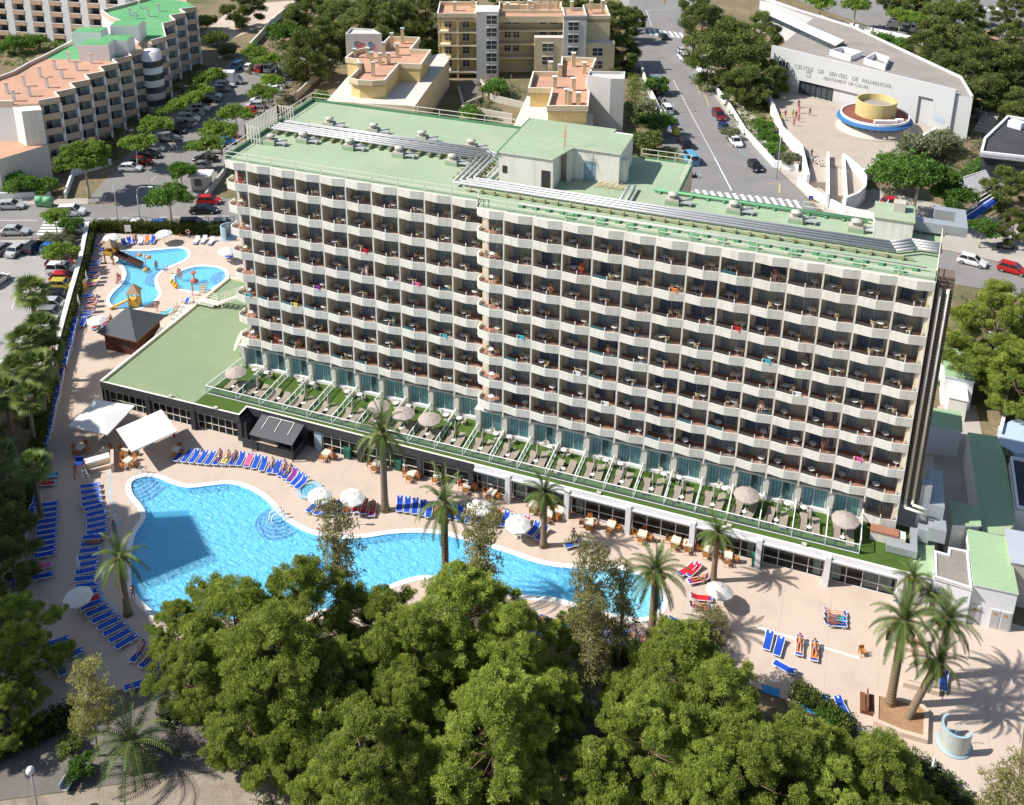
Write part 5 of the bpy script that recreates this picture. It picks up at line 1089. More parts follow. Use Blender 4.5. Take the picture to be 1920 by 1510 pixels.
for i,(u,v,r,lab) in enumerate([(30,1195,92,'dark shaded pine at the left edge above the lower loungers'),(10,1335,58,'shaded pine over the hedge in the lower left corner'),
 (440,1165,105,'tall pine in front of the near pool edge, left of centre'),(565,1150,95,'pine overlapping the pool beside the slim eucalyptus'),(520,1255,115,'broad pine behind the short date palm, its foot on the path'),(365,1265,72,'small pine right of the drooping loungers in shade'),(465,1350,85,'pine with open grey branches above the lower path'),
 (860,1160,112,'large round pine below the pool peninsula'),(965,1225,95,'pine beside the garden path with the glassy bench'),(775,1235,95,'pine with dark hollow side, in the middle of the grove'),(705,1160,72,'pine top showing between two bigger crowns at the pool bend'),
 (925,1365,118,'pale pine in the middle of the bottom grove'),(1030,1325,70,'small pine leaning to the shaded path'),(690,1425,118,'bright pine at the bottom edge, left of centre'),(610,1480,78,'bottom edge pine touching the red earth'),
 (1265,1265,105,'bright pine next to the yucca by the deck edge'),(1345,1345,106,'big pine right of the shaded path'),(1215,1395,100,'pine in front of the path bend'),(1185,1310,62,'narrow pine at the end of the shaded path'),
 (1490,1428,105,'wide pine below the two tilted blue loungers'),(1640,1472,92,'pine below the palm planter'),(1415,1480,105,'bottom edge pine between two wide crowns'),(1578,1408,44,'small pine crown against the brown bench'),(1320,1475,95,'bottom edge pine under the big right-hand crown'),(1010,1495,55,'low round pine at the bottom edge over red earth'),(1560,1490,90,'bottom edge pine left of the clipped hedge'),(1725,1508,50,'last bottom edge pine towards the right corner'),(880,1497,52,'tuft of pine at the bottom edge under the pale pine'),(640,1285,80,'dark pine between the poolside pines and the bright bottom one'),(765,1335,80,'pine filling the hollow left of the pale pine'),(540,1415,62,'greyish low pine above the dappled path'),(1085,1180,46,'small pine at the shallow pool end behind the loungers'),(330,1185,55,'pine top at the lower pool corner'),(1120,1450,60,'bottom edge pine beside the path railing'),(800,1440,62,'low pine between the two bottom crowns')]):
    crown(PINES[i%4],u,v,r*1.0,lab,g1)
crown(PINES[1],1862,612,88,'big bright pine at the right edge behind the hotel corner','pines along the back street'); crown(PINES[2],1905,705,75,'pine above the yard wall at the right edge','pines along the back street')
g2='pines on the slopes behind the hotel'
for i,(u,v,r,lab) in enumerate([(1368,92,64,'great umbrella pine beside the uphill street'),(1316,36,40,'pine beyond the upper zebra crossing'),(1428,60,36,'pine against the corner of the service centre'),(1400,160,36,'small pine in the bed by the plaza wall'),(1445,148,30,'little pine before the service centre window'),
 (1168,95,36,'pine on the left side of the uphill street'),(1155,38,34,'pine behind the ochre apartments, right end'),(1190,32,20,'pine at the left corner of the upper junction'),(575,102,46,'lone pine on the dry bank above the parked vans'),(455,14,32,'pine by the sandy court'),(690,45,50,'pine behind the graffiti tower'),(745,55,48,'dark pine between the graffiti house and the apartments'),
 (640,38,45,'pine at the top of the dry bank'),(795,22,45,'pine at the top edge left of the ochre apartments'),(575,20,42,'pine under the top edge over the bank'),(610,70,34,'pine halfway down the dry bank'),(860,8,36,'pine top behind the apartment roof, left end'),(960,-2,36,'pine top behind the apartment roof, middle'),(1090,2,36,'pine top behind the apartment roof, right end'),(705,8,40,'pine at the top edge above the graffiti house'),
 (1790,62,52,'pine left of the tiled house'),(1832,118,55,'large pine below the tiled house'),(1752,92,36,'pine behind the service centre roof corner'),(1885,128,46,'pine right of the tiled house'),(1848,172,40,'pine above the outdoor stair'),(1905,75,36,'pine at the right edge by the road markings'),(1908,198,34,'pine above the black-roofed building'),(1888,350,36,'pine beside the slatted pergola'),(1902,425,26,'pine at the right edge above the white car'),(1760,12,36,'pine on the verge under the road signs'),(1695,-2,34,'pine at the top edge behind the road signs'),(1895,18,26,'pine by the top right corner'),(1820,20,24,'low pine by the upper road bend'),(1120,40,26,'low pine against the right end of the apartments'),(1298,4,26,'pine at the top of the junction')]):
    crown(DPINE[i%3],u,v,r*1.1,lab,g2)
g3='young trees along the parking street'
for i,(u,v,r,lab) in enumerate([(253,272,32,'nearest young tree on the apartment side of the parking street'),(293,232,30,'young tree over the black cars on the apartment side'),(323,203,26,'young tree by the second lamp on the apartment side'),(355,184,26,'young tree over the white cars on the apartment side'),(373,166,26,'young tree behind the silver cars on the apartment side'),(393,145,28,'young tree beside the white box van'),(383,272,32,'nearest young tree on the bank side of the parking street'),(411,244,32,'young tree over the blue and red cars on the bank side'),(443,216,30,'young tree beside the white picket screen of the roof'),(493,174,26,'young tree over the white cars on the bank side'),(507,152,24,'farthest young tree on the bank side'),(477,100,24,'young tree at the end of the parking street'),(500,112,24,'young tree behind the red car at the street end'),(102,402,26,'young tree at the zebra crossing'),(113,473,30,'bright young tree over the red cars in the car park'),(1690,28,26,'young tree on the verge beside the lorry'),(1605,10,30,'young tree on the verge in the middle of the upper road'),(1540,5,28,'young tree on the verge at the upper road bend'),(1720,38,24,'young tree right above the lorry')]):
    crown(STREET[i%2],u,v,r*1.15,lab,g3)
for p,u,v,r,lab in ((BROAD[1],158,305,56,'bright broadleaf tree at the corner of the stepped apartments'),(BROAD[0],1722,330,72,'large green tree in front of the plaza wall'),(BROAD[0],1672,312,44,'green tree below the long plaza wall'),(BROAD[0],1785,372,48,'green tree beside the slatted pergola'),(BROAD[0],1842,430,30,'dark tree on the back street pavement'),(BROAD[0],318,378,46,'feathery dark green tree by the street kerb'),(BROAD[0],340,322,32,'thin tree behind the bus shelter'),(BROAD[0],132,424,26,'small grey-green tree before the car park')):
    crown(p,u,v,r,lab,'broadleaf trees along the streets')
for i,(u,v,r,lab) in enumerate([(632,1040,50,'slim olive-brown eucalyptus standing in front of the pool'),(900,1050,55,'drooping eucalyptus beside the palm trunk in the pool centre'),(1105,1115,52,'thin eucalyptus in front of the shallow pool end'),(1165,1130,42,'second thin eucalyptus by the shallow pool end'),(165,1305,42,'yellowish young eucalyptus with white trunk in the shade'),(1110,1200,45,'low eucalyptus by the shaded path'),(1335,1180,42,'brownish yucca-like tree by the beige parasol'),(1890,1470,52,'pale bushy tree in the bottom right corner')]):
    crown(AIRY[2 if i in (4,) else i%2],u,v,r*1.25,lab,'thin trees round the pool',.8 if i in (6,7) else 1.0)
g4='date palms round the pool'
for i,(bu,bv,cv,du,lab) in enumerate([(722,957,812,-4,'tall date palm in front of the black restaurant front'),(1019,1024,925,-2,'date palm on the deck beside the sunbathers in mid pool'),(836,1120,945,-12,'date palm standing in front of the pool with its trunk over the water'),(1222,1190,1072,0,'date palm at the right end of the pool'),(1337,1090,1000,4,'date palm by the red loungers at the white restaurant front'),(240,1152,1045,-6,'date palm at the left pool edge in shade'),(1668,1325,1165,-3,'left date palm of the pair in the brick planter'),(1700,1350,1228,38,'leaning date palm of the pair in the brick planter'),(1700,1150,1082,2,'date palm against the corner of the lawn terrace'),(1757,1270,1160,6,'date palm behind the planter near the white wall'),(1745,1150,1110,0,'stocky date palm by the grey concrete roof')]):
    x,y=G(bu,bv); h=H_at(x,y,cv); p=PALMS[i%3]; s=h/p['h0']; q=max(.75,min(1.15,s)); o=place(p,(x,y,0),tr.uniform(0,6.28),lab,g4,(q,q,s))
    if du>20: o.rotation_euler=(0,R_(14),.3); o.scale=(1,1,1.05)
x,y=G(255,1440); place(SHORTP,(x,y,0),1.0,'broad short-trunked date palm with orange stalks beside the lower path',g4,1.05)
for i,(u,v,lab) in enumerate([(68,548,'topmost fan palm beside the car park'),(55,632,'second fan palm down the hedge'),(85,605,'slender fan palm close to the hedge wall'),(40,690,'fan palm in the middle of the hedge row'),(80,690,'fan palm leaning towards the hedge'),(18,735,'fan palm at the left edge below the car park'),(60,745,'fan palm over the yellow hut'),(70,868,'fan palm beside the lowest lounger stack'),(10,850,'fan palm in the shade at the left edge'),(110,655,'short fan palm nearest the deck')]):
    crown(FANS[i%2],u-10,v,41 if i!=9 else 28,lab,'fan palms along the hedge')
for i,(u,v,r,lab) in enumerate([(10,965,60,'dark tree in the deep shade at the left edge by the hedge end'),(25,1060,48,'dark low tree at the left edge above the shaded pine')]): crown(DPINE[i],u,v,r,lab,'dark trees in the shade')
k=0
for u,v,r,t,lab in [(530,62,34,0,'dense round shrub on the dry bank'),(780,100,28,0,'shrub below the dark pines'),(815,92,28,0,'shrub left of the ochre apartments'),(600,190,26,0,'shrub behind the roof corner'),(1210,200,26,1,'grey-green shrub below the uphill street wall'),(1230,235,36,0,'dark shrub mass beside the uphill street'),(1215,265,34,2,'dark shrub behind the lift house'),(880,212,24,0,'shrub behind the hotel roof railing'),(930,165,28,0,'shrub in the court garden'),(1440,258,24,0,'shrub in the sloping bed by the plaza'),(1455,280,22,0,'lower shrub in the sloping bed'),(1480,300,22,1,'grey shrub at the foot of the plaza wall'),(1430,235,22,0,'upper shrub in the sloping bed'),(1720,275,40,1,'grey-green shrub below the yellow-striped wall'),(1770,268,36,1,'grey-green shrub at the service centre corner'),(1690,300,30,1,'silvery shrub beside the green trees'),(1650,78,26,0,'dark shrub behind the service centre roof'),(1690,88,24,0,'round shrub on the red bank'),(1740,120,26,2,'dark shrub beside the flowers on the red bank'),(40,345,34,0,'clipped bush row by the lower apartment wing'),(85,348,28,0,'bush by the apartment gate'),(12,340,28,0,'bush at the left edge below the apartments'),(25,85,26,0,'bush on the apartment roof garden, left'),(62,80,24,0,'bush on the apartment roof garden, middle'),(385,40,26,2,'dark shrub beside the sandy court'),(405,70,26,2,'dark shrub below the sandy court'),(428,95,20,2,'dark shrub at the street end'),(130,445,22,1,'dry shrub behind the car park'),(95,450,20,1,'dry shrub by the zebra crossing'),(1775,720,16,0,'shrub behind the green shed'),(1848,700,22,0,'palm-like shrub by the yard gate'),(1880,850,20,1,'agave-like shrub above the yard wall'),(1555,1345,28,0,'dark shrub behind the blue mats'),(1190,1218,24,2,'dark shrub behind the sunbathers at the deck edge'),(1085,1330,24,2,'dark shrub by the glassy bench'),(150,1440,28,0,'bright shrub beside the lower path bench'),(130,1400,28,2,'dark shrub under the yellow eucalyptus'),(420,1320,24,2,'dark shrub behind the short palm'),(1230,160,26,0,'shrub under the street pine'),(1895,300,26,0,'green shrub beside the clipped hedge'),(1370,250,20,1,'grey shrub beside the white pavement wall')]:
    crown(SHRUB[t],u,v,r,lab,'shrubs on the banks and beds')
def hedge(px,w,h,lab,seed,m=L_hedge,step=.42,per=34,world=None):
    P=world or GL(px,0); rng=np.random.default_rng(seed); t=thing('hedge',lab,'hedge',(0,0,0),0,'clipped hedges'); C=[]
    for a,c in zip(P,P[1:]):
        a,c=Vector(a),Vector(c); n=max(1,int((c-a).length/step)); d=(c-a).normalized(); s=Vector((-d.y,d.x))
        for i in range(n):
            q=a.lerp(c,i/n)
            for z in np.arange(.25,h+.01,.45):
                for o in ((-.5,.5) if z<h-.4 else (-.5,0,.5)): C.append((q.x+s.x*o*w+rng.uniform(-.12,.12),q.y+s.y*o*w+rng.uniform(-.12,.12),z+rng.uniform(-.15,.15)))
    C=np.array(C); V,T=leaves(rng,C,rng.uniform(.26,.42,len(C)),per,.16,.10,1,.6,.4); o=bpy.data.objects.new('foliage',quads_mesh('foliage',V,T,m)); COL.objects.link(o); o.parent=t
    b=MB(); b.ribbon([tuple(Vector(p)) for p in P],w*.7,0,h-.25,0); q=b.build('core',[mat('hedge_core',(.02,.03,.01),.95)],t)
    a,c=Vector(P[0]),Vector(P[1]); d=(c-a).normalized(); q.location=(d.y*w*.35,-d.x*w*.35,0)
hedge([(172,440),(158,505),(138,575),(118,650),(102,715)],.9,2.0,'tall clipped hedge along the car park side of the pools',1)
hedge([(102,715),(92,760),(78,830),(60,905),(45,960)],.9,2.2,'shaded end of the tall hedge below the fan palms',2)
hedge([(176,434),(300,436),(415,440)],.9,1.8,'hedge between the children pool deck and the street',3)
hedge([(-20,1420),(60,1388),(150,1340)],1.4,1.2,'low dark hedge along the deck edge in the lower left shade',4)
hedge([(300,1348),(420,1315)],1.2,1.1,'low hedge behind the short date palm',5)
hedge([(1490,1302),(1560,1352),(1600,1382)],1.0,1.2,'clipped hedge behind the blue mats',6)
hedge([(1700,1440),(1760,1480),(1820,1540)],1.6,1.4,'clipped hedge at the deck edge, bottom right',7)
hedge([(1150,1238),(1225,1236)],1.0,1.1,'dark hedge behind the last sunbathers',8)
hedge([(1756,368),(1800,340),(1852,302)],1.3,1.5,'dark trimmed hedge between tree and black-roofed building',9,L_broad)
# low wall carrying the hedge on the car park side
b=MB(); b.ribbon(GL([(163,438),(150,505),(130,575),(110,650),(94,715)],0),.6,-.05,2.0,0); tag(b.build('boundary_wall',[M_cream]),'cream boundary wall behind the tall hedge by the car park','wall')
b=MB(); b.ribbon(GL([(0,1404),(152,1330)],0),-.35,-.05,.45,0); tag(b.build('kerb_wall',[M_cream]),'low cream kerb wall along the dark path, lower left','wall')

def cover(px,lab,seed,m,dens=.45,h=.7,per=26,z=0.0):
    """patchy low undergrowth over a plot: nobody could count its plants"""
    P=GL(px,z); rng=np.random.default_rng(seed); xs=[p[0] for p in P]; ys=[p[1] for p in P]; A=(max(xs)-min(xs))*(max(ys)-min(ys)); n=int(A*dens); C=[]
    ph=rng.uniform(0,6,4)
    for x,y in zip(rng.uniform(min(xs),max(xs),n),rng.uniform(min(ys),max(ys),n)):
        k=False
        for i in range(len(P)):
            (x1,y1),(x2,y2)=P[i],P[i-1]
            if (y1>y)!=(y2>y) and x<(x2-x1)*(y-y1)/(y2-y1)+x1: k=not k
        if k and math.sin(x*.31+ph[0])+math.sin(y*.27+ph[1])+math.sin((x+y)*.13+ph[2])>-.9: C.append((x,y,z+rng.uniform(.1,h)))
    C=np.array(C); V,T=leaves(rng,C,rng.uniform(.35,.95,len(C)),per,.34,.15,.75,.5,.4); o=bpy.data.objects.new('undergrowth',quads_mesh('undergrowth',V,T,m)); COL.objects.link(o); tag(o,kind='stuff')
cover([(100,338),(210,305),(300,228),(405,138),(375,122),(285,182),(205,245),(110,322)],'',1,L_dark,.8)
cover([(445,120),(560,45),(640,60),(640,125),(560,185),(460,255),(500,190)],'',2,L_olive,.35)
cover([(545,0),(850,-5),(835,120),(800,110),(640,50)],'',3,L_dark,.5,1.2)
cover([(1196,140),(1235,225),(1290,330),(1180,310),(1172,250),(1176,140)],'',4,L_dark,.9,1.2)
cover([(1640,62),(1740,95),(1910,90),(1930,225),(1850,215),(1800,145),(1700,100)],'',5,L_dark,.5,.9)
cover([(1292,125),(1330,165),(1395,258),(1480,312),(1505,318),(1462,240),(1436,170),(1380,120)],'',6,L_dark,.6)
cover([(1620,330),(1690,290),(1760,250),(1850,250),(1835,300),(1755,368),(1680,390)],'',7,L_olive,.6)
cover([(870,205),(905,150),(985,170),(960,235),(870,225)],'',8,L_olive,.6)
cover([(300,1345),(480,1335),(780,1320),(1060,1260),(1100,1300),(900,1400),(700,1400),(440,1450)],'',9,L_olive,.5,.5)
cover([(430,1440),(700,1390),(930,1400),(1110,1470),(1150,1400),(1450,1330),(1800,1500),(1800,1560),(400,1560)],'',10,L_olive,.5,.6)
cover([(-40,60),(150,70),(230,70),(120,110),(-40,140)],'',11,L_broad,.4,.8)
cover([(1800,560),(1990,540),(1990,800),(1890,850),(1850,700)],'',12,L_olive,.4,.6)
cover([(-60,560),(60,720),(100,690),(80,780),(50,900),(-60,1000)],'',13,L_dark,.5,.8)
# ------------------------------------------------------------------ furniture, parasols, play things
def pm(name,c,r=.6,var=.05):
    m=mat(name,c,r,var); m['paintable']=1; return m
M_sling=pm('blue_sling',(.012,.075,.46),.7,.08); M_navy=pm('navy_sling',(.012,.05,.30),.7,.08)
M_red=mat('red_towel',(.55,.02,.035),.9,.06); M_orange=mat('orange_towel',(.75,.22,.05),.9,.06); M_stripe=mat('striped_towel',(.70,.62,.5),.95,.05,stripe=(0,.2,(.65,.12,.06),.1)); M_pinkt=mat('pink_towel',(.70,.12,.30),.9,.06); M_whitet=mat('white_towel',(.75,.75,.75),.9,.04); M_purp=mat('purple_towel',(.22,.04,.25),.9,.06); M_yelt=mat('yellow_towel',(.75,.62,.12),.9,.06); M_teal_t=mat('teal_towel',(.06,.42,.50),.9,.06)
M_taupe=mat('taupe_sling',(.30,.255,.205),.85,.06); M_tfr=mat('taupe_frame',(.40,.34,.27),.6,.05)
def lounger_proto(name,sling,frame,back=28,mark=True):
    t=thing(name,'l','sun lounger'); b=MB(); y0,yh,yb=-.98,.35,.98; a=R_(back); c,s=math.cos(a),math.sin(a); zt=.34; L1=yb-yh
    for x in (-.32,.32):
        b.beam((x,y0,zt-.03),(x,yh,zt-.03),.05,.06); b.beam((x,yh,zt-.03),(x,yh+L1*c,zt-.03+L1*s),.05,.06)
        for y in (y0+.25,yh-.05): b.beam((x,y-.18,0),(x,y,zt-.05),.045,.045); b.beam((x,y+.18,0),(x,y,zt-.05),.045,.045)
    b.beam((-.32,y0,zt-.03),(.32,y0,zt-.03),.05,.06); b.beam((-.32,yh+L1*c,zt-.03+L1*s),(.32,yh+L1*c,zt-.03+L1*s),.05,.06); b.build('frame',[frame],t)
    b=MB(); w=.30
    def slab(p,q,r_,u,m): b.add([p,q,r_,u,(p[0],p[1],p[2]-.03),(q[0],q[1],q[2]-.03),(r_[0],r_[1],r_[2]-.03),(u[0],u[1],u[2]-.03)],((0,1,2,3),(7,6,5,4),(0,4,5,1),(1,5,6,2),(2,6,7,3),(3,7,4,0)),m)
    slab((-w,y0+.03,zt),(w,y0+.03,zt),(w,-.3,zt-.012),(-w,-.3,zt-.012),0); slab((-w,-.3,zt-.012),(w,-.3,zt-.012),(w,yh,zt),(-w,yh,zt),0); slab((-w,yh,zt+.004),(w,yh,zt+.004),(w,yh+L1*c,zt+.01+L1*s),(-w,yh+L1*c,zt+.01+L1*s),0)
    if mark:
        q=.8*L1; b.face([(.10*math.cos(k*PI/4),yh+(q+.10*math.sin(k*PI/4))*c,zt+.022+(q+.1*math.sin(k*PI/4))*s) for k in range(8)],1)
    b.build('sling',[sling,M_whitet],t); return proto(t)
LB=lounger_proto('sun_lounger',M_sling,M_white,22); LBU=lounger_proto('sun_lounger',M_sling,M_white,48); LBF=lounger_proto('sun_lounger',M_sling,M_white,3); LT=lounger_proto('terrace_lounger',M_taupe,M_tfr,30,False)
FR=random.Random(17)
def towel_mesh(back):
    a=R_(back); b=MB(); w=.29; zt=.362; P=[(-.75,0),(-.3,-.012),(.35,0),(.35+.5*math.cos(a),.5*math.sin(a))]
    for (y0,z0),(y1,z1) in zip(P,P[1:]): b.face([(-w,y0,zt+z0),(w,y0,zt+z0),(w,y1,zt+z1+.006),(-w,y1,zt+z1+.006)],0)
    for x in (-w,w): b.face([(x,-.75,zt),(x,.3,zt),(x*1.12,.3,zt-.14),(x*1.12,-.75,zt-.14)],0)
    return b
TW_P={}
def towel(m,back,loc,rz,label):
    k=(m.name,back)
    if k not in TW_P: TW_P[k]=towel_mesh(back).mesh('towel',[m])
    o=bpy.data.objects.new('towel',TW_P[k]); COL.objects.link(o); o.location=loc; o.rotation_euler.z=rz; tag(o,label,'towel','towels spread on loungers'); return o
LG='blue sun loungers round the pools'
def lounger(h,f,label,p=None,tw=None,who=None,zoff=0.0,group=LG,sc_=1.0):
    """head pixel h, foot pixel f"""
    a,c=Vector(G(*h,.4)),Vector(G(*f,.34)); d=a-c; m=(a+c)/2; rz=math.atan2(d.y,d.x)-PI/2; p=p or LB
    o=place(p,(m.x,m.y,zoff),rz,label,group); back={LB.name:22,LBU.name:48,LBF.name:3}.get(p.name,22)
    if tw: towel(tw,back,(m.x,m.y,zoff),rz,'%s towel on the %s'%(tw.name.split('_')[0],label.replace('blue sun ','').replace('sun ','')))
    if who: lying.append((m.x,m.y,zoff+.37,rz,back,who,label))
    return o
lying=[]
def row(hs,fs,n,lab,p=None,tws={},whos={},rev=False):
    H,Fo=along(hs,n),along(fs,n)
    for i in range(n): lounger(H[i],Fo[i],lab%ORD[i],p if not isinstance(p,list) else p[i%len(p)],tws.get(i),whos.get(i))
row([(345,843),(400,848),(455,849),(485,853),(512,862)],[(328,863),(393,871),(445,873),(476,880),(503,888)],13,'blue sun lounger, %s from the left in the curved row above the pool',[LB,LB,LBU],{6:M_yelt,9:M_pinkt},{5:'f',6:'m',7:'f',12:'m'})
row([(526,862),(553,873),(578,893)],[(514,890),(532,902),(553,917)],6,'blue sun lounger, %s in the row ending at the round tub',[LB,LBU],{3:M_purp},{1:'m',2:'f'})
row([(111,942),(110,975),(106,1034)],[(71,948),(68,985),(62,1043)],10,'shaded blue lounger, %s from the top in the outer left column',LBF)
lounger((97,1057),(56,1064),'shaded lounger with pink striped towel below the outer left column',LBF,M_pinkt); lounger((98,1075),(62,1083),'shaded lounger half under the dark pine, left column foot',LBF)
row([(188,907),(191,938)],[(149,913),(153,947)],4,'shaded blue lounger, %s from the top in the inner left column',LBF)
row([(197,946),(203,967),(203,991)],[(157,956),(161,972),(160,1000)],5,'shaded blue lounger, %s in the middle stretch of the inner left column',LBF)
row([(195,1004),(190,1024),(183,1064)],[(153,1008),(147,1032),(141,1074)],6,'shaded blue lounger, %s in the lower stretch of the inner left column',LBF,{}, {1:'m'})
row([(176,1081),(182,1102),(184,1118)],[(143,1086),(145,1108),(150,1128)],4,'shaded blue lounger, %s beside the white parasol in the left columns',LBF,{3:M_red})
row([(193,1124),(225,1156),(256,1190)],[(152,1140),(178,1174),(216,1214)],7,'shaded blue lounger, %s in the slanting row left of the palm',LBF)
for h,f,l in (((125,1196),(90,1208),'first shaded lounger beside the dark left pine'),((140,1205),(90,1228),'second shaded lounger beside the dark left pine'),((148,1220),(118,1234),'third shaded lounger beside the dark left pine'),((105,1238),(118,1262),'fourth shaded lounger, turned, beside the dark left pine'),((278,1275),(233,1290),'shaded lounger alone beside the short palm'),((305,1235),(292,1256),'upright shaded lounger near the pool foot')): lounger(h,f,l,LBF)
for h,f,l,w in (((270,1210),(250,1236),'shaded lounger with sitter near the lower pool corner','m'),((293,1220),(266,1248),'second shaded lounger near the lower pool corner','f')): lounger(h,f,l,LBU,None,w)
# lounger stacks along the hedge
st=[(140,606),(136,621),(133,634),(131,645),(128,655),(124,668),(121,680),(114,703),(111,717),(108,731),(106,743),(102,757),(98,772),(96,786),(93,801),(89,814),(85,826),(68,945),(60,962),(45,985),(42,1004),(25,1085)]
for i,(u,v) in enumerate(st):
    x,y=G(u,v,.6); d=Vector(G(u+4,v-15,.6))-Vector((x,y)); rz=math.atan2(d.y,d.x)+PI/2+FR.uniform(-.05,.05)
    for k in range(3): place(LBF,(x+FR.uniform(-.03,.03),y,.30*k),rz,'%s blue lounger of the %s stack down the hedge'%(('bottom','middle','top')[k],ORD[i]),'stacked blue loungers along the hedge')
# right of the curved row, towards the palms
row([(592,943),(606,946),(618,944),(630,940),(640,940)],[(583,953),(592,957),(606,963),(622,966),(632,958)],5,'blue sun lounger, %s under the first white parasol by the tub',LB,{},{1:'f',2:'m',3:'f'})
row([(655,938),(670,934),(683,935),(700,940)],[(647,962),(663,962),(680,964),(696,969)],4,'lounger, %s of the red-towelled group by the lifebuoy',LB,{0:M_red,1:M_red,2:M_red,3:M_red},{2:'m',3:'m'})
row([(751,931),(766,933),(782,936),(795,940)],[(748,960),(763,962),(778,965),(790,967)],4,'blue sun lounger, %s right of the tall palm',LBU)
row([(806,946),(818,950),(851,948),(872,950),(884,955)],[(803,968),(818,975),(845,968),(860,976),(876,980)],5,'blue sun lounger, %s behind the pool palm',LBU)
lounger((905,955),(893,978),'blue lounger under the palm-shadowed parasol',LBU,M_purp,'f'); lounger((940,958),(922,978),'lounger with orange towel beside the palm-shadowed parasol',LBU,M_orange)
row([(953,962),(965,968)],[(940,985),(953,992)],2,'blue sun lounger, %s left of the white parasol in mid deck',LBU); row([(990,972),(983,966)],[(980,996),(972,996)],2,'towelled lounger, %s right of the white parasol in mid deck',LBU,{0:M_red,1:M_pinkt})
row([(1010,981),(1026,988)],[(993,1003),(1007,1012)],2,'blue sun lounger, %s beside the mid-deck palm foot',LBU); lounger((1094,1014),(1058,1024),'single blue lounger between palm and its shadow',LBU)
row([(1298,1062),(1311,1058)],[(1278,1074),(1290,1078)],2,'red-towelled lounger, %s tilted by the palm at the white front',LB,{0:M_red,1:M_red}); lounger((1326,1082),(1292,1090),'red-towelled lounger lying across below the tilted pair',LB,M_red,'f')
row([(1297,1118),(1296,1134)],[(1332,1122),(1330,1138)],2,'red-towelled lounger, %s left of the beige parasol',LB,{0:M_red,1:M_red},{1:'f'}); lounger((1257,1162),(1291,1172),'single blue lounger beside the right pool palm',LB)
row([(1444,1186),(1465,1196)],[(1437,1216),(1456,1228)],2,'plain blue lounger, %s of the pair near the deck drain',LB); row([(1500,1192),(1528,1200)],[(1498,1230),(1526,1242)],2,'lounger, %s of the pair with sunbathers and orange towels',LB,{0:M_stripe,1:M_orange},{0:'f',1:'m'})
lounger((1492,1262),(1452,1241),'single blue lounger lying slanted below the drain pair',LB); row([(1548,1308),(1572,1312)],[(1562,1342),(1588,1342)],2,'tilted blue lounger, %s of the pair beside the blue mat',LB)
row([(1546,1146),(1546,1158),(1546,1166)],[(1586,1150),(1586,1162),(1586,1170)],3,'lounger, %s in the close striped group on the bare deck',LB,{0:M_stripe,1:M_teal_t},{1:'m',2:'f'}); lounger((1770,1262),(1768,1292),'blue lounger behind the palm planter',LBU); lounger((1575,1352),(1570,1362),'blue lounger end poking from under the pine',LB)
for i,(h,f,tw,w) in enumerate((((1008,1160),(1000,1180),M_pinkt,None),((1018,1162),(1010,1182),M_yelt,None),((1028,1168),(1020,1186),None,None),((1058,1160),(1048,1178),M_teal_t,'f'),((1070,1170),(1060,1186),None,None),((1098,1176),(1088,1192),None,'m'),((1112,1172),(1104,1192),M_orange,None),((1130,1176),(1122,1194),None,None),((1146,1178),(1140,1198),None,'f'),((1170,1188),(1162,1208),None,None),((1190,1192),(1182,1212),M_whitet,'f'),((1210,1196),(1203,1218),M_stripe,'m'),((735,1148),(722,1168),None,None),((750,1150),(738,1170),None,None))):
    lounger(h,f,'blue lounger, %s along the lower deck edge behind the trees'%ORD[i],LB,tw,w)
# children pool deck
kk=[((195,455),(180,463),None,'m'),((203,458),(190,468),None,None),((218,449),(207,462),None,'f'),((228,448),(238,462),None,None),((240,446),(246,458),None,None)]
for i,(h,f,tw,w) in enumerate(kk): lounger(h,f,'blue lounger, %s under the corner parasol of the children deck'%ORD[i],LBU,tw,w)
row([(254,443),(266,444),(276,443),(290,443)],[(249,456),(261,458),(272,457),(283,457)],4,'lounger, %s in the row along the back hedge',LBU,{1:M_whitet,2:M_orange},{0:'f'})
row([(373,444),(388,443),(401,445)],[(363,457),(378,456),(390,459)],3,'white-towelled lounger, %s by the orange lifebuoy',LBU,{0:M_whitet,1:M_whitet,2:M_whitet})
row([(193,489),(193,496)],[(166,492),(164,499)],2,'blue lounger, %s in the upper pair by the long hedge',LBU)
row([(193,509),(192,516),(192,524),(188,530)],[(164,512),(166,520),(166,527),(158,534)],4,'blue lounger, %s in the second group by the long hedge',LBU,{2:M_yelt,3:M_pinkt},{1:'f'})
row([(180,552),(190,563),(188,572),(186,580),(180,588)],[(152,556),(158,566),(158,575),(156,584),(148,592)],5,'blue lounger, %s in the third group by the long hedge',LBU,{1:M_purp,2:M_stripe},{1:'f',2:'m',3:'f'})
row([(160,596),(200,606),(208,598)],[(152,612),(186,618),(196,610)],3,'lounger, %s under the parasol beside the dark hut',LBU,{1:M_red,2:M_pinkt},{1:'f',2:'m'})
row([(430,475),(440,482)],[(416,473),(426,481)],2,'lounger, %s under the hidden parasol by the hotel corner',LBU,{0:M_purp})
row([(318,583),(330,576),(342,570),(352,563)],[(306,588),(318,582),(330,576),(342,570)],4,'lounger, %s beside the stair below the paddling pool',LBU,{0:M_teal_t,1:M_stripe,2:M_orange},{1:'f'})
row([(78,893),(72,907)],[(104,889),(98,905)],2,'shaded lounger with towel, %s under the dark palm on the left',LBU,{0:M_teal_t,1:M_red})
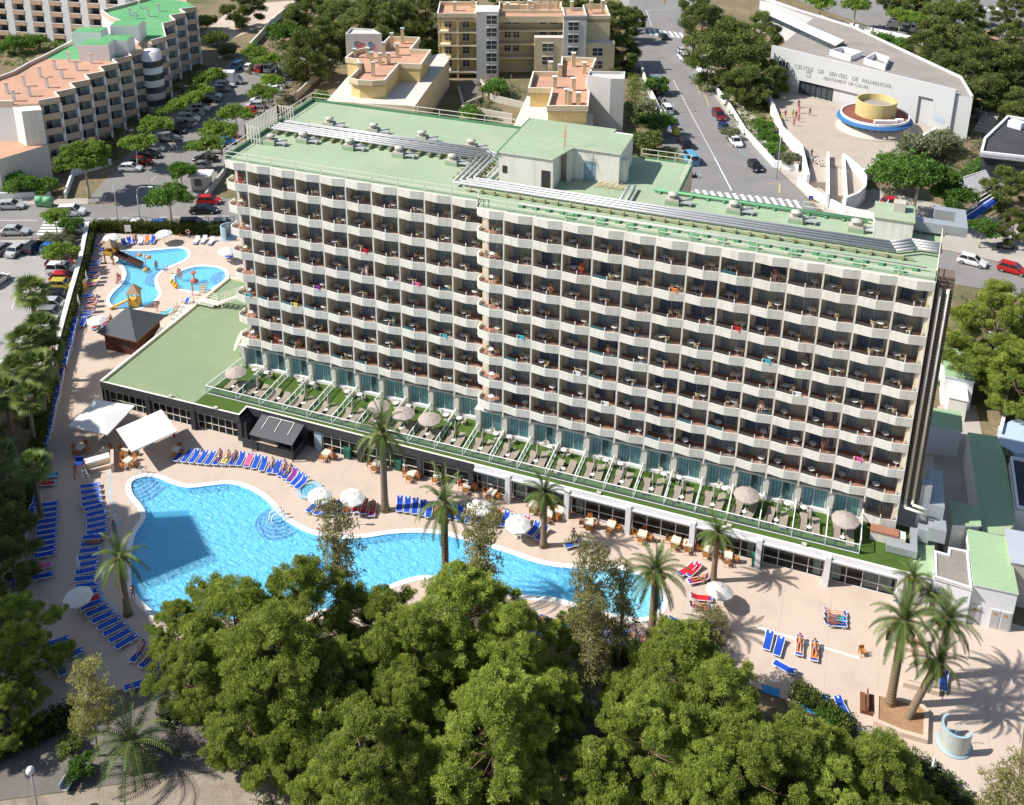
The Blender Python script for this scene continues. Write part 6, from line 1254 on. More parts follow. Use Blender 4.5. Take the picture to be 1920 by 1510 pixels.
# parasols
M_can=pm('white_canvas',(.78,.77,.74),.8,.03); M_canb=pm('beige_canvas',(.40,.345,.305),.85,.05)
def parasol_proto(name,r,h,drop,n,can,pole):
    t=thing(name,'p','parasol'); b=MB(); P=[(r*math.cos(2*PI*k/n),r*math.sin(2*PI*k/n)) for k in range(n)]
    for k in range(n):
        p,q=P[k],P[(k+1)%n]; m=((p[0]+q[0])*.27,(p[1]+q[1])*.27,h-drop*.42); 
        b.face([(p[0],p[1],h-drop),(q[0],q[1],h-drop),(q[0]*.54,q[1]*.54,h-drop*.40),(p[0]*.54,p[1]*.54,h-drop*.40)],0,False); b.face([(p[0]*.54,p[1]*.54,h-drop*.40),(q[0]*.54,q[1]*.54,h-drop*.40),(0,0,h)],0,False)
        b.face([(p[0],p[1],h-drop-.16),(q[0],q[1],h-drop-.16),(q[0],q[1],h-drop),(p[0],p[1],h-drop)],0)
    b.build('canopy',[can],t); b=MB(); b.tube((0,0,0),(0,0,h+.08),.028); b.lathe([(.04,h),(.05,h+.08),(0,h+.14)],(0,0,0),8,0); b.build('pole',[pole],t)
    b=MB()
    for k in range(n): b.beam((P[k][0]*.98,P[k][1]*.98,h-drop-.02),(0,0,h-.05),.025,.025)
    b.build('ribs',[pole],t); b=MB(); b.lathe([(.28,0),(.28,.08),(.06,.12),(.05,.3)],(0,0,0),12,0); b.build('base',[M_conc],t); return proto(t)
PW=parasol_proto('parasol',1.3,2.25,.52,8,M_can,M_white); PB=parasol_proto('parasol',1.25,2.3,.45,10,M_canb,M_white)
def closed_proto(name,can):
    t=thing(name,'p','parasol'); b=MB(); b.lathe([(.17,.85),(.15,1.1),(.11,1.7),(.05,2.2),(0,2.3)],(0,0,0),9,0); b.build('canopy',[can],t); b=MB(); b.tube((0,0,0),(0,0,2.4),.028); b.build('pole',[M_white],t); b=MB(); b.lathe([(.28,0),(.28,.08),(.06,.12),(.05,.3)],(0,0,0),12,0); b.build('base',[M_conc],t); return proto(t)
PC=closed_proto('closed_parasol',M_canb); PCW=closed_proto('closed_parasol',M_can)
for u,v,lab in ((598,924,'white parasol beside the round tub'),(659,926,'white parasol over the red-towelled loungers'),(898,947,'white parasol with palm shadow on its top'),(970,976,'white parasol in the middle of the deck by the palm'),(147,1113,'white parasol in shade over the left columns'),(209,441,'white parasol in the hedge corner of the children deck'),(307,434,'white parasol at the back hedge of the children deck'),(181,596,'white parasol beside the dark hut'),(424,467,'white parasol half hidden by the hotel corner')):
    x,y=G(u,v,2.1); place(PW,(x,y,0),FR.uniform(0,1),lab,'white parasols on the pool decks',tilt=(FR.uniform(-.06,.06),FR.uniform(-.06,.06)))
x,y=G(1346,1106,2.1); place(PB,(x,y,0),.3,'beige parasol on the deck beside the palm shadow','beige parasols',tilt=(-.12,.12),paint={0:pm('pale_grey_canvas',(.60,.575,.54),.85)})
for u,v,lab in ((163,525,'closed white parasol at the upper hedge loungers'),(148,570,'closed white parasol at the lower hedge loungers'),(147,1062,'closed white parasol leaning in the inner left column'),(21,1020,'closed white parasol against the hedge in shade'),(1748,1445,'small closed white parasol by the bottom right hedge')):
    x,y=G(u,v,0.9); place(PCW,(x,y,0),0,lab,'closed white parasols')
def square_shade(px,apex,z,za,lab):
    P=GL(px,z); A=(*G(*apex,za),za); t=thing('shade_umbrella',lab,'umbrella',(A[0],A[1],0),0,'big square umbrellas'); b=MB(); Q=[(p[0]-A[0],p[1]-A[1]) for p in P]
    for k in range(4):
        p,q=Q[k],Q[(k+1)%4]; b.face([(*p,z),(*q,z),(0,0,za)],0); b.face([(*p,z-.14),(*q,z-.14),(*q,z),(*p,z)],0)
    b.build('canopy',[M_can],t); b=MB(); b.tube((0,0,0),(0,0,za),.07); b.build('pole',[M_white],t); b=MB(); b.box(-.5,.5,-.5,.5,0,.12); b.build('base',[M_conc],t)
    b=MB()
    for q in Q: b.beam((q[0]*.96,q[1]*.96,z+.0),(0,0,za-.06),.05,.05)
    b.build('ribs',[M_white],t)
square_shade([(218,805),(247,847),(333,808),(303,768)],(277,789),2.7,3.35,'big square white umbrella by the curved lounger row'); square_shade([(127,799),(201.5,814.5),(253,760.5),(178,749)],(193,778),2.7,3.35,'big square white umbrella dappled with palm shade')
# tables and chairs
def table_mesh(name,r,m,mtop,h=.72,square=False):
    b=MB()
    if square:
        b.box(-r,r,-r,r,h-.04,h,1); b.box(-r-.005,r+.005,-r-.005,r+.005,h-.2,h-.041,1)
        for x in (-1,1):
            for y in (-1,1): b.box(x*(r-.06)-.03,x*(r-.06)+.03,y*(r-.06)-.03,y*(r-.06)+.03,0,h-.2,0)
    else:
        b.lathe([(r,h-.03),(r,h),(0,h+.005)],(0,0,0),16,1,False); b.lathe([(.025,h+.006),(0,h+.007)],(0,0,0),8,2,False); b.tube((0,0,.02),(0,0,h-.03),.03,m=0)
        for k in range(4): t=k*PI/2; b.beam((0,0,.05),(.3*math.cos(t),.3*math.sin(t),.02),.04,.03,0)
    return b.mesh(name,[m,mtop,M_dark])
T_b=table_mesh('round_table',.34,M_white,mat('table_white',(.62,.62,.60),.5)); T_s=table_mesh('side_table',.22,M_white,M_white,.42); T_d=table_mesh('dining_table',.42,mat('oak_wood',(.36,.17,.06),.6,.12),mat('cream_cloth',(.70,.63,.52),.9),.74,True)
def chair_mesh(name,m,arms=True):
    b=MB(); 
    for x in (-.22,.22):
        b.beam((x,-.22,0),(x,-.2,.62 if arms else .43),.04,.04); b.beam((x,.22,0),(x,.26,.85),.04,.04)
        if arms: b.beam((x,-.22,.62),(x,.24,.62),.05,.04)
    b.box(-.23,.23,-.23,.23,.41,.46); b.box(-.22,.22,.22,.26,.5,.88); return b.mesh(name,[m])
def tub_mesh(name,m):
    b=MB(); b.lathe([(.24,.40),(.25,.44),(0,.45)],(0,0,0),12,0); 
    for k in range(9): t=R_(-20+k*27.5); b.beam((.24*math.cos(t),.24*math.sin(t),.42),(.29*math.cos(t),.29*math.sin(t),.78),.05,.03)
    for k in range(8): t,u=R_(-20+k*27.5),R_(7.5+k*27.5); b.beam((.29*math.cos(t),.29*math.sin(t),.78),(.29*math.cos(u),.29*math.sin(u),.78),.05,.05); b.beam((.265*math.cos(t),.265*math.sin(t),.6),(.265*math.cos(u),.265*math.sin(u),.6),.02,.1)
    for k in range(4): t=R_(45+90*k); b.tube((.2*math.cos(t),.2*math.sin(t),0),(.2*math.cos(t),.2*math.sin(t),.4),.022,n=6)
    return b.mesh(name,[m])
C_t=tub_mesh('tub_chair',mat('cane_beige',(.52,.42,.27),.7,.12)); C_w=tub_mesh('tub_chair',mat('pale_rattan',(.60,.55,.46),.7,.1)); C_d=chair_mesh('wooden_chair',mat('orange_wood',(.50,.20,.05),.6,.12)); 
def obj1(name,me,loc,rz,label,cat,group):
    o=bpy.data.objects.new(name,me); COL.objects.link(o); o.location=loc; o.rotation_euler.z=rz; return tag(o,label,cat,group)
nch=0
for sec in 'LR':
    w,x0,y0,n=(WR,0.0,0.0,14) if sec=='R' else (WL,XL,YL,10)
    for r in range(1,9):
        for k in range(n):
            z=PT(r)-.417; side=FR.random()<.5; a=x0+k*w; bn=ORD[(0 if sec=='L' else 10)+k]; where='%s balcony from the left, %s row below the roof'%(bn,ORD[r-1])
            lo_=(1.1 if k==0 else .5); tx=a+(lo_+.35 if side else w-.75)+FR.uniform(-.1,.15); ty=y0+FR.uniform(.55,.95)
            obj1('round_table',T_b,(tx,ty,z),FR.uniform(0,1),'round white table on the '+where,'table','round tables on the balconies')
            for j,q in enumerate((1,-1)):
                if (j==0 or FR.random()<.62) and nch<268:
                    cx=tx+q*.55; cx=min(max(cx,a+lo_-.1),a+w-.4)
                    if abs(cx-tx)<.3: cx=tx+(.0); ty2=y0+1.3
                    else: ty2=ty+FR.uniform(-.1,.35)
                    nch+=1; obj1('tub_chair',C_t,(cx,ty2,z),FR.uniform(0,6.28),'cane chair %s of the table, %s'%(('right','left')[j],where),'chair','cane chairs on the balconies')
# terrace furniture, one set for each bay
zt=ZA+.032; opn={0:1,6:1,7:1,8:1,19:1,22:1}
for i in range(23):
    sec='L' if i<10 else 'R'; w,x0,y0,k=(WL,XL,YL,i) if i<10 else (WR,0.0,0.0,i-10); a=x0+k*w; bay='%s grass bay from the left'%ORD[i]; yb=-2.0+FR.uniform(-.15,.15)
    for j,dx in enumerate((.85,2.05)):
        place(LT,(a+dx+FR.uniform(-.08,.08),yb+FR.uniform(-.25,.25),zt),FR.uniform(-.14,.14)-.06,'%s taupe lounger in the %s'%(('left','right')[j],bay),'taupe loungers on the grass terrace')
    obj1('side_table',T_s,(a+1.45,yb-.35,zt),0,'small white side table in the '+bay,'side table','side tables on the grass terrace')
    tx=a+(.75 if i%2 else 2.2); ty=y0+.0 if i>=10 else y0-.5
    obj1('round_table',T_b,(tx,ty,zt),0,'round white table by the window in the '+bay,'table','tables on the grass terrace')
    for j,q in enumerate((-.5,.55)): obj1('tub_chair',C_w,(tx+q,ty+.25*(1-2*j)+.15,zt),FR.uniform(0,6),'%s rattan chair at the window table, %s'%(('left','right')[j],bay),'chair','rattan chairs on the grass terrace')
    if i in opn: place(PB,(a+1.5,yb+.35,zt),FR.uniform(0,.6),'open beige parasol in the '+bay,'beige parasols')
    elif i not in (2,13): place(PC,(a+1.45,yb+.25,zt),0,'closed beige parasol in the '+bay,'closed beige parasols on the grass terrace')
# dining tables below
DT=[(612,848),(706,868),(772,886),(822,890),(877,908),(922,922),(1000,945),(1030,962),(1105,978),(1146,982),(1205,1000),(1268,1012),(1290,1018),(1365,1040),(150,838),(195,845),(238,840),(240,862),(330,842),(1328,1028),(1050,955)]
seats=[]
for i,(u,v) in enumerate(DT):
    x,y=G(u,v,.7); lab='%s dining table along the poolside from the left'%ORD[i]; rz=FR.uniform(-.2,.2); obj1('dining_table',T_d,(x,y,0),rz,'cream-topped '+lab,'table','dining tables in front of the restaurant')
    for j in range(4 if i%3 else 3):
        t=rz+j*PI/2; r=.72; cx,cy=x+r*math.sin(t),y-r*math.cos(t); obj1('wooden_chair',C_d,(cx,cy,0),t+PI,'wooden chair, %s side of the %s'%(('near','right','far','left')[j],lab.replace(' along the poolside','')),'chair','orange wooden chairs at the dining tables')
        if i in (0,1,2,4,8) and j in (1,3): seats.append((cx,cy,t+PI,'person seated, %s side of the %s'%(('near','right','far','left')[j],lab)))
x,y=G(1617,1222,.4); obj1('wooden_chair',C_d,(x,y,0),.5,'lone orange wooden chair on the bare deck by the palms','chair',None)
# litter bins, street containers
M_bin=mat('dark_green_bin',(.02,.12,.09),.5,.1)
for u,v,lab in ((653,858,'dark green bin beside the tall palm, left'),(748,880,'dark green bin beside the seated diners'),(1066,948,'dark green bin by a white column in mid front'),(1417,1060,'dark green bin at the right end of the front')):
    x,y=G(u,v,0); t=thing('litter_bin',lab,'bin',(x,y,0),0,'dark green bins on the deck'); b=MB(); b.add([(-.35,-.3,0),(.35,-.3,0),(.35,.3,0),(-.35,.3,0),(-.42,-.36,1.1),(.42,-.36,1.1),(.42,.36,1.1),(-.42,.36,1.1)],MB.BF); b.build('body',[M_bin],t); b=MB(); b.add([(-.46,-.4,1.1),(.46,-.4,1.1),(.46,.4,1.1),(-.46,.4,1.1),(-.4,-.3,1.28),(.4,-.3,1.28),(.4,.36,1.28),(-.4,.36,1.28)],MB.BF); b.build('lid',[M_bin],t)
for u,v,m,lab in ((76,380,M_grn,'left green wheeled container at the street kerb'),(91,381,M_grn,'right green wheeled container at the street kerb'),(1257,228,M_grn,'green recycling container on the uphill street'),(1263,238,M_sling,'blue recycling container on the uphill street'),(1267,248,M_yelt,'yellow recycling container on the uphill street')):
    x,y=G(u,v,.6); t=thing('waste_container',lab,'container',(x,y,0),R_(26 if u<500 else -62)); b=MB(); b.add([(-.6,-.5,.15),(.6,-.5,.15),(.6,.5,.15),(-.6,.5,.15),(-.75,-.6,1.15),(.75,-.6,1.15),(.75,.6,1.15),(-.75,.6,1.15)],MB.BF); b.build('body',[m],t); b=MB(); b.lathe([(0,0),(.6,.02),(.6,.06)],(0,0,1.15),4,0) ; b.tube((-.76,0,1.15),(.76,0,1.15),.6,n=14); b.build('lid',[m],t); b=MB()
    for xx in (-.5,.5): b.tube((xx-.05,-.4,.1),(xx+.05,-.4,.1),.1); b.tube((xx-.05,.4,.1),(xx+.05,.4,.1),.1)
    b.build('wheel',[M_dark],t)
# ------------------------------------------------------------------ pool fittings, play things, street furniture
M_bwood=mat('brown_wood',(.20,.085,.05),.7,.15); M_yplay=mat('play_yellow',(.62,.38,.06),.6,.1); M_slate=mat('slate_roof',(.085,.095,.105),.75,.12,1,8,stripe=(2,.18,(.06,.068,.075),.03)); M_strawr=mat('wooden_shingles',(.42,.30,.19),.85,.15)
# dark hut with slate hip roof
E=GL([(181,623),(255,641),(311,591),(236,577)],2.7); A=(*G(246,579,5.0),5.0); C=sum((Vector(p) for p in E),Vector((0,0)))/4; A=(C.x,C.y,4.9)
hut=thing('bar_hut','dark red wooden hut with grey slate hip roof between children pool and green roof','hut'); b=MB()
for k in range(4): b.face([(*E[k],2.7),(*E[(k+1)%4],2.7),A],0); b.face([(*E[k],2.55),(*E[(k+1)%4],2.55),(*E[(k+1)%4],2.7),(*E[k],2.7)],1)
b.build('roof',[M_slate,M_bwood],hut); b=MB(); Q=[tuple(C+(Vector(p)-C)*.80) for p in E]; b.prism(Q,0,2.6,0); b.build('wall',[mat('dark_red_boards',(.085,.03,.025),.7,.2,stripe=(2,.2,(.05,.018,.015),.03))],hut)
a,c=Vector(Q[0]),Vector(Q[1]); d=(c-a).normalized(); n=Vector((d.y,-d.x))*.05
b=MB(); p,q=a+d*((c-a).length*.55),a+d*((c-a).length*.8); b.face([(*(p+n),.9),(*(q+n),.9),(*(q+n),2.2),(*(p+n),2.2)],0); b.build('hatch',[M_dark],hut)
# slide tower in the children pool
x,y=G(211,492,0); sl=thing('slide_tower','yellow and brown play tower with dark slide into the children pool','slide',(x,y,0),R_(4)); b=MB()
for i in (-.7,.7):
    for j in (-.7,.7): b.box(i-.07,i+.07,j-.07,j+.07,0,2.9)
b.box(-.75,.75,-.75,.75,1.4,1.5); b.build('frame',[M_bwood],sl); b=MB(); 
for q in (-.76,.72): b.box(-.7,.7,q,q+.05,1.5,2.1)
b.box(-.76,-.7,-.7,.7,1.5,2.1); b.build('panel',[M_yplay],sl); b=MB(); b.add([(-.9,-.9,2.85),(.9,-.9,2.85),(.9,.9,2.85),(-.9,.9,2.85),(0,0,3.9)],((0,1,4),(1,2,4),(2,3,4),(3,0,4),(3,2,1,0))); b.build('roof',[M_strawr],sl)
b=MB(); b.add([(.75,-.5,1.5),(5.0,-.5,.15),(5.0,.5,.15),(.75,.5,1.5),(.75,-.5,1.6),(5.0,-.5,.25),(5.0,.5,.25),(.75,.5,1.6)],MB.BF); b.beam((.75,-.5,1.75),(5,-.5,.4),.08,.4); b.beam((.75,.5,1.75),(5,.5,.4),.08,.4); b.build('slide',[mat('dark_slide',(.09,.045,.04),.4,.1)],sl)
x,y=G(254,572,0); ph=thing('play_house','wooden play house with shingle roof and yellow slide at the pool foot','play house',(x,y,0),R_(20)); b=MB()
for i in (-.6,.6):
    for j in (-.6,.6): b.box(i-.08,i+.08,j-.08,j+.08,-.4,2.2)
b.box(-.65,.65,-.65,.65,.9,1.0); b.box(-.65,.65,-.68,-.6,.0,.9); b.box(-.68,-.6,-.65,.65,0,.9); b.box(.6,.68,-.65,.65,0,1.5); b.build('frame',[M_yplay],ph); b=MB(); b.add([(-.9,-.9,2.1),(.9,-.9,2.1),(.9,.9,2.1),(-.9,.9,2.1),(0,0,3.4)],((0,1,4),(1,2,4),(2,3,4),(3,0,4),(3,2,1,0))); b.build('roof',[M_strawr],ph); b=MB(); b.add([(-.6,-.7,1.0),(-.6,-.1,1.0),(-3.0,-.9,.1),(-3.0,-1.5,.1),(-.6,-.7,1.2),(-.6,-.1,1.2),(-3.0,-.9,.3),(-3.0,-1.5,.3)],MB.BF); b.build('slide',[M_yplay],ph)
x,y=G(274,505,0); wt=thing('water_tree','metal water-play tree with two orange tipping buckets in the children pool','water toy',(x,y,-.2)); b=MB(); b.tube((0,0,0),(0,0,2.6),.07); b.path([(0,0,1.6),(-.8,.2,2.3),(-1.0,.2,2.5)],.05); b.path([(0,0,1.7),(.7,0,2.4),(.8,0,2.6)],.05); b.path([(0,0,2.2),(.2,.6,2.9)],.04); b.build('stem',[mat('bare_metal',(.45,.36,.30),.5)],wt)
for p in ((-1.0,.2,2.2),(.8,0,2.3)): b=MB(); b.lathe([(0,-.25),(.28,-.15),(.33,.1),(.28,.22),(0,.22)],p,10,0); b.build('bucket',[M_orange],wt)
b=MB(); b.lathe([(.55,0),(.5,.25),(.2,.45),(0,.5)],(0,0,0),12,0); b.build('base',[mat('ochre_rock',(.45,.30,.10),.9,.2)],wt)
x,y=G(364,527,0); t=thing('water_mushroom','small red water mushroom in the paddling pool','water toy',(x,y,-.2)); b=MB(); b.lathe([(.6,0),(.55,.3),(.25,.5),(.12,.55),(.1,1.3)],(0,0,0),12,0); b.build('base',[mat('faded_red',(.45,.13,.08),.7,.15)],t); b=MB(); b.lathe([(.1,1.2),(.45,1.55),(.4,1.62),(0,1.5)],(0,0,0),12,0); b.build('funnel',[mat('faded_red',(.45,.13,.08))],t)
x,y=G(381,547,0); t=thing('pool_step_unit','yellow slatted step unit at the paddling pool edge','step unit',(x,y,0),R_(25)); b=MB()
for k in range(4): b.box(-.5,.5,-.35+.22*k,-.18+.22*k,.12+.2*k,.22+.2*k)
b.build('treads',[M_yplay],t); b=MB()
for xx in (-.55,.55): b.path([(xx,-.4,0),(xx,-.4,1.2),(xx,.5,1.6),(xx,.5,0)],.03)
b.build('handrail',[M_galv],t)
for i,(u,v) in enumerate([(322,532),(326,537),(330,541)]):
    x,y=G(u,v,0); t=thing('spray_animal','yellow spray animal at the paddling pool edge, %s of three'%ORD[i],'water toy',(x,y,0),0,'spray animals'); b=MB(); b.ball((0,0,.3),.32,.25,.3); b.ball((.2,0,.65),.18); b.tube((.32,0,.65),(.5,0,.62),.06,.03); b.build('body',[M_yplay],t)
# lifebuoys on posts, signs
def buoy(u,v,vt,lab,m):
    x,y=G(u,v,0); t=thing('lifebuoy_post',lab,'lifebuoy',(x,y,0),R_(10),'lifebuoys on posts'); h=H_at(x,y,vt); b=MB(); b.tube((0,0,0),(0,0,h),.03); b.build('post',[M_galv],t); b=MB(); 
    for k in range(16):
        t0,t1=2*PI*k/16,2*PI*(k+1)/16; b.tube((.30*math.cos(t0),-.08,h+.30*math.sin(t0)),(.30*math.cos(t1),-.08,h+.30*math.sin(t1)),.075,n=8,m=k//2%2)
    b.build('ring',[m,M_whitet],t)
buoy(671,984,964,'pink and white lifebuoy by the red-towelled loungers',mat('pale_pink',(.70,.38,.34),.6)); buoy(354,446,434,'orange lifebuoy at the back hedge',M_orange); buoy(313,513,500,'grey lifebuoy between the two small pools',M_galv)
for u,v,lab in ((191,476,'white pool ring lying by the slide tower'),(149,580,'white pool ring leaning at the hedge loungers')):
    x,y=G(u,v,.1); b=MB()
    for k in range(16): t0,t1=2*PI*k/16,2*PI*(k+1)/16; b.tube((.45*math.cos(t0),.45*math.sin(t0),.12),(.45*math.cos(t1),.45*math.sin(t1),.12),.13,n=8)
    tag(b.build('pool_ring',[M_whitet],None,(x,y,0)),lab,'pool ring','white pool rings')
x,y=G(241,441,0); t=thing('notice_board','small white notice board at the back hedge','sign',(x,y,0),R_(20)); b=MB(); b.box(-.5,.5,-.03,.03,.6,1.7); b.build('board',[M_white],t); b=MB(); b.box(-.45,-.38,-.02,.02,0,.6); b.box(.38,.45,-.02,.02,0,.6); b.build('leg',[M_galv],t)
x,y=G(155,541,0); t=thing('storage_box','yellow storage box beside the tall hedge','box',(x,y,0)); b=MB(); b.box(-.5,.5,-.4,.4,0,1.2); b.build('body',[M_yplay],t); b=MB(); b.box(-.55,.55,-.45,.45,1.2,1.3); b.build('lid',[mat('cream_lid',(.6,.5,.3),.7)],t)
x,y=G(338,443,0); t=thing('traffic_cone','small orange cone by the back hedge','cone',(x,y,0)); b=MB(); b.box(-.2,.2,-.2,.2,0,.04); b.lathe([(.15,.04),(.03,.6),(0,.6)],(0,0,0),10,0); b.build('body',[M_orange],t)
# showers
def shower(u,v,r,h,a0,a1,lab,m,cap):
    x,y=G(u,v,0); t=thing('shower_screen',lab,'shower',(x,y,0)); b=MB(); n=26; P=[(r*math.cos(R_(a0+(a1-a0)*k/n)),r*math.sin(R_(a0+(a1-a0)*k/n))) for k in range(n+1)]; b.ribbon(P,.14,.12,h,0); b.build('glass_brick_wall',[m],t); b=MB(); b.ribbon(P,.17,h,h+.1,0); b.build('coping',[cap],t); b=MB(); b.lathe([(r+.18,0),(r+.18,.12),(0,.13)],(0,0,0),28,0); b.build('base',[cap],t); b=MB(); b.path([(0,0,0),(0,0,2.1),(.3,0,2.15)],.03); b.build('shower_pole',[M_galv],t)
M_gb=bpy.data.materials.new('glass_bricks'); M_gb.use_nodes=True
def brickmat(m,c1,c2,sx):
    nt=m.node_tree; p=nt.nodes['Principled BSDF']; tc=nt.nodes.new('ShaderNodeTexCoord'); sp=nt.nodes.new('ShaderNodeSeparateXYZ'); nt.links.new(tc.outputs['Object'],sp.inputs[0]); at=nt.nodes.new('ShaderNodeMath'); at.operation='ARCTAN2'; nt.links.new(sp.outputs[1],at.inputs[0]); nt.links.new(sp.outputs[0],at.inputs[1]); cb=nt.nodes.new('ShaderNodeCombineXYZ'); mu=nt.nodes.new('ShaderNodeMath'); mu.operation='MULTIPLY'; mu.inputs[1].default_value=sx; nt.links.new(at.outputs[0],mu.inputs[0]); nt.links.new(mu.outputs[0],cb.inputs[0]); nt.links.new(sp.outputs[2],cb.inputs[1]); bk=nt.nodes.new('ShaderNodeTexBrick'); bk.offset=0; bk.inputs['Scale'].default_value=5; bk.inputs['Brick Width'].default_value=1; bk.inputs['Row Height'].default_value=1; bk.inputs['Mortar Size'].default_value=.09; bk.inputs['Color1'].default_value=(*c1,1); bk.inputs['Color2'].default_value=(*[c*.85 for c in c1],1); bk.inputs['Mortar'].default_value=(*c2,1); nt.links.new(cb.outputs[0],bk.inputs['Vector']); nt.links.new(bk.outputs[0],p.inputs['Base Color']); p.inputs['Roughness'].default_value=.3
brickmat(M_gb,(.36,.42,.40),(.70,.70,.66),1.25); M_pbl=mat('pale_blue_paint',(.36,.48,.56),.6,.04)
shower(1788,1396,1.12,1.9,-235,-10,'curved glass-brick shower wall on the deck at lower right',M_gb,M_pbl); shower(428,446,1.1,2.0,100,290,'pale blue curved shower screen beside the hotel corner',M_pbl,M_pbl)
# tub, whirlpool, rails
x,y=G(581,922,0); t=thing('foot_bath','pale blue round tub beside the first white parasol','tub',(x,y,0)); b=MB(); b.lathe([(1.35,0),(1.35,.25),(.95,.25),(.9,.1)],(0,0,0),28,0,False); b.build('rim',[M_pbl],t); b=MB(); b.lathe([(.93,.13),(0,.131)],(0,0,0),28,0,False); b.build('water',[M_water2],t)
x,y=G(577,1068,0); t=thing('whirlpool','blue round whirlpool ring standing in the pool','whirlpool',(x,y,-1.2)); b=MB(); b.lathe([(1.25,0),(1.25,1.45),(.9,1.5),(.85,1.1),(0,1.1)],(0,0,0),28,0,False); b.build('ring',[mat('whirlpool_blue',(.12,.30,.72),.5,.06)],t)
for i,(u,v,rz) in enumerate([(520,972,-.6),(266,893,.2),(318,1170,.1)]):
    x,y=G(u,v,0); t=thing('pool_handrail',('white handrail on the round pool steps','steel handrail at the corner pool steps','curved steel ladder rails at the lower pool corner')[i],'handrail',(x,y,0),rz); b=MB()
    for q in (-.3,.3): b.path([(q,.6,0),(q,.6,.9),(q,-.6,.75),(q,-1.0,-.9)],.035 if i else .06)
    b.build('rail',[M_white if i==0 else M_galv],t)
# planters with palms, bench, mats, drain
def planter(px,h,lab):
    P=ccw(GL(px,h)); t=thing('planter',lab,'planter'); b=MB(); b.ribbon(P,.35,0,h,0,True); b.build('kerb',[mat('planter_wall',(.60,.47,.37),.85,.06)],t); C=sum((Vector(p) for p in P),Vector((0,0)))/len(P); b=MB(); b.prism([tuple(Vector(p)+(C-Vector(p)).normalized()*.2) for p in P],0,h-.08,0); b.build('soil',[mat('planter_soil',(.34,.20,.11),.95,.25,.8,6)],t)
planter([(1640,1296),(1728,1318),(1742,1330),(1740,1388),(1690,1374),(1638,1352)],.45,'beige walled planter with the palm pair'); planter([(1696,1266),(1762,1284),(1762,1298),(1694,1280)],.5,'narrow beige planter behind the palm pair'); planter([(1660,1182),(1740,1196),(1738,1222),(1664,1208)],.45,'brick-edged planter under the lawn corner palms')
x,y=G(1626,1318,.4); t=thing('park_bench','brown slatted double bench beside the palm planter','bench',(x,y,0),R_(92)); 
for nm,q in (('seat',((-.9,.9,-.55,-.15,.40,.45),(-.9,.9,.15,.55,.40,.45))),('backrest',((-.9,.9,-.06,.06,.45,.95),)),('leg',((-.8,-.7,-.5,.5,0,.4),(.7,.8,-.5,.5,0,.4)))):
    b=MB()
    for k in q: b.box(*k)
    b.build(nm,[M_bwood],t)
x,y=G(1668,1190,.4); t=thing('park_bench','brown wooden bench behind the left planter palm','bench',(x,y,0),R_(85)); b=MB(); b.box(-.8,.8,-.25,.25,.4,.46); b.build('seat',[M_bwood],t); b=MB(); b.box(-.8,.8,.22,.28,.46,.95); b.build('backrest',[M_bwood],t); b=MB(); b.box(-.7,-.6,-.2,.2,0,.4); b.box(.6,.7,-.2,.2,0,.4); b.build('leg',[M_bwood],t)
for px,lab in (([(1501,1309),(1541,1318),(1541,1344),(1502,1330)],'bright blue mat on the deck edge, larger one'),([(1428,1283),(1462,1292),(1462,1308),(1430,1298)],'bright blue mat half under the pine')):
    b=MB(); b.prism(ccw(GL(px,.03)),.005,.03,0); tag(b.build('floor_mat',[mat('bright_blue_mat',(.04,.28,.58),.7,.1)]),lab,'mat','blue mats')
# lifeguard chair, planter counter, beside the big umbrellas
x,y=G(152,893,0); t=thing('lifeguard_chair','brown and white lifeguard chair with ladder in the shade','lifeguard chair',(x,y,0),R_(30)); b=MB()
for i in (-.45,.45):
    for j in (-.4,.4): b.beam((i*1.25,j*1.25,0),(i,j,1.5),.07,.07)
b.box(-.55,.55,-.5,.5,1.5,1.58); b.build('frame',[M_bwood],t); b=MB(); b.box(-.4,.4,-.35,.35,1.6,1.68); b.box(-.4,.4,.3,.37,1.68,2.2); b.build('seat',[M_navy],t); b=MB()
for q in (-.25,.25): b.beam((q+.9,-.9,0),(q+.35,-.4,1.5),.06,.06)
for k in range(5): f=k/5+.1; b.beam((.65-.55*f,-.9+.5*f,1.5*f),(1.15-.55*f,-.9+.5*f,1.5*f),.05,.05)
b.build('ladder',[M_white],t)
t=thing('counter_planter','white-topped counter with beige end wall and plants by the square umbrellas','planter'); P=GL([(159,862),(204,850),(206,858),(160,871)],1.0); b=MB(); b.prism(P,0,.9,0); b.build('wall',[M_beige],t); b=MB(); b.prism(GL([(157,861),(204,848),(206,857),(158,871)],1.0),.9,1.0,0); b.build('top',[M_whitet],t); b=MB(); b.prism(GL([(207,843),(213,843),(213,870),(207,872)],1.0),0,1.05,0); b.prism(GL([(166,874),(207,864),(207,872),(168,882)],.4),0,.4,0); b.build('end_wall',[mat('planter_wall',(.6,.47,.37))],t)
